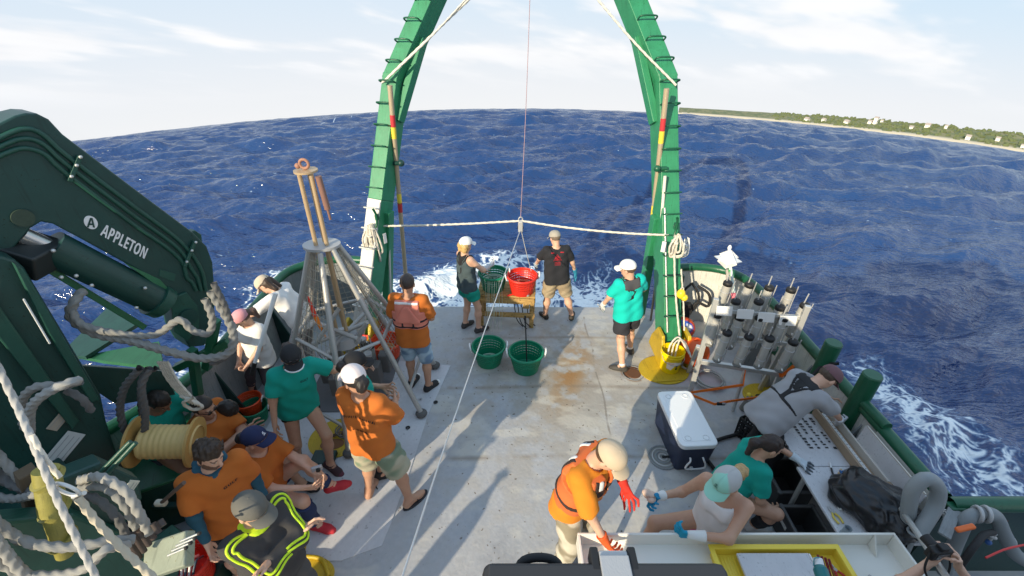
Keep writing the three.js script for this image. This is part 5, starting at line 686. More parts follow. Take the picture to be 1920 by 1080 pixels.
  // orange straps
  const mStrap = M(0.80, 0.17, 0.015, 0.75), strap = (label, pts) => tag(obj('ratchet_strap', pts.slice(1).map((p, i) => bar(pts[i], p, 0.008, 0.034, Y, 0)), mStrap), label, 'strap', 'orange straps lashing the bottle rack');
  strap('orange strap slanting up across the rack from its left foot', [up(A, 0.12, -0.04), up(mid, 0.5, -0.14), up(mid, 0.64, -0.02)]); strap('orange strap lying low between the rack feet', [up(A, 0.08, -0.03), D(1340, 758, 4.1), D(1370, 752, 4.05), up(B, 0.34, -0.04)]); strap('short orange strap wrapped round the right rack upright', [D(1460, 680, 4.1), up(B, 0.66, -0.05), D(1488, 686, 4.05)]);
  { const k = thing('strap_buckle', 'black buckle on the low orange strap', 'buckle', D(1352, 757, 4.08)); obj('frame', [rbox(0.1, 0.04, 0.03, 0.008)], mBlack, k); obj('lever', [rbox(0.05, 0.025, 0.03, 0.006, 0.03, 0.02, 0.01)], mGalv, k); }
  { const k = thing('weight_tube', 'grey tube weight with pink end on the deck under the rack', 'tube', G(1398, 772)); obj('tube_body', [put(new THREE.CylinderGeometry(0.055, 0.06, 0.24, 22), 0, 0.12, -0.02, 0.25)], M(0.2, 0.2, 0.19, 0.6), k); obj('pink_end', [put(new THREE.CylinderGeometry(0.032, 0.032, 0.02, 16), 0, 0.07, 0.05, 1.3)], M(0.7, 0.2, 0.22, 0.6), k); obj('yellow_tip', [ball(0.03, 0, 0.25, -0.05)], M(0.8, 0.6, 0.05, 0.5), k); }
  // radar reflector staff
  t = thing('reflector_staff', 'white diamond radar reflector on a short staff behind the rack', 'marker staff'); const q = D(1365, 486, 5.1); obj('staff', [rod(D(1364, 505, 5.1), D(1366, 590, 4.95), 0.022)], M(0.4, 0.36, 0.33, 0.6), t); obj('sleeve', [rod(D(1369, 498, 5.08), D(1376, 548, 4.98), 0.02)], M(0.62, 0.72, 0.66, 0.5), t); obj('green_band', [rod(D(1369, 505, 5.07), D(1371, 516, 5.05), 0.023)], M(0.05, 0.4, 0.12, 0.6), t); obj('pink_band', [rod(D(1375, 550, 4.98), D(1376, 562, 4.96), 0.028)], M(0.85, 0.2, 0.25, 0.6), t); obj('orange_band', [rod(D(1371, 575, 4.96), D(1367, 610, 4.9), 0.03)], M(0.8, 0.16, 0.05, 0.6), t);
  const dm = (ry) => { const g = new THREE.OctahedronGeometry(0.165, 0); g.scale(1, 0.85, 0.14); g.rotateY(ry); g.translate(q.x, q.y, q.z); return g; }; obj('reflector', [dm(0.3), dm(0.3 + Math.PI / 2), (() => { const g = new THREE.CylinderGeometry(0.165, 0.165, 0.012, 4); g.rotateY(0.3 + Math.PI / 4); g.translate(q.x, q.y, q.z); return g; })()], mWhite, t); obj('finial', [ball(0.03, q.x - 0.02, q.y + 0.16, q.z, 0.8, 1.3, 0.8)], mWhite, t);
  // green pipe rail between the rack and the bulwark
  t = thing('pipe_rail', 'thick green pipe rail bending along the starboard bulwark', 'rail'); obj('pipe', [tube([D(1440, 648, 4.6), D(1462, 664, 4.5), D(1492, 712, 4.15), D(1515, 750, 3.9), D(1540, 790, 3.7)], 0.06, 40, 14)], mGreen, t); obj('post', [rod(D(1440, 648, 4.6), D(1436, 720, 4.65).setY(0), 0.05)], mGalv, t); obj('post', [rod(D(1480, 700, 4.2), D(1460, 800, 4.1).setY(0.02), 0.05)], mGreenDark, t);
}

// ---------------------------------------------------------------- cooler, crate, hose
{
  const t = thing('cooler_box', 'large navy cooler with white lid standing on the deck', 'cooler', V(2.0, 0, 3.66), 0.05), mN = M(0.012, 0.02, 0.055, 0.38), mL = M(0.78, 0.79, 0.8, 0.35);
  const w = 0.40, l = 0.80, h = 0.40, sh = (a, b, r) => { const s = new THREE.Shape(); s.moveTo(-a + r, -b); s.lineTo(a - r, -b); s.quadraticCurveTo(a, -b, a, -b + r); s.lineTo(a, b - r); s.quadraticCurveTo(a, b, a - r, b); s.lineTo(-a + r, b); s.quadraticCurveTo(-a, b, -a, b - r); s.lineTo(-a, -b + r); s.quadraticCurveTo(-a, -b, -a + r, -b); return s; };
  const ex = (a, b, r, d, y, bev = 0.008) => new THREE.ExtrudeGeometry(sh(a - bev, b - bev, r), { depth: d - 2 * bev, bevelEnabled: true, bevelSize: bev, bevelThickness: bev, bevelSegments: 3, curveSegments: 6 }).rotateX(-Math.PI / 2).translate(0, y + bev, 0);
  const body = ex(w / 2, l / 2, 0.04, h, 0.005); { const p = body.attributes.position; for (let i = 0; i < p.count; i++) { const k = 0.9 + 0.1 * p.getY(i) / h; p.setX(i, p.getX(i) * k); p.setZ(i, p.getZ(i) * k); } body.computeVertexNormals(); } obj('tub', [body], mN, t);
  const lid = obj('lid', [ex(w / 2 + 0.012, l / 2 + 0.012, 0.06, 0.065, h + 0.003, 0.014)], mL, t); obj('lid_panel', [ex(w / 2 - 0.045, l / 2 - 0.05, 0.03, 0.006, h + 0.066, 0.002)], mL, lid);
  for (const x of [-1, 1]) for (const z of [-1, 1]) obj('cup_recess', [put(new THREE.TorusGeometry(0.032, 0.004, 6, 20), x * 0.1, h + 0.073, z * 0.31, Math.PI / 2)], M(0.66, 0.67, 0.68, 0.4), lid);
  obj('handle', [tube([W3(-0.07, 0.27, l / 2 + 0.005), W3(-0.075, 0.25, l / 2 + 0.035), W3(-0.1, 0.2, l / 2 + 0.04), W3(-0.105, 0.13, l / 2 + 0.036), W3(0.105, 0.13, l / 2 + 0.036), W3(0.1, 0.2, l / 2 + 0.04), W3(0.075, 0.25, l / 2 + 0.035), W3(0.07, 0.27, l / 2 + 0.005)], 0.011, 60, 8)], mWhite, t); obj('drain_plug', [rod(W3(0.0, 0.05, l / 2 - 0.04), W3(0, 0.05, l / 2 - 0.005), 0.02)], mWhite, t); obj('hinge', [rbox(0.12, 0.03, 0.02, 0.006, -0.08, h + 0.01, -l / 2 - 0.012)], mL, t);
  const c = thing('milk_crate', 'black plastic lattice crate behind the cooler', 'crate', V(2.93, 0, 3.72), 0.35), cr = [], S = 0.3; for (const [a, bx, bz] of [[0, 0, S / 2], [0, 0, -S / 2], [1, S / 2, 0], [1, -S / 2, 0]]) { for (let i = 0; i <= 5; i++) { const u = -S / 2 + i * S / 5; cr.push(a ? box(0.014, 0.28, 0.014, bx, 0.15, u) : box(0.014, 0.28, 0.014, u, 0.15, bz)); const y = 0.02 + i * 0.052; cr.push(a ? box(0.012, i === 5 ? 0.04 : 0.012, S, bx, y, 0) : box(S, i === 5 ? 0.04 : 0.012, 0.012, 0, y, bz)); } } obj('lattice', cr, mBlack, c); obj('floor', [box(S, 0.012, S, 0, 0.012, 0)], mBlack, c);
  { const bg = new THREE.SphereGeometry(0.22, 28, 18), p = bg.attributes.position; for (let i = 0; i < p.count; i++) { const x = p.getX(i), y = p.getY(i), z = p.getZ(i), n = 0.8 + 0.5 * vn3(x * 9, y * 9, z * 9); p.setXYZ(i, x * n * 1.1, Math.max(-0.1, y * n * 0.55), z * n); } bg.computeVertexNormals(); bg.translate(3.0, 0.38, -3.74); tag(obj('dry_bag', [bg], M(0.012, 0.012, 0.014, 0.5)), 'slumped black bag lying on top of the milk crate', 'bag'); }
  tag(obj('deck_hose', [tube([V(2.75, 0.03, 3.78), V(2.45, 0.03, 3.68), V(2.25, 0.03, 3.55), V(2.28, 0.03, 3.3), V(2.36, 0.03, 3.08), V(2.12, 0.03, 3.02), V(2.06, 0.03, 2.85), V(2.2, 0.03, 2.72), V(2.06, 0.03, 2.6), V(2.04, 0.03, 2.45), V(2.3, 0.03, 2.42), V(2.7, 0.03, 2.28)], 0.021, 140, 10)], mRubber), 'black hose snaking round the cooler on the deck', 'hose');
}

// ---------------------------------------------------------------- sorting table with boards on the starboard side
{
  const mBoard = M(0.66, 0.66, 0.66, 0.5, { map: tex(512, 512, (x, y, o) => { const n = fbm(x / 50, y / 50, 4), f = fbm(x / 7, y / 7, 3), s = fbm(x / 3 + 20, y / 14, 2); let v = 238 + (n - 0.5) * 20 - 55 * ss(0.7, 0.8, f) * ss(0.45, 0.65, n) - 24 * ss(0.74, 0.84, s); o[0] = v; o[1] = v - 1; o[2] = v + 2; }) });
  const t = thing('sorting_table', 'pale board topped table along the starboard bulwark', 'table', V(3.06, 0, 2.78)), h = 0.7;
  obj('board', uvAll([rbox(0.62, 0.03, 0.66, 0.006, 0.02, h, -0.36)], 1), mBoard, t); obj('board', uvAll([rbox(0.66, 0.03, 0.74, 0.006, 0, h, 0.345)], 1), mBoard, t);
  for (const x of [-0.27, 0.27]) for (const z of [-0.62, 0.05, 0.64]) obj('leg', [rod(W3(x, 0, z), W3(x, h - 0.015, z), 0.022)], mAlu, t); obj('frame_rail', [rbox(0.03, 0.04, 1.34, 0.006, -0.28, h - 0.04, 0), rbox(0.03, 0.04, 1.34, 0.006, 0.28, h - 0.04, 0)], mBlack, t);
  const tally = canvasTex(256, 256, (c, w, hh) => { c.clearRect(0, 0, w, hh); c.fillStyle = 'rgba(28,30,34,0.85)'; let q = 7; const r = () => (q = (q * 16807) % 2147483647) / 2147483647; for (let i = 0; i < 4; i++) for (let j = 0; j < 11; j++) if (r() > 0.1) { c.fillRect(20 + i * 60 + j * 2.5, 12 + j * 21, 14 + r() * 16, 9 + r() * 7); } });
  const pr = obj('tally_marks', new THREE.PlaneGeometry(0.34, 0.46).rotateX(-Math.PI / 2), M(1, 1, 1, 0.8, { map: tally, transparent: true }), t); pr.position.set(0.02, h + 0.0205, -0.42);
  const m = thing('measuring_board', 'wooden measuring trough with white ruler along the edge of the sorting table', 'measuring board', V(3.33, 0.72, 3.02), 0), mOld = M(0.34, 0.25, 0.17, 0.8, { bumpMap: wearTex, bumpScale: 0.003 });
  obj('side', uvAll([rbox(0.022, 0.10, 0.9, 0.004, -0.075, 0.05, 0)]), mOld, m); obj('side', uvAll([rbox(0.022, 0.10, 0.9, 0.004, 0.075, 0.05, 0)]), M(0.55, 0.52, 0.47, 0.7), m); obj('floor', [rbox(0.128, 0.016, 0.9, 0.003, 0, 0.01, 0)], mOld, m); obj('end_block', [rbox(0.172, 0.10, 0.06, 0.006, 0, 0.05, 0.482)], mOld, m); const rl = obj('ruler', [rbox(0.03, 0.006, 0.86, 0.002, 0.02, 0.022, 0)], mWhite, m); for (let i = 0; i < 22; i++) obj('tick', [box(i % 5 ? 0.01 : 0.02, 0.002, 0.003, 0.02, 0.026, -0.42 + i * 0.04)], mBlack, rl);
  // things on the table
  let k = thing('plastic_cup', 'red plastic cup with white inside on the sorting table', 'cup', V(3.32, 0.716, 2.46)); obj('cup_wall', [lathe([[0, 0], [0.03, 0], [0.045, 0.115], [0.049, 0.12]], 24)], M(0.45, 0.02, 0.03, 0.4), k); obj('lining', [lathe([[0, 0.02], [0.028, 0.02], [0.0435, 0.118], [0.049, 0.121]], 24)], mWhite, k);
  k = thing('marker_pack', 'clear pack of blue markers on the sorting table', 'markers', G(1590, 900, 0.725), -0.15); obj('sleeve', [rbox(0.11, 0.006, 0.17, 0.002)], M(0.75, 0.8, 0.85, 0.3), k); for (let i = 0; i < 4; i++) { const q = obj('marker', [rod(W3(-0.036 + i * 0.024, 0.014, 0.07), W3(-0.036 + i * 0.024, 0.014, -0.05), 0.009)], M(0.05, 0.36, 0.62, 0.4), k); obj('marker_cap', [rod(W3(-0.036 + i * 0.024, 0.014, -0.05), W3(-0.036 + i * 0.024, 0.014, -0.085), 0.01)], M(0.02, 0.12, 0.32, 0.4), q); }
  const pen = (label, a, b, c1, c2) => { const p = thing('marker_pen', label, 'pen'), q = a.clone().lerp(b, 0.6); obj('barrel', [rod(a, q, 0.008)], M(...c1, 0.45), p); obj('pen_cap', [rod(q, b, 0.009)], M(...c2, 0.45), p); };
  pen('red marker pen on the sorting table next to the blue marker pack', G(1604, 880, 0.727), G(1597, 860, 0.727), [0.4, 0.02, 0.03], [0.3, 0.02, 0.03]); pen('thin dark marker with pale tip on the sorting table', G(1563, 893, 0.727), G(1556, 868, 0.727), [0.03, 0.03, 0.03], [0.7, 0.7, 0.7]); pen('wooden pencil lying aslant on the sorting table', G(1565, 902, 0.725), G(1577, 880, 0.725), [0.55, 0.3, 0.12], [0.6, 0.4, 0.2]);
  const pliers = (label, p, turn, c) => { const o = thing('pliers', label, 'pliers', p, turn); for (const s of [-1, 1]) { obj('handle', [tube([W3(s * 0.006, 0.01, 0.0), W3(s * 0.026, 0.01, 0.045), W3(s * 0.02, 0.01, 0.10)], 0.0085, 14, 7)], M(...c, 0.5), o); obj('jaw', [tube([W3(s * 0.004, 0.01, 0.0), W3(s * 0.009, 0.01, -0.03), W3(s * 0.003, 0.01, -0.06)], 0.006, 10, 6)], mGalv, o); } obj('pivot', [put(new THREE.CylinderGeometry(0.013, 0.013, 0.016, 14), 0, 0.01, 0)], mGalv, o); return o; };
  pliers('yellow handled pliers on the sorting table near a gloved hand', G(1561, 962, 0.72), 0.1, [0.65, 0.5, 0.08]);
  k = thing('sample_jar', 'small clear jar with white cap on the sorting table', 'jar', G(1578, 955, 0.716)); obj('jar_body', [rod(W3(-0.03, 0.02, 0), W3(0.03, 0.02, 0), 0.02)], M(0.6, 0.63, 0.62, 0.2), k); obj('jar_cap', [rod(W3(0.03, 0.02, 0), W3(0.05, 0.02, 0), 0.022)], mWhite, k);
  k = thing('pipe_stub', 'short upright grey pipe stub on the sorting table', 'pipe', G(1582, 1003, 0.716)); obj('pipe_wall', [lathe([[0.022, 0], [0.029, 0], [0.029, 0.1], [0.022, 0.1], [0.022, 0]], 20)], M(0.3, 0.36, 0.4, 0.5), k); obj('collar', [lathe([[0.029, 0.0], [0.034, 0.0], [0.034, 0.02], [0.029, 0.02]], 20)], M(0.28, 0.33, 0.36, 0.5), k);
  { const b = new THREE.SphereGeometry(0.25, 90, 60), p = b.attributes.position; for (let i = 0; i < p.count; i++) { const x = p.getX(i), y = p.getY(i), z = p.getZ(i), n = vn3(x * 7 + 5, y * 7, z * 7), r = 1 - Math.abs(2 * vn3(x * 13, y * 11 + 7, z * 13) - 1), r3 = 1 - Math.min(1, Math.abs(2 * vn(x * 11 + y * 7 + z * 5, z * 9 - y * 8 + 5) - 1) * 2.4), q = 0.72 + 0.42 * n + 0.14 * r + 0.10 * r3; p.setXYZ(i, x * q * 1.05 + 0.05 * Math.sin(z * 14), Math.max(-0.05, y * q * 0.85), z * q * 1.25 + 0.16 * Math.max(0, x) ); } b.computeVertexNormals(); b.translate(3.14, 0.79, -2.36); tag(obj('trash_bag', [b], M(0.010, 0.010, 0.012, 0.28)), 'crumpled black plastic bag on the end of the sorting table', 'bag'); }
  // leaning boards
  for (const [i, x, f0, f1, h1, l] of [[0, 3.34, 3.05, 2.3, 0.98, 'front pale board leaning on the starboard bulwark'], [1, 3.43, 3.0, 2.3, 0.99, 'rear pale board showing only its edge on the bulwark']]) { const b = thing('leaning_board', l, 'board', V(x, 0.0, (f0 + f1) / 2)); b.rotation.z = -0.1; obj('panel', uvAll([rbox(0.012, h1, f0 - f1, 0.003, 0, h1 / 2 + 0.03, 0)]), i ? M(0.6, 0.58, 0.52, 0.6) : mBoard, b); obj('edge_strip', [box(0.014, 0.012, f0 - f1 - 0.02, 0, h1 + 0.036, 0)], M(0.5, 0.46, 0.4, 0.7), b); }
  // bins beneath the table
  for (const [x, f, w, l, y, lab] of [[2.78, 2.42, 0.3, 0.46, 0, 'dark grey tote bin with paper tags under the sorting table'], [2.86, 3.0, 0.34, 0.4, 0, 'black tote bin under the far half of the sorting table']]) { const b = thing('tote_bin', lab, 'bin', V(x, y, f)); const m2 = M(0.05, 0.052, 0.055, 0.5); obj('bin_wall', [box(w, 0.3, 0.012, 0, 0.16, l / 2), box(w, 0.3, 0.012, 0, 0.16, -l / 2), box(0.012, 0.3, l, w / 2 - 0.004, 0.16, 0), box(0.012, 0.3, l, -w / 2 + 0.004, 0.16, 0)], m2, b); obj('floor', [box(w, 0.012, l, 0, 0.012, 0)], m2, b); obj('rim', [rbox(w + 0.05, 0.025, 0.03, 0.008, 0, 0.32, l / 2), rbox(w + 0.05, 0.025, 0.03, 0.008, 0, 0.32, -l / 2), rbox(0.03, 0.025, l + 0.05, 0.008, w / 2, 0.322, 0), rbox(0.03, 0.025, l + 0.05, 0.008, -w / 2, 0.322, 0)], M(0.11, 0.112, 0.115, 0.5), b); if (f < 2.6) for (const z of [-0.12, 0.1]) obj('paper_tag', [box(0.004, 0.04, 0.1, -w / 2 - 0.005, 0.2, z)], mWhite, b); }
  // white trough table in the foreground
  const tr = thing('sorting_trough', 'long white walled sorting trough in front of the deckhouse', 'trough', V(1.78, 0, 1.72)), mTr = M(0.78, 0.76, 0.70, 0.42, { bumpMap: wearTex, bumpScale: 0.001 }), L = 2.5, Wd = 0.64, y = 0.76;
  obj('floor', uvAll([rbox(L, 0.02, Wd, 0.004, 0, y, 0)]), mTr, tr); obj('wall', uvAll([rbox(L + 0.02, 0.16, 0.02, 0.005, 0, y + 0.07, -Wd / 2)]), mTr, tr); obj('wall', uvAll([rbox(L + 0.02, 0.16, 0.02, 0.005, 0, y + 0.07, Wd / 2)]), mTr, tr); obj('wall', uvAll([rbox(0.02, 0.16, Wd - 0.02, 0.005, L / 2, y + 0.07, 0)]), mTr, tr); obj('wall', uvAll([rbox(0.02, 0.16, Wd - 0.02, 0.005, -L / 2, y + 0.07, 0)]), mTr, tr);
  obj('gusset', [prism([[0, 0], [0.13, 0], [0, 0.145]], 0.012).translate(L / 2 - 0.2, y + 0.012, -Wd / 2 + 0.3)], mTr, tr); obj('gusset', [prism([[0, 0], [0.1, 0], [0.0, 0.145]], 0.012).rotateY(-Math.PI / 2).translate(L / 2 - 0.16, y + 0.012, -Wd / 2 + 0.012)], mTr, tr);
  for (const x of [-1.1, 0, 1.1]) for (const z of [-0.26, 0.26]) obj('leg', [rbox(0.05, y - 0.02, 0.05, 0.006, x, y / 2 - 0.015, z)], mAlu, tr);
  const yt = thing('yellow_tray', 'yellow plastic tray holding a cutting board and tools', 'tray', V(2.05, 0.772, 1.72), 0), mYt = M(0.82, 0.62, 0.06, 0.4), TL = 0.96, TW = 0.46; obj('tray_floor', [rbox(TL, 0.01, TW, 0.004, 0, 0.006, 0)], mYt, yt); obj('tray_wall', [rbox(TL, 0.09, 0.016, 0.006, 0, 0.045, -TW / 2), rbox(TL, 0.09, 0.016, 0.006, 0, 0.045, TW / 2), rbox(0.016, 0.09, TW, 0.006, TL / 2, 0.0452, 0), rbox(0.016, 0.09, TW, 0.006, -TL / 2, 0.0452, 0)], mYt, yt); obj('lip', [rbox(TL + 0.06, 0.012, 0.04, 0.005, 0, 0.094, -TW / 2 - 0.01), rbox(0.04, 0.012, TW + 0.05, 0.005, TL / 2 + 0.012, 0.0945, 0), rbox(0.04, 0.012, TW + 0.05, 0.005, -TL / 2 - 0.012, 0.0945, 0)], mYt, yt); for (let i = 0; i < 7; i++) obj('rib', [rbox(0.012, 0.006, TW - 0.04, 0.002, -TL / 2 + 0.04 + i * 0.026, 0.013, 0)], mYt, yt);
  { const b = thing('cutting_board', 'white cutting board lying in the yellow tray', 'cutting board', V(2.02, 0.845, 1.72)); obj('slab', uvAll([rbox(0.56, 0.025, 0.40, 0.008)]), mBoard, b); obj('grip_edge', [rbox(0.012, 0.012, 0.38, 0.004, 0.278, 0.016, 0)], mWhite, b); }
  { const b = thing('water_bottle', 'teal water bottle with white cap lying in the yellow tray', 'bottle', D(1535, 1062, 1.52)); const q = new THREE.Group(); obj('bottle_body', [rod(W3(-0.03, -0.02, 0.19), W3(0, 0, 0.02), 0.04, 0.042, 20), rod(W3(0, 0, 0.02), W3(0.003, 0.002, 0), 0.042, 0.03, 20)], M(0.01, 0.16, 0.17, 0.35), b); obj('bottle_cap', [rod(W3(0.003, 0.002, 0), W3(0.012, 0.012, -0.04), 0.03, 0.028, 20)], mWhite, b); obj('carry_loop', [tube([W3(-0.03, 0.0, -0.005), W3(-0.02, 0.04, -0.03), W3(0.015, 0.035, -0.035)], 0.004, 14, 5)], M(0.1, 0.3, 0.35, 0.5), b); }
  pliers('steel pliers with red handles in the yellow tray', V(2.47, 0.79, 1.82), 0.3, [0.5, 0.03, 0.03]); pliers('dark handled pliers in the yellow tray', V(2.4, 0.79, 1.7), -0.2, [0.04, 0.04, 0.04]); for (let i = 0; i < 4; i++) pen(`${['dark red', 'bright red', 'maroon', 'brown'][i]} marker pen standing in the yellow tray`, V(2.36 + i * 0.022, 0.79, 1.78 - i * 0.02), V(2.335 + i * 0.022, 0.9, 1.88 - i * 0.01), [[0.3, 0.02, 0.03], [0.5, 0.02, 0.03], [0.22, 0.02, 0.04], [0.25, 0.08, 0.03]][i], [0.2, 0.01, 0.02]);
  pliers('yellow handled pliers by the wall of the white trough', V(2.84, 0.775, 1.7), 0.9, [0.75, 0.56, 0.05]); pliers('second pair of yellow pliers lying in the white trough', V(2.74, 0.775, 1.74), 0.5, [0.72, 0.55, 0.08]);
  for (let i = 0; i < 3; i++) { const b = thing('squeeze_bottle', `white squeeze bottle in the trough, ${['nearest the yellow tray', 'between two others', 'nearest the pliers'][i]}`, 'bottle', V(2.60 + i * 0.055, 0.79, 1.70 - i * 0.03), -0.3); obj('bottle_body', [rod(W3(0, 0, 0.1), W3(0, 0, -0.03), 0.021, 0.02, 16)], mWhite, b); obj('nozzle', [rod(W3(0, 0, -0.03), W3(0, 0, -0.07), 0.012, 0.005, 12)], mWhite, b); }
  tag(obj('pole', [rod(D(1690, 955, 2.2), D(1775, 1082, 1.45), 0.02)], mAlu), 'bare aluminium pole slanting beside the black plastic bag', 'pole');
}

// ---------------------------------------------------------------- bitts, vent, piping on the starboard side
{
  let t = thing('mooring_bitts', 'pair of green mooring bitts with crossbar on the starboard bulwark', 'bitts'); const post = (f, top) => obj('post', [put(new THREE.CylinderGeometry(0.088, 0.088, top - 0.6, 30), 3.56, (top + 0.6) / 2, -f), put(new THREE.CylinderGeometry(0.08, 0.088, 0.015, 30), 3.56, top + 0.007, -f)], mGreen, t); post(3.36, 1.37); post(3.95, 1.3); obj('crossbar', [rod(V(3.56, 1.06, 3.3), V(3.57, 1.06, 2.98), 0.05, 0.05, 20)], mGreen, t); obj('base_plate', uvAll([rbox(0.3, 0.05, 0.95, 0.01, 3.6, 0.62, -3.65)]), mGreenDark, t);
  tag(obj('mooring_line', [tube([D(1572, 682, 3.8), D(1545, 684, 3.9), D(1515, 712, 3.85), D(1480, 742, 3.8)], 0.016, 30, 8)], mRubber), 'black line leading from the mooring bitts to the rack', 'line');
  t = thing('vent_gooseneck', 'grey gooseneck vent pipe bent beside the leaning boards', 'vent pipe'); obj('pipe', [tube([D(1700, 1040, 2.06).setY(0), D(1700, 1010, 2.1), D(1704, 950, 2.14), D(1714, 914, 2.17), D(1738, 897, 2.18), D(1758, 914, 2.16), D(1755, 945, 2.12), D(1722, 1000, 2.0)], 0.052, 70, 20)], M(0.26, 0.28, 0.29, 0.5), t); obj('flange', [put(new THREE.CylinderGeometry(0.11, 0.11, 0.03, 24), D(1700, 1040, 2.06).x, 0.02, -2.06)], mGreyPaint, t); obj('mouth_ring', [put(new THREE.TorusGeometry(0.063, 0.01, 8, 24), ...D(1722, 1000, 2.0).toArray(), Math.PI / 2 - 0.3)], mGreyPaint, t);
  t = thing('pipe_run', 'grey pipework with valve along the dark bulwark', 'pipes'); obj('pipe', [tube([D(1770, 1075, 1.95), D(1795, 1010, 2.02), D(1815, 972, 2.08), D(1835, 964, 2.1), D(1862, 965, 2.1), D(1882, 1000, 2.06), D(1905, 1040, 2.0), D(1940, 1060, 1.95)], 0.05, 90, 16)], M(0.22, 0.24, 0.25, 0.5), t); for (const [x, y] of [[1832, 964], [1848, 964], [1893, 1018]]) { const p = D(x, y, 2.09); obj('flange', [put(new THREE.TorusGeometry(0.055, 0.014, 8, 20), p.x, p.y, p.z, 0, 1.3, 0)], mGalv, t); } { const p = D(1797, 990, 2.0); obj('valve_lever', [rbox(0.14, 0.03, 0.04, 0.012, p.x, p.y + 0.05, p.z + 0.03, 0, 0.1, 0.25)], M(0.8, 0.16, 0.03, 0.5), t); }
  t = thing('air_fitting', 'brass hose fittings with blue cap below the grey pipework', 'fitting', D(1858, 1005, 2.0)); obj('fitting_body', [rod(W3(-0.03, 0.02, 0), W3(0.05, -0.03, 0), 0.014), rod(W3(0.02, 0.03, 0), W3(0.02, -0.06, 0), 0.012)], mGalv, t); obj('blue_cap', [ball(0.022, 0.01, -0.07, 0.01)], M(0.03, 0.1, 0.3, 0.5), t);
  tag(obj('air_hose', [tube([D(1800, 1062, 1.8), D(1822, 1030, 1.85), D(1845, 1003, 1.95), D(1862, 998, 2.0)], 0.024, 40, 10)], mRubber), 'thick black hose curving up to the brass fittings', 'hose'); tag(obj('red_line', [tube([D(1848, 1046, 1.7), D(1885, 1030, 1.75), D(1940, 1018, 1.8)], 0.007, 20, 6)], M(0.6, 0.03, 0.03, 0.5)), 'thin red line stretched in front of the grey pipework', 'line');
  t = thing('bulwark_brace', 'grey flat bar brace standing against the dark bulwark', 'brace'); obj('flat_bar', [bar(D(1770, 1005, 1.95), D(1790, 955, 2.18), 0.08, 0.02, Y)], mGreyPaint, t); obj('cap_lug', [rbox(0.12, 0.03, 0.08, 0.01, ...D(1792, 950, 2.2).toArray())], mGreen, t);
  t = thing('padlock_chain', 'small dark chain hanging on the bulwark under the vent', 'chain', D(1770, 958, 2.15)); for (let i = 0; i < 5; i++) obj('link', [put(new THREE.TorusGeometry(0.016, 0.005, 6, 12), 0.014 * i, -0.024 * i, 0, 0, i % 2 ? 1.4 : 0.2, 0.5)], mGalv, t);
  // black case on the roof rail under the camera
  t = thing('equipment_case', 'closed black equipment case with steel latch at the roof edge', 'case', V(0.195, 3.325, 0.41), 0); obj('case_body', [rbox(0.50, 0.2, 0.2, 0.03)], M(0.02, 0.02, 0.021, 0.55, { bumpMap: wearTex, bumpScale: 0.002 }), t); obj('lid', [rbox(0.515, 0.05, 0.215, 0.02, 0, 0.105, 0)], M(0.024, 0.024, 0.026, 0.5, { bumpMap: wearTex, bumpScale: 0.002 }), t); obj('lid_rim', [rbox(0.49, 0.012, 0.19, 0.006, 0, 0.134, 0)], M(0.03, 0.03, 0.032, 0.5), t); obj('latch', [rbox(0.062, 0.03, 0.03, 0.005, 0.02, 0.125, -0.108), rbox(0.062, 0.008, 0.12, 0.003, 0.02, 0.141, -0.05)], mGalv, t); for (const x of [-0.02, 0.06]) obj('latch_bracket', [rbox(0.018, 0.045, 0.05, 0.004, x, 0.118, -0.105)], mBlack, t); obj('carry_handle', [tube([W3(-0.19, 0.05, -0.1), W3(-0.17, 0.085, -0.128), W3(-0.1, 0.085, -0.128), W3(-0.08, 0.05, -0.1)], 0.01, 20, 8)], mRubber, t);
  tag(obj('case_shelf', uvAll([rbox(0.9, 0.04, 0.34, 0.01, 0.195, 3.2, -0.34)]), mGreyPaint), 'grey steel shelf at the roof edge carrying the black case', 'shelf');
}
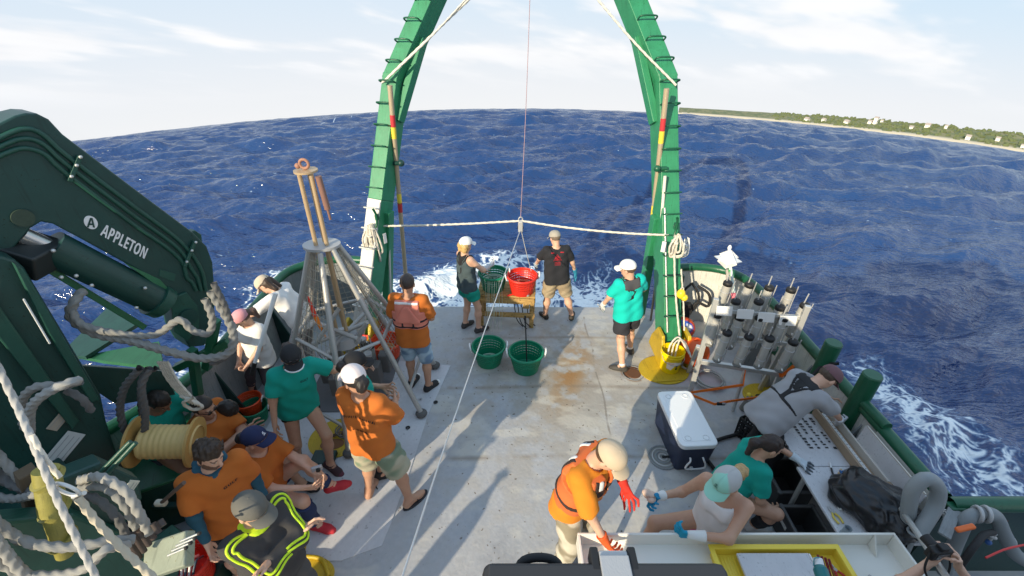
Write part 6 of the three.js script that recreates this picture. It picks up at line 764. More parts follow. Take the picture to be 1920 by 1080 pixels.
// ---------------------------------------------------------------- knuckle boom crane on the port side
{
  const t = thing('deck_crane', 'dark green folded knuckle boom crane with white maker lettering', 'crane');
  // the crane is stowed along the port side: its flat sides face starboard. frame() gives a vertical plane through a point; B, K turn photo pixels into points on it
  const PHI = 58 * Math.PI / 180, NX = Math.sin(PHI), NZ = Math.cos(PHI);
  const frame = (p0) => (px, py, off = 0) => { const [a, q, c] = ray(px, py), d = [a, q, -c], k = ((p0.x - 0) * NX + (p0.z - 0) * NZ + off) / (d[0] * NX + d[2] * NZ); return W3(d[0] * k, EYE + d[1] * k, d[2] * k); };
  const flatTo = (p) => [p.x * NZ - p.z * NX, p.y], lift = (g, p0, off) => { g.rotateY(PHI); const k = p0.x * NX + p0.z * NZ + off; g.translate(NX * k, 0, NZ * k); return g; };
  const plateOn = (name, pts, p0, off, d, m, bev = 0.012) => { const F = frame(p0), g0 = prism(pts.map(([x, y]) => flatTo(F(x, y, off))), d, bev); g0.translate(0, 0, -d / 2); return obj(name, boxUV(lift(g0, p0, off)), m, t); };
  const plate = (name, pts, f, d, m, bev) => { const c = pts.reduce((q, p) => [q[0] + p[0] / pts.length, q[1] + p[1] / pts.length], [0, 0]); return plateOn(name, pts, D(c[0], c[1], f), 0, d, m, bev); };
  const BP = D(400, 560, 3.7), KP = D(150, 750, 2.55), B = frame(BP), K = frame(KP);
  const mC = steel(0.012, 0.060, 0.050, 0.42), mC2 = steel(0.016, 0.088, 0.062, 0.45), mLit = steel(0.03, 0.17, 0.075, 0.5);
  const boom = plateOn('outer_boom', [[-60, 262], [0, 231], [28, 217], [48, 212], [70, 213], [92, 224], [118, 252], [250, 352], [362, 436], [388, 462], [399, 492], [404, 560], [398, 622], [384, 648], [356, 652], [338, 622], [330, 585], [306, 548], [262, 508], [160, 452], [100, 420], [78, 416], [58, 428], [22, 470], [-60, 520]], BP, 0, 0.3, mC);
  // stepped pipe runs that follow the boom's shoulder
  for (const k of [1, 2, 3]) { const o = 17 * k + 10; obj('hydraulic_pipe', [tube([[-60, 262 + o], [0, 231 + o], [40, 214 + o * 1.05], [62, 213 + o * 1.1], [84, 228 + o], [112, 254 + o], [240, 352 + o], [340, 428 + o], [376 - k * 8, 462 + o], [390 - k * 10, 505 + k * 8], [395 - k * 9, 545]].map(([x, y]) => B(x, y, 0.012)), 0.017, 70, 8)], mC2, t); }
  for (const [x, y] of [[140, 310], [356, 470]]) { const c = obj('pipe_clamp', [bar(B(x + 10, y - 18, 0.03), B(x - 10, y + 30, 0.03), 0.03, 0.03)], mC2, t); for (const k of [-0.6, 0, 0.8]) obj('bolt', [ball(0.012, ...B(x + 4 - k * 12, y + k * 26, 0.055).toArray())], mAlu, c); }
  // cut-out edge in sun, cylinder and its lugs
  obj('lift_cylinder', [rod(B(92, 462, -0.05), B(290, 560, -0.05), 0.13, 0.13, 32)], mC, t); obj('cylinder_end', [rod(B(288, 559, -0.05), B(306, 568, -0.05), 0.155, 0.15, 32)], mC2, t); obj('cylinder_rod', [rod(B(40, 440, -0.05), B(92, 463, -0.05), 0.06, 0.06, 20)], M(0.5, 0.5, 0.5, 0.2, { metalness: 0.8 }), t); obj('valve_block', [rbox(0.26, 0.2, 0.3, 0.02, ...B(62, 478, -0.05).toArray(), 0, 0, -0.4)], M(0.02, 0.025, 0.025, 0.5), t);
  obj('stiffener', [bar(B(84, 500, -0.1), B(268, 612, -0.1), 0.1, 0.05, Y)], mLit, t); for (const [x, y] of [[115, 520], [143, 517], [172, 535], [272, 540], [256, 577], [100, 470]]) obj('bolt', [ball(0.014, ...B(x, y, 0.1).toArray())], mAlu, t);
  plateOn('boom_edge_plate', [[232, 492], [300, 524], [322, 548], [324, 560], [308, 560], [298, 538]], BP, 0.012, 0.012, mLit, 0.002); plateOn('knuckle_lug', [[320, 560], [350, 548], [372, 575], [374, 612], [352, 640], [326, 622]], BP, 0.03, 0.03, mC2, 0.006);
  obj('knuckle_pin', [rod(B(348, 592, 0.0), B(348, 592, 0.0).add(W3(NX, 0, NZ).multiplyScalar(0.06)), 0.08, 0.08, 28)], mC, t); obj('pivot_pin', [rod(B(42, 408, 0.0), B(42, 408, 0.0).add(W3(NX, 0, NZ).multiplyScalar(0.02)), 0.06, 0.06, 28)], steel(0.04, 0.07, 0.045, 0.6), t);
  plateOn('boom_ear', [[352, 436], [366, 432], [378, 440], [380, 458], [362, 452]], BP, -0.1, 0.08, mC2, 0.006);
  // lettering
  const font = await new FontLoader().loadAsync('fonts/droid/droid_sans_bold.typeface.json'), [ax, ay] = flatTo(B(187, 440)), [bx, by] = flatTo(B(270, 485)), [hx, hy] = flatTo(B(196, 418)), g = new TextGeometry('APPLETON', { font, size: 0.1, depth: 0.004, curveSegments: 5 }); g.computeBoundingBox();
  { const wT = g.boundingBox.max.x, p = g.attributes.position; for (let i = 0; i < p.count; i++) { const u = p.getX(i) / wT, v = p.getY(i) / 0.1; p.setXYZ(i, ax + (bx - ax) * u + (hx - ax) * v * 0.95, ay + (by - ay) * u + (hy - ay) * v * 0.95, p.getZ(i)); } g.computeVertexNormals(); lift(g, BP, 0.002); obj('lettering', [g], M(0.74, 0.74, 0.74, 0.5), t); }
  { const [cx, cy] = flatTo(B(170, 417)), [ex, ey] = flatTo(B(182, 419)), r = Math.hypot(ex - cx, ey - cy), [fx, fy] = flatTo(B(170, 404)), r2 = Math.hypot(fx - cx, fy - cy); const em = obj('emblem', [lift(put(new THREE.CylinderGeometry(1, 1, 0.005, 36), 0, 0, 0, Math.PI / 2).scale(r, r2, 1).translate(cx, cy, 0), BP, 0.003)], M(0.74, 0.74, 0.74, 0.5), t), h = new TextGeometry('A', { font, size: 1.5, depth: 0.004, curveSegments: 6 }); h.computeBoundingBox(); h.translate(-h.boundingBox.max.x / 2, -0.75, 0); h.scale(r * 0.92, r2 * 0.92, 1); h.rotateZ(-0.42); h.translate(cx, cy, 0); obj('emblem_letter', [lift(h, BP, 0.006)], mC, em); }
  plateOn('maker_plate', [[300, 505], [330, 514], [327, 528], [298, 518]], BP, 0.006, 0.006, mC2, 0.001);
  // column and inner boom that runs off to the left
  plateOn('column', [[-160, 474], [6, 480], [30, 488], [46, 502], [190, 742], [200, 790], [226, 868], [236, 930], [190, 1010], [-160, 1010]], KP, 0, 0.5, mC, 0.02);
  plateOn('column_flange', [[26, 494], [46, 506], [188, 750], [172, 756], [90, 624]], KP, 0.06, 0.06, mC2, 0.01); plateOn('column_flange', [[-160, 560], [-10, 560], [150, 790], [136, 806], [-30, 600], [-160, 610]], KP, 0.05, 0.05, mC2, 0.01);
  obj('white_strip', [bar(K(44, 560, 0.09), K(94, 645, 0.09), 0.012, 0.012)], M(0.6, 0.62, 0.62, 0.5), t);
  obj('inner_boom', uvAll([bar(B(-30, 350, -0.15), B(-190, 470, -0.15), 0.25, 0.3, Y, 0.02)]), mC, t); obj('pedestal', uvAll([put(new THREE.CylinderGeometry(0.6, 0.7, 1.5, 40), -3.75, 0.75, -1.75)]), mC, t);
  obj('winch_housing', uvAll([rbox(1.1, 1.5, 1.0, 0.05, -3.95, 2.25, -0.85)]), mC, t);
  // instruction plates
  const sign = (x, y, w, h, rot, f, m, lines) => { const p = typeof f === 'number' ? D(x, y, f) : f(x, y, 0.012), o = obj('instruction_plate', [rbox(w, h, 0.006, 0.002)], m, t); o.position.copy(p); o.rotation.order = 'YXZ'; o.rotation.y = PHI; o.rotation.z = rot; for (let i = 0; i < lines; i++) obj('text_line', [box(w * 0.8, h * 0.03, 0.002, 0, h * (0.3 - i * 0.6 / Math.max(1, lines - 1)), 0.0045)], M(0.3, 0.32, 0.33, 0.7), o); };
  sign(116, 845, 0.30, 0.13, 0.55, K, M(0.55, 0.58, 0.57, 0.6), 3); sign(111, 789, 0.15, 0.075, 0.55, K, M(0.42, 0.36, 0.28, 0.7), 2); sign(240, 920, 0.13, 0.06, 0.6, 1.72, M(0.62, 0.60, 0.5, 0.6), 3);
  // machinery below
  plate('valve_housing', [[110, 900], [190, 868], [262, 900], [268, 935], [235, 985], [130, 985]], 1.75, 0.14, mC, 0.02); plate('lower_housing', [[-60, 985], [140, 965], [300, 1030], [340, 1000], [362, 1014], [330, 1090], [-60, 1200]], 1.55, 0.14, mC2, 0.02);
  const bank = obj('valve_bank', uvAll([rbox(0.26, 0.09, 0.2, 0.015, ...D(318, 1040, 1.5).toArray(), 0.5, 0.3, 0.1)]), steel(0.32, 0.36, 0.28, 0.6), t); for (let i = 0; i < 6; i++) { const p = D(298 + i * 8, 1060 - i * 9, 1.46), q = obj('lever', [rod(p, p.clone().add(W3(0.09, 0.012, -0.04)), 0.006)], mAlu, bank); obj('knob', [ball(0.012, p.x + 0.09, p.y + 0.012, p.z - 0.04)], mBlack, q); }
  for (let i = 0; i < 6; i++) obj('valve_spool', [rod(D(235 + i * 13, 975 - i * 6 + 30, 1.5), D(262 + i * 9, 1046 - i * 12, 1.48), 0.016)], M(0.05, 0.035, 0.03, 0.6), t);
  const mGrease = steel(0.30, 0.27, 0.06, 0.5); obj('swivel', [rod(D(86, 880, 1.5), D(100, 960, 1.42), 0.055, 0.06, 24), rod(D(100, 960, 1.42), D(122, 1040, 1.36), 0.05, 0.04, 24)], mGrease, t); for (const k of [0.1, 0.45, 0.8]) { const p = D(86, 880, 1.5).lerp(D(122, 1040, 1.36), k); obj('swivel_flange', [put(new THREE.CylinderGeometry(0.075, 0.075, 0.03, 24), p.x, p.y, p.z, 0.2, 0, 0.25)], mGrease, t); }
  plate('bracket', [[35, 900], [70, 880], [110, 975], [85, 1010], [60, 1000]], 1.6, 0.1, M(0.1, 0.07, 0.04, 0.8), 0.01);
  obj('step_bar', [rod(D(185, 905, 1.7), D(255, 830, 1.85), 0.014)], mC2, t); obj('step_bar', [rod(D(170, 905, 1.7), D(245, 828, 1.85), 0.014)], mC2, t);
  // horizontal rest platform catching the sun
  const flat = (name, pts, y, th, m) => { const s = new THREE.Shape(pts.map(([x, q]) => { const p = G(x, q, y); return new THREE.Vector2(p.x, -p.z); })), g2 = new THREE.ExtrudeGeometry(s, { depth: th, bevelEnabled: false }); g2.rotateX(-Math.PI / 2); g2.translate(0, y - th, 0); obj(name, boxUV(g2), m, t); };
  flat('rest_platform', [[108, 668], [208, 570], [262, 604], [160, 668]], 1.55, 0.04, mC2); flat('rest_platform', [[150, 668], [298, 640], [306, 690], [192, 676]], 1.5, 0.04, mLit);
  plate('rest_web', [[130, 684], [305, 696], [330, 740], [220, 760], [160, 720]], 2.95, 0.04, mC, 0.006);
  for (const [x0, y0, x1, y1] of [[404, 600, 388, 690], [360, 655, 372, 740], [330, 690, 430, 640]]) obj('jib_link', [bar(D(x0, y0, 3.25), D(x1, y1, 3.3), 0.07, 0.07)], mGreen, t);
}
// ---------------------------------------------------------------- hoses, each its own thing
{
  const mH = M(0.21, 0.21, 0.2, 0.85, { bumpMap: wearTex, bumpScale: 0.003 }), mHd = M(0.10, 0.10, 0.10, 0.85);
  const hose = (label, pts, r, m = mH, tw = 95) => tag(obj('hydraulic_hose', [rope(pts.map(([x, y, f]) => D(x, y, f)), r, 220, tw, 5)], m), label, 'hose');
  hose('grey wrapped hose looping from the boom tip under the crane cylinder', [[395, 545, 3.0], [436, 620, 2.95], [430, 660, 2.9], [380, 672, 2.85], [320, 660, 2.8], [250, 640, 2.8], [170, 622, 2.8], [132, 592, 2.8], [140, 565, 2.85], [156, 545, 2.95]], 0.032); hose('second wrapped hose under the crane cylinder, ending at the knuckle', [[384, 560, 2.98], [398, 600, 2.95], [390, 625, 2.92], [362, 620, 2.9], [338, 600, 2.9], [290, 628, 2.85], [220, 625, 2.8], [150, 606, 2.78], [134, 582, 2.8]], 0.026); hose('thin dark hose hanging along the outside of the boom tip', [[400, 530, 2.99], [424, 580, 2.97], [438, 640, 2.95], [420, 672, 2.93], [395, 682, 2.9]], 0.022, mHd);
  hose('grey hose arching over the crane column plates', [[45, 800, 2.05], [42, 750, 2.05], [70, 725, 2.05], [120, 722, 2.08], [152, 714, 2.1]], 0.024); hose('pale hose arching over the crane column above the white plate', [[55, 810, 2.0], [58, 765, 2.0], [90, 735, 2.0], [130, 718, 2.05], [150, 712, 2.1]], 0.026, M(0.28, 0.28, 0.27, 0.85)); hose('short dark hose joint on the crane column', [[125, 732, 2.1], [150, 745, 2.08], [172, 770, 2.1]], 0.022, mHd);
  hose('hanging wrapped hose loop in front of the teal seated person', [[262, 690, 2.6], [232, 730, 2.6], [226, 780, 2.6], [244, 820, 2.6], [265, 818, 2.6], [272, 780, 2.6], [266, 720, 2.6], [280, 690, 2.65]], 0.026, mHd); hose('curved hose hanging beside the boom knuckle ropes', [[292, 690, 2.8], [268, 705, 2.8], [262, 740, 2.78], [268, 800, 2.75]], 0.02, mHd);
  hose('pale hose leading into the valve bank from the column', [[150, 900, 1.65], [190, 895, 1.6], [235, 920, 1.55], [262, 965, 1.5], [280, 1000, 1.48]], 0.024, M(0.27, 0.265, 0.25, 0.85)); hose('second pale hose into the valve bank', [[150, 915, 1.63], [200, 915, 1.58], [232, 945, 1.53], [255, 990, 1.5]], 0.022); hose('third hose into the valve bank, darker than the others', [[140, 930, 1.6], [180, 935, 1.56], [215, 965, 1.52], [240, 1010, 1.48]], 0.022, mHd);
  hose('thick grey hose sagging across the crane base at the bottom', [[-30, 960, 1.3], [40, 1012, 1.28], [120, 1026, 1.28], [200, 1016, 1.32], [250, 1012, 1.38]], 0.024); hose('lowest grey hose curving below the crane base', [[-30, 1030, 1.2], [40, 1075, 1.2], [150, 1070, 1.22], [200, 1030, 1.26], [240, 1022, 1.34]], 0.022, M(0.26, 0.255, 0.24, 0.85)); hose('hose entering low behind the slack winch rope', [[-30, 985, 1.22], [30, 1060, 1.2], [70, 1100, 1.18]], 0.024, M(0.28, 0.275, 0.26, 0.85));
  hose('bundle hose sloping past the yellow swivel', [[-40, 810, 1.75], [20, 880, 1.7], [80, 935, 1.62], [110, 945, 1.55]], 0.024); hose('darker bundle hose below the sloping one', [[-40, 850, 1.72], [10, 900, 1.68], [70, 925, 1.6]], 0.026, mHd); hose('flat lying hose leading to the yellow swivel', [[-40, 925, 1.6], [20, 935, 1.58], [75, 925, 1.52]], 0.022);
  // ropes in the foreground
  tag(obj('winch_rope', [rope([D(-20, 655, 1.3), D(38, 775, 1.2), D(62, 830, 1.12), D(100, 920, 1.02), D(186, 1095, 0.86)], 0.0115, 120, 120, 5)], mRopeGrey), 'thick grey rope slanting down past the crane base', 'rope'); tag(obj('winch_rope', [rope([D(60, 815, 1.13), D(78, 850, 1.1), D(112, 895, 1.08)], 0.009, 50, 120, 5)], mRope), 'short pale rope tied to the grey rope above the shackle', 'rope');
  { const s = thing('bow_shackle', 'steel bow shackle joining two ropes by the crane base', 'shackle', D(126, 918, 1.05)); obj('bow', [put(new THREE.TorusGeometry(0.034, 0.007, 10, 28).scale(0.75, 1.3, 1), 0, 0, 0, 0, 0, 0.75)], mAlu, s); obj('pin', [rod(W3(0.0, -0.045, 0), W3(0.055, -0.02, 0), 0.008)], mAlu, s); }
  tag(obj('braided_rope', [rope([D(146, 932, 1.04), D(170, 965, 1.02), D(220, 1020, 0.98), D(300, 1095, 0.93)], 0.0135, 120, 130, 5)], M(0.46, 0.41, 0.32, 0.9)), 'thick braided rope running down from the steel shackle', 'rope');
  { const p = D(306, 688, 2.95), h = thing('rope_bundle', 'bundle of pale ropes hanging under the crane knuckle', 'rope', p), g = []; for (let i = 0; i < 5; i++) g.push(rope([W3(-0.02 + i * 0.02, 0.06, 0), W3(0.0 + i * 0.02, -0.12, 0.02), W3(0.05 + i * 0.02, -0.28, 0.03), W3(0.1 + i * 0.022, -0.4 - i * 0.01, 0.03)], 0.011, 40, 100, 4)); obj('strands', g, mRope, h); obj('knot', [rope([W3(0.06, -0.3, 0.04), W3(0.16, -0.34, 0.06), W3(0.2, -0.44, 0.04), W3(0.12, -0.46, 0.05), W3(0.08, -0.36, 0.07), W3(0.18, -0.3, 0.06)], 0.014, 50, 90, 4)], mRope, h); }
}
// ---------------------------------------------------------------- reel, baskets, seat lockers on the port side
{
  const t = thing('cable_reel', 'wooden cable reel of tan line on the crane side', 'reel', D(316, 828, 2.62)); t.rotation.set(0.05, 0.15, -0.2); const mReel = M(0.50, 0.30, 0.09, 0.6), ax = (g) => g.rotateZ(Math.PI / 2);
  for (const x of [-0.24, 0.2]) obj('flange', [ax(new THREE.CylinderGeometry(0.21, 0.21, 0.022, 40)).translate(x, 0, 0)], mReel, t);
  obj('wound_line', [ax(lathe(Array.from({ length: 41 }, (_, i) => [0.135 + 0.008 * Math.abs(Math.sin(i * Math.PI / 4)), -0.225 + i * 0.0104]), 36))], M(0.62, 0.44, 0.17, 0.5), t); obj('axle', [ax(new THREE.CylinderGeometry(0.025, 0.025, 0.62, 16))], mGalv, t); obj('stand', [bar(W3(-0.3, -1.02, 0), W3(-0.3, 0.02, 0), 0.05, 0.05), bar(W3(0.29, -1.0, 0), W3(0.29, 0.02, 0), 0.05, 0.05), bar(W3(-0.3, -0.95, 0), W3(0.29, -0.95, 0), 0.05, 0.05)], mGreenDark, t);
  placeBasket(mBaskR, V(-2.72, 0.3, 2.02), 0.4, 'red basket holding tools beside the crane valve levers', 0.9); tag(obj('basket_stand', uvAll([rbox(0.36, 0.29, 0.36, 0.02, -2.72, 0.15, -2.02)]), mGreenDark), 'dark green box carrying the red basket by the crane', 'box');
  { const k = thing('hand_tools', 'white handled tools lying in the red basket by the crane', 'tools', V(-2.72, 0.47, 2.02)); for (let i = 0; i < 5; i++) obj('tool', [tube([W3(-0.1 + i * 0.045, 0, -0.08 + rr(-0.02, 0.02)), W3(-0.06 + i * 0.04, 0.06 + rr(0, 0.03), 0.0), W3(-0.02 + i * 0.03, 0.02, 0.09)], 0.011, 14, 6)], i % 2 ? mWhite : M(0.05, 0.08, 0.12, 0.5), k); }
  placeBasket(mBaskG, G(447, 785).add(W3(0.25, 0, 0)), 0.2, 'green basket nested outside an orange one near the port bulwark', 0.72); placeBasket(mBaskO, G(441, 780).add(W3(0.25, 0.1, 0)), 0.2, 'orange basket nested in a green one near the port bulwark', 0.66);
  const l = thing('deck_locker', 'low pale deck locker used as a seat by two people in orange', 'locker', V(-2.72, 0, 2.85), 0.25); obj('locker_body', uvAll([rbox(0.5, 0.36, 1.15, 0.015, 0, 0.18, 0)]), mGreyPaint, l); obj('locker_lid', uvAll([rbox(0.54, 0.04, 1.19, 0.015, 0, 0.38, 0)]), mWhitePaint, l);
  const l2 = thing('deck_locker', 'dark locker against the port bulwark behind the crane', 'locker', V(-3.6, 0, 3.05), 0.5); obj('locker_body', uvAll([rbox(0.5, 0.6, 0.9, 0.02, 0, 0.3, 0)]), mGreenDark, l2); obj('locker_lid', uvAll([rbox(0.54, 0.04, 0.94, 0.015, 0, 0.62, 0)]), mGreen, l2);
  { const s = thing('push_broom', 'dark broom handle lying by the crane base', 'broom'); obj('shaft', [rod(D(345, 905, 2.0), D(300, 945, 2.05), 0.014)], M(0.12, 0.08, 0.06, 0.7), s); obj('head', [rbox(0.09, 0.05, 0.05, 0.02, ...D(302, 943, 2.05).toArray())], M(0.6, 0.55, 0.45, 0.8), s); }
}

// ---------------------------------------------------------------- just outside the frame on the port side: a rack of gas bottles whose shadows streak the deck
{
  const mk = (x, f, h, r, c, label) => { const t = thing('gas_cylinder', label, 'gas cylinder', V(x, 0, f)); obj('cylinder_body', [lathe([[0, 0], [r, 0], [r, h - 0.22], [r * 0.8, h - 0.1], [r * 0.35, h - 0.03], [r * 0.3, h]], 28)], steel(...c, 0.4), t); obj('valve', [put(new THREE.CylinderGeometry(0.03, 0.03, 0.12, 14), 0, h + 0.05, 0), rod(W3(-0.06, h + 0.08, 0), W3(0.06, h + 0.08, 0), 0.02)], mGalv, t); };
  mk(-2.42, -0.25, 1.55, 0.12, [0.03, 0.2, 0.1], 'green gas cylinder standing nearest the deckhouse corner'); mk(-2.86, -0.2, 1.75, 0.13, [0.5, 0.5, 0.48], 'white gas cylinder between a green and a red one'); mk(-3.3, -0.15, 1.65, 0.12, [0.35, 0.05, 0.04], 'red gas cylinder beside the white one'); mk(-3.75, -0.1, 2.0, 0.16, [0.25, 0.26, 0.27], 'tall grey gas cylinder next to the crane pedestal');
}
// ---------------------------------------------------------------- the people on deck
const stand = (fx, fy, hx, hy, lim = 0.1, hh = 1.62) => {                   // feet pixel on the deck and head pixel at the same distance aft
  const F = G(fx, fy), H = D(hx, hy, -F.z), tl = cl((H.x - F.x) / H.y, -lim, lim); return { pos: V(H.x - tl * H.y, 0, -F.z), tilt: tl, s: cl(H.y / hh, 0.86, 1.1) };
};
const print = (draw, w = 256, h = 128) => canvasTex(w, h, (c) => { c.clearRect(0, 0, w, h); draw(c, w, h); });
const gulf = print((c, w, h) => { c.fillStyle = '#14222a'; c.font = 'bold 84px sans-serif'; c.textAlign = 'center'; c.fillText('GULF', w / 2, 96); });
const backPrint = print((c, w, h) => { c.fillStyle = '#1c1410'; c.save(); c.translate(w / 2, h + 150); let q = 11; const r = () => (q = (q * 16807) % 2147483647) / 2147483647; for (let i = -15; i <= 15; i++) { c.save(); c.rotate(i * 0.045); c.fillRect(-3, -330, 5 + r() * 5, 14 + r() * 6); c.restore(); } c.restore(); c.globalAlpha = 0.7; for (let i = 0; i < 9; i++) c.fillRect(70 + i * 14, 190, 4 + r() * 8, 14); c.beginPath(); c.arc(190, 196, 10, 0.6, 5.2); c.lineWidth = 4; c.strokeStyle = '#1c1410'; c.stroke(); }, 256, 256);
const redPrint = print((c, w, h) => { c.strokeStyle = c.fillStyle = '#a01424'; c.lineWidth = 6; let q = 5; const r = () => (q = (q * 16807) % 2147483647) / 2147483647; c.fillRect(20, 10, 50, 18); c.fillRect(180, 10, 60, 16); c.beginPath(); c.moveTo(128, 50); c.lineTo(60, 150); c.lineTo(196, 150); c.closePath(); c.stroke(); for (let i = 0; i < 14; i++) { c.beginPath(); c.moveTo(70 + r() * 120, 70 + r() * 90); c.lineTo(70 + r() * 120, 70 + r() * 90); c.stroke(); } for (let j = 0; j < 3; j++) for (let i = 0; i < 6; i++) c.fillRect(80 + i * 17, 178 + j * 22, 11, 13); }, 256, 256);
const BLK = [0.012, 0.012, 0.014], WHT = [0.76, 0.74, 0.72], blotch = (a, b) => (x, y, z, t) => { const n = vn3(x * 11, y * 11, z * 11), k = ss(0.44, 0.56, n); for (let i = 0; i < 3; i++) t[i] = mixv(a[i], b[i], k) * (0.92 + 0.16 * vn3(x * 30, y * 30, z * 30)); };
// straps over the shoulders and across the back for a harness or inflatable vest
const harness = (g, hWaist = 0.06) => [{ name: 'harness_strap', g, c: BLK, clip: (a, h, d) => Math.max(Math.min(Math.abs(h - hWaist) - 0.013, Math.max(Math.abs(Math.abs(a) - 0.012 - 0.1 * cl((h - 0.16) / 0.18)) - 0.014, hWaist - h), Math.max(0.2 - h - 1e-3, Math.abs(a) - 0.02 - 0.055 * cl((h - 0.2) / 0.14)) + (d > 0 ? 1 : 0)), h - 0.4) }];
const foamVest = (c, belt) => [{ name: 'life_vest', g: 0.045, c, wr: 0.004, clip: (a, h, d) => Math.max(h - 0.36, -0.02 - h, Math.abs(a) - (h > 0.2 ? 0.145 : 0.24), d > 0 && Math.abs(a) < 0.018 ? 0.02 : -1) }, { name: 'vest_back_panel', g: 0.062, c: c.map((v) => v * 1.06), clip: (a, h, d) => Math.max(d + 0.02, 0.07 - h, h - 0.29, Math.abs(a) - mixv(0.15, 0.035, cl((h - 0.10) / 0.19))) }, { name: 'vest_belt', g: 0.053, c: belt, clip: (a, h, d) => Math.max(Math.min(Math.abs(h - 0.09) - 0.011, Math.abs(h - 0.012) - 0.011, Math.max(Math.abs(h - 0.05) - 0.04, Math.abs(Math.abs(a) - 0.065) - 0.010)), Math.abs(a) - 0.24) }, { name: 'reflective_band', g: 0.05, c: WHT, clip: (a, h, d) => Math.max(Math.abs(h - 0.335) - 0.016, Math.abs(a) - 0.14) }];
const crew = [];
const P = (o) => { const r = person(o); crew.push(r); return r; };
// at the stern
P({ label: 'blonde person in white cap, grey tank top and teal shorts, by the bench', ...stand(884, 618, 868, 461), yaw: 128, fem: true, wide: 0.9, skin: SK.fair, lean: 0.06, head: [0.15, 0.15, 0], rh: [-0.12, 1.18, 0.42], rc: 0.6, lh: [0.12, 1.05, 0.36], lf: [0.13, 0.085, -0.04], rf: [-0.14, 0.085, 0.06], top: { c: [0.05, 0.075, 0.085], tank: true, low: 0.07, scoop: 0.1 }, bottom: { c: [0.0, 0.27, 0.2], len: 0.52, g: 0.03 }, feet: { c: [0.05, 0.045, 0.045], sole: [0.12, 0.12, 0.12], type: 'low' }, hair: { c: [0.52, 0.34, 0.13], style: 'bob' }, hat: { c: [0.8, 0.78, 0.76] }, gloves: { r: { c: [0.5, 0.5, 0.52], cuff: 0.24, at: -0.5 } }, shells: harness(0.022, 0.05) });
P({ label: 'person in black shirt with red back print and khaki shorts, hauling line', ...stand(1052, 600, 1040, 450), yaw: 186, skin: SK.fair, bulk: 1.16, lean: 0.16, side: 0.07, head: [0.35, 0.25, 0], lh: [0.30, 1.02, 0.36], le: [1, -0.2, -0.4], rh: [-0.36, 0.86, 0.10], lf: [0.24, 0.085, 0.1], rf: [-0.23, 0.085, -0.02], lfy: 0.4, rfy: -0.35, top: { c: [0.014, 0.015, 0.02], g: 0.02, low: 0.08 }, bottom: { c: [0.36, 0.29, 0.2], len: 0.92, g: 0.03, paint: blotch([0.37, 0.30, 0.2], [0.30, 0.235, 0.155]) }, feet: { c: [0.03, 0.025, 0.02], type: 'low' }, hair: { c: [0.16, 0.12, 0.09], style: 'short', amp: 0.002 }, hat: { c: [0.36, 0.33, 0.28] }, gloves: { r: { c: [0.02, 0.22, 0.36], cuff: 0.08 }, l: { c: [0.35, 0.42, 0.48], cuff: 0.05 } }, prints: [{ x: 0, y: 0.2, w: 0.25, h: 0.26, back: true, map: redPrint }] });
P({ label: 'person in bright teal shirt and white cap stepping past the right A-frame leg', ...stand(1186, 676, 1181, 503), yaw: 196, skin: SK.fair, wide: 0.92, head: [0.75, 0.15, 0], lh: [0.3, 0.88, 0.28], le: [0.6, 0, -1], rh: [-0.24, 1.06, 0.3], lf: [0.17, 0.085, -0.2], rf: [-0.14, 0.085, 0.14], lfy: 0.9, rfy: 0.1, top: { c: [0.0, 0.50, 0.42], g: 0.024, low: 0.08, flare: 0.02 }, bottom: { c: [0.025, 0.026, 0.035], len: 0.72, g: 0.03 }, feet: { c: [0.05, 0.045, 0.04], sock: WHT, sockLen: 0.12, type: 'low', sole: [0.3, 0.3, 0.3] }, hair: { c: [0.1, 0.06, 0.04], style: 'short' }, hat: { c: [0.8, 0.78, 0.72] }, gloves: { l: { c: [0.72, 0.72, 0.7], cuff: 0.05 } }, shells: [{ name: 'inflatable_collar', g: 0.036, c: [0.06, 0.06, 0.065], clip: (a, h, d) => Math.max(0.24 - h + 0.9 * Math.abs(a) * (d < 0 ? 0.35 : -0.2), h - 0.39, Math.abs(a) - 0.115 - (d > 0 ? -0.02 : 0), d > 0.02 ? 0.05 - Math.abs(a) : -1) }, ...harness(0.03, 0.1)] });
P({ label: 'person in pink foam life vest over orange shirt, seen from behind in jean shorts', ...stand(786, 727, 762, 536), yaw: 176, skin: SK.tan, lean: 0.05, head: [0.1, 0.2, 0], lh: [0.17, 1.05, 0.26], rh: [-0.17, 1.05, 0.26], lf: [0.1, 0.085, 0.04], rf: [-0.14, 0.085, -0.03], lfy: -0.2, rfy: -0.6, top: { c: ORANGE, g: 0.022, low: 0.12, sleeve: 0.9 }, bottom: { c: [0.32, 0.45, 0.58], len: 1.02, g: 0.024, paint: blotch([0.36, 0.5, 0.62], [0.15, 0.24, 0.36]) }, feet: { c: [0.02, 0.02, 0.022], sole: [0.75, 0.75, 0.73], toe: [0.75, 0.75, 0.73], type: 'low' }, hair: { c: [0.045, 0.03, 0.025], style: 'short', amp: 0.003 }, shells: foamVest([0.66, 0.21, 0.15], BLK) });
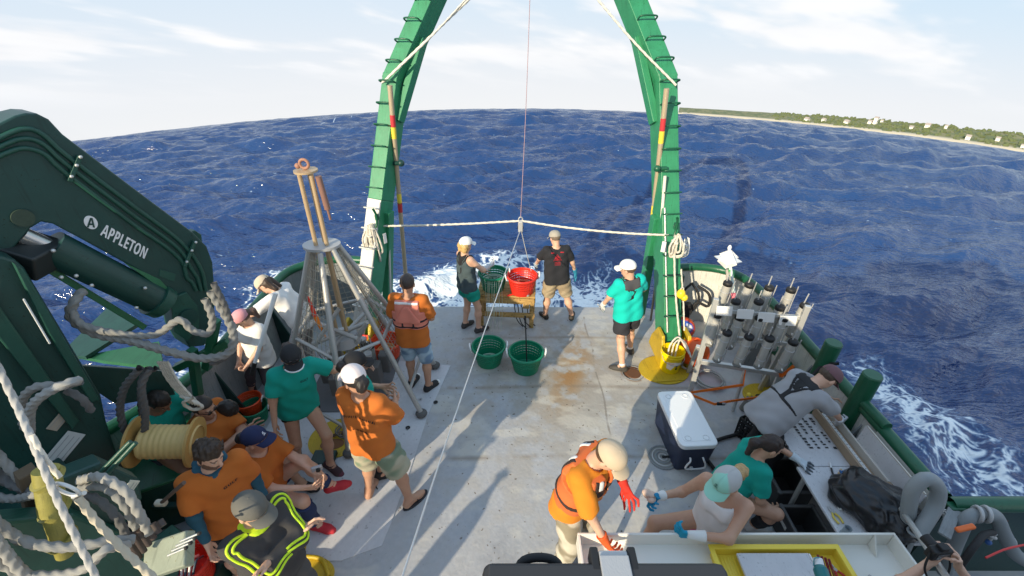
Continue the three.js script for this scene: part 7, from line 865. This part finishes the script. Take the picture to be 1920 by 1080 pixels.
// port side standing
P({ label: 'person in white shirt and tan cap bending over the port rail', pos: V(-2.92, 0, 5.0), s: 0.98, yaw: -98, fem: true, wide: 0.9, skin: SK.fair, pel: [0, 0.9, -0.12], lean: 0.72, head: [0.25, 0.2, 0], lh: [0.3, 1.04, 0.54], rh: [-0.26, 1.03, 0.5], le: [1, 0, -0.3], re: [-1, 0, -0.3], lc: 0.7, rc: 0.7, top: { c: WHT, g: 0.022 }, bottom: { c: [0.55, 0.5, 0.48], len: 1.95, g: 0.022, paint: (x, y, z, t) => { const s = Math.sin(Math.atan2(x, z) * 26) > 0.2 ? 0.28 : 0.62; t[0] = s; t[1] = s * 0.94; t[2] = s * 0.93; } }, feet: { c: BLK }, hair: { c: [0.05, 0.03, 0.02], style: 'long' }, hat: { c: [0.56, 0.47, 0.36] } });
P({ label: 'person in white shirt, pink cap and dark leggings gripping a white pole', ...stand(485, 748, 468, 585, 0.13), yaw: -18, fem: true, wide: 0.92, skin: SK.fair, lean: 0.12, head: [-0.45, 0.5, 0], lh: [0.12, 0.98, 0.3], rh: [-0.02, 0.86, 0.34], lc: 1.5, rc: 1.5, lf: [0.17, 0.085, 0.0], rf: [-0.19, 0.085, 0.08], top: { c: WHT, g: 0.03, low: 0.12, flare: 0.03 }, bottom: { c: [0.085, 0.07, 0.08], len: 1.3, g: 0.006, name: 'leggings', wr: 0.004 }, feet: { c: [0.014, 0.014, 0.016], type: 'boot' }, hair: { c: [0.12, 0.07, 0.05], style: 'tail' }, hat: { c: [0.72, 0.33, 0.36], bc: [0.04, 0.035, 0.04], logo: '#f4ecec' } });
{ const p = thing('deck_pole', 'white pole with black foot gripped by the person in the pink cap', 'pole'); obj('shaft', [rod(D(517, 550, 4.3), D(478, 680, 3.98), 0.026, 0.022)], mWhite, p); obj('foot', [rod(D(478, 680, 3.98), D(472, 702, 3.95), 0.026)], mBlack, p); }
P({ label: 'person in teal shirt, black visor cap and black shorts, holding the coring frame', ...stand(572, 856, 541, 652, 0.13), yaw: 38, fem: true, wide: 0.94, skin: SK.mid, pel: [0, 0.87, 0], lean: 0.04, head: [-0.05, 0.28, 0], lh: [0.62, 1.22, 0.12], le: [0, -1, -0.3], lc: 0.5, lpn: [0, -0.3, 1], rh: [-0.27, 0.86, 0.16], lf: [0.16, 0.16, 0.36], rf: [-0.08, 0.085, -0.06], lk: [0.35, 0.4, 1], lfy: 0.5, lfp: 0.25, top: { c: TEAL, g: 0.024, low: 0.07, flare: 0.014 }, bottom: { c: BLK, len: 0.3, g: 0.012 }, feet: { c: [0.05, 0.02, 0.025], sole: [0.06, 0.05, 0.05], type: 'low', toe: [0.12, 0.03, 0.05] }, hair: { c: [0.04, 0.025, 0.02], style: 'tail' }, hat: { c: [0.016, 0.016, 0.018], edge: [0.7, 0.7, 0.7] }, shades: 'up', prints: [{ x: 0.065, y: 0.27, w: 0.1, h: 0.05, map: gulf }] });
tag(obj('step_block', uvAll([rbox(0.26, 0.07, 0.2, 0.015, -2.17, 0.036, -3.42)]), mGreenDark), 'low dark step block under the raised foot of the teal person', 'step');
P({ label: 'person in teal shirt and black cap, mostly hidden by the white cap', pos: V(-1.52, 0, 3.28), s: 0.97, yaw: 118, fem: true, wide: 0.92, skin: SK.mid, head: [0.1, 0.25, 0], lh: [0.15, 1.1, 0.25], rh: [-0.15, 1.1, 0.25], top: { c: TEAL }, bottom: { c: BLK, len: 0.6 }, feet: { c: BLK }, hair: { c: [0.03, 0.02, 0.015], style: 'bun' }, hat: { c: [0.012, 0.012, 0.014], logo: '#d8d8d8' } });
P({ label: 'person in orange shirt with back print, white cap and camouflage shorts', ...stand(726, 940, 670, 714), yaw: 164, skin: SK.tan, bulk: 1.02, wide: 0.95, head: [1.15, 0.25, 0.05], lh: [0.05, 1.1, 0.24], rh: [-0.1, 1.12, 0.3], re: [-0.7, -0.8, -0.2], le: [0.6, -0.8, -0.1], lf: [0.2, 0.085, 0.02], rf: [-0.24, 0.085, 0.03], rfy: -0.45, top: { c: ORANGE, g: 0.02, low: 0.1, flare: 0.01, sleeve: 0.95 }, bottom: { c: [0.3, 0.3, 0.23], len: 0.98, g: 0.036, paint: blotch([0.38, 0.36, 0.27], [0.17, 0.23, 0.16]) }, feet: { c: [0.03, 0.03, 0.035], type: 'flip', c2: BLK }, hair: { c: [0.015, 0.012, 0.012], style: 'bun' }, hat: { c: [0.78, 0.68, 0.66] }, shades: 'on', prints: [{ x: 0, y: 0.16, w: 0.3, h: 0.34, back: true, map: backPrint }] });
// port side in the foreground
P({ label: 'bearded person in orange shirt over blue long sleeves by the crane', pos: V(-2.42, 0, 2.24), s: 1.0, tilt: 0.08, yaw: 40, skin: SK.fair, head: [0.5, 0.22, 0], lh: [0.27, 0.84, 0.06], rh: [-0.2, 0.86, 0.26], re: [-1, 0, -0.6], top: { c: ORANGE, g: 0.024, low: 0.16, sleeve: 0.85, under: [0.018, 0.085, 0.13] }, bottom: { c: BLK, len: 0.95 }, feet: { c: [0.03, 0.03, 0.03] }, hair: { c: [0.035, 0.02, 0.012], style: 'thick', amp: 0.012 }, beard: 0.85, prints: [{ x: 0.075, y: 0.25, w: 0.13, h: 0.055, map: gulf }] });
const jacketMan = P({ label: 'person in grey cap and charcoal jacket with neon stripes, arms crossed', pos: V(-1.80, 0, 1.80), s: 1.0, tilt: 0.03, yaw: 66, skin: SK.fair, head: [0.1, 0.15, 0], lh: [-0.12, 0.22, 0.2, 'c'], rh: [0.13, 0.17, 0.21, 'c'], le: [1, -0.5, 0.25], re: [-1, -0.5, 0.25], lc: 0.5, rc: 0.5, top: { c: [0.045, 0.043, 0.045], g: 0.03, low: 0.1, sleeve: 2, name: 'jacket', wr: 0.012 }, bottom: { c: [0.07, 0.068, 0.07], len: 2, g: 0.03 }, feet: { c: [0.05, 0.05, 0.05] }, hair: { c: [0.1, 0.07, 0.05], style: 'short' }, hat: { c: [0.12, 0.115, 0.10], tilt: 0.05 }, shells: [{ name: 'neon_collar', g: 0.042, c: [0.55, 0.78, 0.02], clip: (a, h, d) => Math.max(0.355 - h, h - 0.395, Math.hypot(a, d) - 0.105) }] });
{ // two neon bands along each sleeve, laid on the cloth
  const j = jacketMan, mN = M(0.55, 0.78, 0.02, 0.6);
  for (const [sh, el, wr, sg] of [[j.shL, j.elL, j.wrL, 1], [j.shR, j.elR, j.wrR, -1]]) for (const k of [-1, 1]) {
    const nk = j.TT(sg * 0.075, 0.37, 0.03), key = [nk, sh.clone(), lerp3(sh, el, 0.5), el.clone(), lerp3(el, wr, 0.55)], c = new THREE.CatmullRomCurve3(key), pts = [];
    for (let i = 0; i <= 26; i++) { const p = c.getPoint(i / 26), tg = c.getTangent(i / 26), dir = j.lv.clone().multiplyScalar(sg * 0.55 * ss(0.1, 0.45, i / 26)).addScaledVector(W3(0, 1, 0), 0.75 - 0.45 * (i / 26)).addScaledVector(j.fw, 0.25 + 0.5 * (i / 26)); dir.addScaledVector(tg, -dir.dot(tg)).normalize(); const sd = new THREE.Vector3().crossVectors(tg, dir).normalize(); dir.addScaledVector(sd, k * 0.24).normalize(); let d = 0.16; for (let q = 0; q < 40; q++) { const x = p.clone().addScaledVector(dir, d), v = j.shirtF(x.x, x.y, x.z); if (v < 0.002) break; d -= Math.max(0.0015, v * 0.6); } pts.push(p.clone().addScaledVector(dir, Math.max(0.02, d))); }
    obj('neon_stripe', [tube(pts, 0.0095, 52, 6)], mN, j.root);
  }
}
P({ label: 'person in navy cap, orange shirt and jeans sitting with legs crossed', pos: V(-2.36, 0, 2.76), s: 1.0, yaw: 84, fem: true, wide: 0.92, skin: SK.fair, pel: [0, 0.47, -0.02], lean: 0.14, head: [0.05, -0.1, 0], lh: [0.06, 0.68, 0.46], rh: [-0.1, 0.66, 0.42], lf: [0.16, 0.34, 0.5], rf: [-0.1, 0.085, 0.42], lk: [0.1, 1, 0.4], rk: [-0.1, 1, 0.4], lfy: 0.3, lfp: -0.2, rfy: -0.1, top: { c: ORANGE, g: 0.02, low: 0.02 }, bottom: { c: [0.02, 0.035, 0.10], len: 1.92, g: 0.014, name: 'jeans' }, feet: { c: [0.46, 0.02, 0.035], sole: [0.5, 0.05, 0.06], type: 'low' }, hair: { c: [0.012, 0.01, 0.012], style: 'bun' }, hat: { c: [0.016, 0.024, 0.08], logo: '#e8ecf4' } });
{ const k = thing('compact_camera', 'small silver compact camera held by the seated person in jeans', 'camera', V(-1.86, 0.72, 2.78), 0.4); obj('camera_body', [rbox(0.1, 0.06, 0.03, 0.01)], M(0.4, 0.4, 0.42, 0.3), k); obj('lens', [rod(W3(0.01, 0, 0.01), W3(0.01, 0, 0.035), 0.02)], mBlack, k); }
P({ label: 'short haired person in orange shirt and sunglasses seated, arms crossed', pos: V(-2.95, 0, 3.1), s: 1.02, yaw: 70, skin: SK.mid, bulk: 1.1, pel: [0, 0.47, 0], lean: -0.08, head: [0.1, 0.25, 0], lh: [-0.12, 0.16, 0.22, 'c'], rh: [0.13, 0.12, 0.22, 'c'], le: [1, -0.4, 0.3], re: [-1, -0.4, 0.3], lf: [0.2, 0.085, 0.62], rf: [-0.12, 0.085, 0.72], lk: [0.2, 1, 0.5], rk: [-0.1, 1, 0.5], top: { c: ORANGE, g: 0.022, low: 0.02 }, bottom: { c: [0.40, 0.36, 0.28], len: 0.98, g: 0.034 }, feet: { c: [0.02, 0.02, 0.022], type: 'low' }, hair: { c: [0.03, 0.022, 0.018], style: 'short', amp: 0.001 }, shades: 'on', beard: 0.3 });
P({ label: 'person in orange shirt leaning low behind the wooden cable reel', pos: V(-3.3, 0, 3.22), s: 0.98, yaw: 95, skin: SK.brown, pel: [0, 0.62, -0.1], lean: 1.0, head: [0, 0.4, 0], lh: [0.1, 0.5, 0.5], rh: [-0.15, 0.55, 0.45], lf: [0.16, 0.085, 0.4], rf: [-0.14, 0.085, 0.35], lk: [0.2, 1, 0.5], rk: [-0.2, 1, 0.5], top: { c: ORANGE }, bottom: { c: BLK, len: 0.9 }, feet: { c: [0.5, 0.4, 0.3], type: 'low' }, hair: { c: [0.02, 0.015, 0.012], style: 'short' } });
P({ label: 'person in teal shirt sitting on the port side behind the hanging hoses', pos: V(-3.52, 0, 3.12), s: 0.98, yaw: 70, skin: SK.brown, pel: [0, 0.72, 0], lean: 0.35, head: [0.2, 0.4, 0], lh: [0.16, 0.95, 0.4], rh: [-0.2, 0.9, 0.3], lf: [0.12, 0.2, 0.5], rf: [-0.14, 0.2, 0.45], lk: [0.2, 1, 0.5], rk: [-0.2, 1, 0.5], top: { c: TEAL, g: 0.024 }, bottom: { c: [0.03, 0.03, 0.04], len: 0.95 }, feet: { c: BLK }, hair: { c: [0.02, 0.015, 0.012], style: 'short' } });
// starboard side
P({ label: 'person in grey shirt and maroon cap bending over the sorting table', pos: V(2.68, 0, 3.3), s: 1.0, yaw: 98, skin: SK.fair, pel: [0, 0.9, -0.05], lean: 1.0, head: [-0.1, -0.1, 0], lh: [0.12, 0.86, 0.78], rh: [-0.14, 0.82, 0.72], rc: 0.7, lf: [0.16, 0.085, 0.04], rf: [-0.16, 0.085, -0.06], top: { c: [0.30, 0.30, 0.315], g: 0.026, low: 0.1, flare: 0.02 }, bottom: { c: BLK, len: 1.95 }, feet: { c: BLK }, hair: { c: [0.07, 0.045, 0.03], style: 'short' }, hat: { c: [0.15, 0.075, 0.085] }, gloves: { r: { c: [0.62, 0.64, 0.68], cuff: 0.03 } }, shells: [{ name: 'inflatable_collar', g: 0.036, c: BLK, clip: (a, h, d) => Math.max(0.3 - h, h - 0.39, Math.abs(a) - 0.12, d > 0.02 ? 0.05 - Math.abs(a) : -1) }, ...harness(0.034, 0.06)] });
P({ label: 'person with dark ponytail in teal shirt reaching a gloved hand over the table', pos: V(2.2, 0, 2.78), s: 0.98, yaw: 92, fem: true, wide: 0.92, skin: SK.mid, pel: [0, 0.42, -0.1], lean: 0.5, head: [-0.15, -0.1, 0], lh: [0.06, 0.78, 0.55], le: [1, 0.2, 0], rh: [-0.2, 0.42, 0.24], lc: 0.15, lpn: [0, -1, 0], lf: [0.14, 0.085, 0.24], rf: [-0.18, 0.085, 0.2], lk: [0.5, 1, 0.4], rk: [-0.5, 1, 0.4], top: { c: TEAL, g: 0.02 }, bottom: { c: [0.02, 0.02, 0.025], len: 1.9, g: 0.014 }, feet: { c: [0.62, 0.6, 0.58], type: 'low', sole: [0.7, 0.7, 0.68] }, hair: { c: [0.028, 0.016, 0.012], style: 'tail' }, shades: 'up', gloves: { l: { c: [0.10, 0.12, 0.14], c2: [0.52, 0.58, 0.62], cuff: 0.05, at: 0.10 } } });
{ const k = thing('low_stool', 'low dark stool under the teal shirted person at the sorting table', 'stool', V(2.1, 0, 2.78)); obj('seat', [put(new THREE.CylinderGeometry(0.17, 0.16, 0.04, 28), 0, 0.3, 0)], mBlack, k); for (const a of [0.6, 2.2, 3.8, 5.3]) obj('leg', [rod(W3(Math.cos(a) * 0.12, 0.28, Math.sin(a) * 0.12), W3(Math.cos(a) * 0.16, 0, Math.sin(a) * 0.16), 0.016)], mGreyPaint, k); }
const tankTop = P({ label: 'person in white tank top and mint trucker cap seated at the trough', pos: V(1.76, 0, 2.29), s: 1.04, yaw: -48, fem: true, wide: 0.96, skin: SK.mid, pel: [0, 0.54, -0.04], lean: 0.12, head: [-0.25, 0.35, 0], lh: [-0.02, 0.9, 0.42], le: [1, -0.3, 0.1], rh: [-0.38, 0.86, 0.3], re: [-0.2, -1, -0.2], lc: 1.1, rc: 1.1, lf: [0.2, 0.085, 0.34], rf: [-0.34, 0.085, 0.4], lk: [0.3, 1, 0.4], rk: [-0.6, 1, 0.3], top: { c: [0.8, 0.78, 0.78], tank: true, scoop: 0.118, low: 0.05, g: 0.008, wr: 0.004 }, bottom: { c: [0.62, 0.05, 0.2], len: 0.35, g: 0.014 }, feet: { c: [0.02, 0.02, 0.022], type: 'low' }, hair: { c: [0.42, 0.27, 0.12], style: 'tail' }, hat: { c: [0.30, 0.62, 0.5], c2: [0.45, 0.44, 0.43], logo: '#3c6a5c', brimL: 0.085 }, gloves: { l: { c: [0.0, 0.27, 0.42], c2: [0.7, 0.7, 0.68], cuff: 0.09, at: 0.045 }, r: { c: [0.0, 0.22, 0.42], c2: [0.7, 0.7, 0.68], cuff: 0.05, at: 0.03 } } });
{ const k = thing('low_stool', 'low white stool under the person in the white tank top', 'stool', V(1.8, 0, 2.28)); obj('seat', [put(new THREE.CylinderGeometry(0.17, 0.16, 0.04, 28), 0, 0.37, 0)], mWhite, k); for (const a of [0.6, 2.2, 3.8, 5.3]) obj('leg', [rod(W3(Math.cos(a) * 0.12, 0.36, Math.sin(a) * 0.12), W3(Math.cos(a) * 0.16, 0, Math.sin(a) * 0.16), 0.016)], mGreyPaint, k); }
P({ label: 'person in orange life vest, tan cap and red gloves working at the trough', pos: V(0.52, 0, 2.34), s: 1.06, yaw: 48, skin: SK.fair, bulk: 1.04, lean: 0.34, head: [0.15, 0.38, 0], lh: [0.3, 0.96, 0.28], le: [0.6, 0, -1], rh: [-0.16, 0.9, 0.4], re: [-1, -0.1, -0.4], lc: 0.35, rc: 0.8, top: { c: [0.66, 0.22, 0.012], g: 0.024, low: 0.1, sleeve: 0.95 }, bottom: { c: [0.42, 0.38, 0.31], len: 1.95, g: 0.03, paint: blotch([0.52, 0.48, 0.4], [0.25, 0.22, 0.16]) }, feet: { c: [0.05, 0.05, 0.05] }, hair: { c: [0.08, 0.05, 0.03], style: 'short', amp: 0.002 }, hat: { c: [0.52, 0.42, 0.3], logo: '#eee6da' }, gloves: { l: { c: [0.62, 0.03, 0.015], cuff: 0.07 }, r: { c: [0.72, 0.10, 0.015], cuff: 0.05 } }, shells: [{ name: 'life_vest', g: 0.05, c: [0.62, 0.14, 0.035], wr: 0.012, low: 0.06, clip: (a, h, d) => Math.max(h - 0.37, -0.1 - h, Math.abs(a) - (h > 0.2 ? 0.15 : 0.26), d > 0 && Math.abs(a) < 0.03 ? 0.02 : -1) }, { name: 'vest_straps', g: 0.058, c: [0.03, 0.018, 0.015], wr: 0.012, low: 0.06, clip: (a, h, d) => Math.max(Math.min(Math.abs(h - 0.03) - 0.018, Math.max(Math.abs(Math.abs(a) - 0.115) - 0.016, 0.12 - h), Math.max(Math.abs(h - 0.2) - 0.05, Math.abs(Math.abs(a) - 0.06) - 0.03, -d)), h - 0.37, Math.abs(a) - 0.25) }, { name: 'reflective_band', g: 0.059, c: [0.68, 0.68, 0.68], wr: 0.012, clip: (a, h, d) => Math.max(Math.abs(Math.abs(a) - 0.08) - 0.018, 0.27 - h, h - 0.365) }, { name: 'vest_pocket', g: 0.066, c: [0.72, 0.22, 0.06], wr: 0.016, clip: (a, h, d) => Math.max(Math.abs(h - 0.12) - 0.065, Math.abs(Math.abs(a) - 0.09) - 0.055, -d) }] });
P({ label: 'person at the grey pipework with raised hands taking a photograph', pos: V(2.72, 0, 1.22), s: 0.94, yaw: 170, skin: SK.fair, lean: 0.05, head: [0, 0.1, 0], lh: [0.08, 1.5, 0.36], rh: [-0.09, 1.49, 0.36], le: [1, -1, 0.2], re: [-1, -1, 0.2], lc: 0.9, rc: 0.9, lhd: [-0.25, 0.9, 0.3], rhd: [0.25, 0.9, 0.3], lpn: [-1, 0, 0.2], rpn: [1, 0, 0.2], top: { c: [0.16, 0.17, 0.2] }, bottom: { c: [0.05, 0.05, 0.07], len: 1.9 }, feet: { c: BLK }, hair: { c: [0.04, 0.03, 0.025], style: 'short' } });
{ const c = thing('photo_camera', 'black camera held up by the person at the pipework', 'camera', V(2.72, 1.5, 1.58), 0.1); obj('camera_body', [rbox(0.13, 0.09, 0.06, 0.012), rbox(0.05, 0.03, 0.05, 0.008, 0, 0.055, 0)], mBlack, c); obj('lens', [rod(W3(0, 0, -0.03), W3(0, 0, -0.1), 0.034)], mBlack, c); obj('screen', [rbox(0.075, 0.05, 0.004, 0.001, 0, 0, 0.031)], M(0.1, 0.11, 0.12, 0.15), c); obj('strap', [tube([W3(-0.065, 0.02, 0), W3(-0.09, -0.1, 0.05), W3(-0.02, -0.2, 0.12), W3(0.08, -0.12, 0.06), W3(0.065, 0.02, 0)], 0.007, 30, 5)], mBlack, c); }
{ const g = []; for (let i = 0; i < 7; i++) g.push(ball(0.03, rr(-0.05, 0.05), rr(-0.03, 0.03), rr(-0.03, 0.03), rr(0.8, 1.6), rr(0.5, 0.9), rr(0.7, 1.2), 10)); const o = obj('fish_sample', g, M(0.62, 0.45, 0.36, 0.5)); tankTop.root.updateMatrixWorld(true); const el = tankTop.root.localToWorld(tankTop.elR.clone()), wq = tankTop.root.localToWorld(tankTop.wrR.clone()); o.position.copy(wq).addScaledVector(wq.clone().sub(el).normalize(), 0.13).add(W3(0, 0.03, 0)); tag(o, 'pale cut fish sample in the raised blue glove', 'fish'); }
renderer.render(scene, camera);
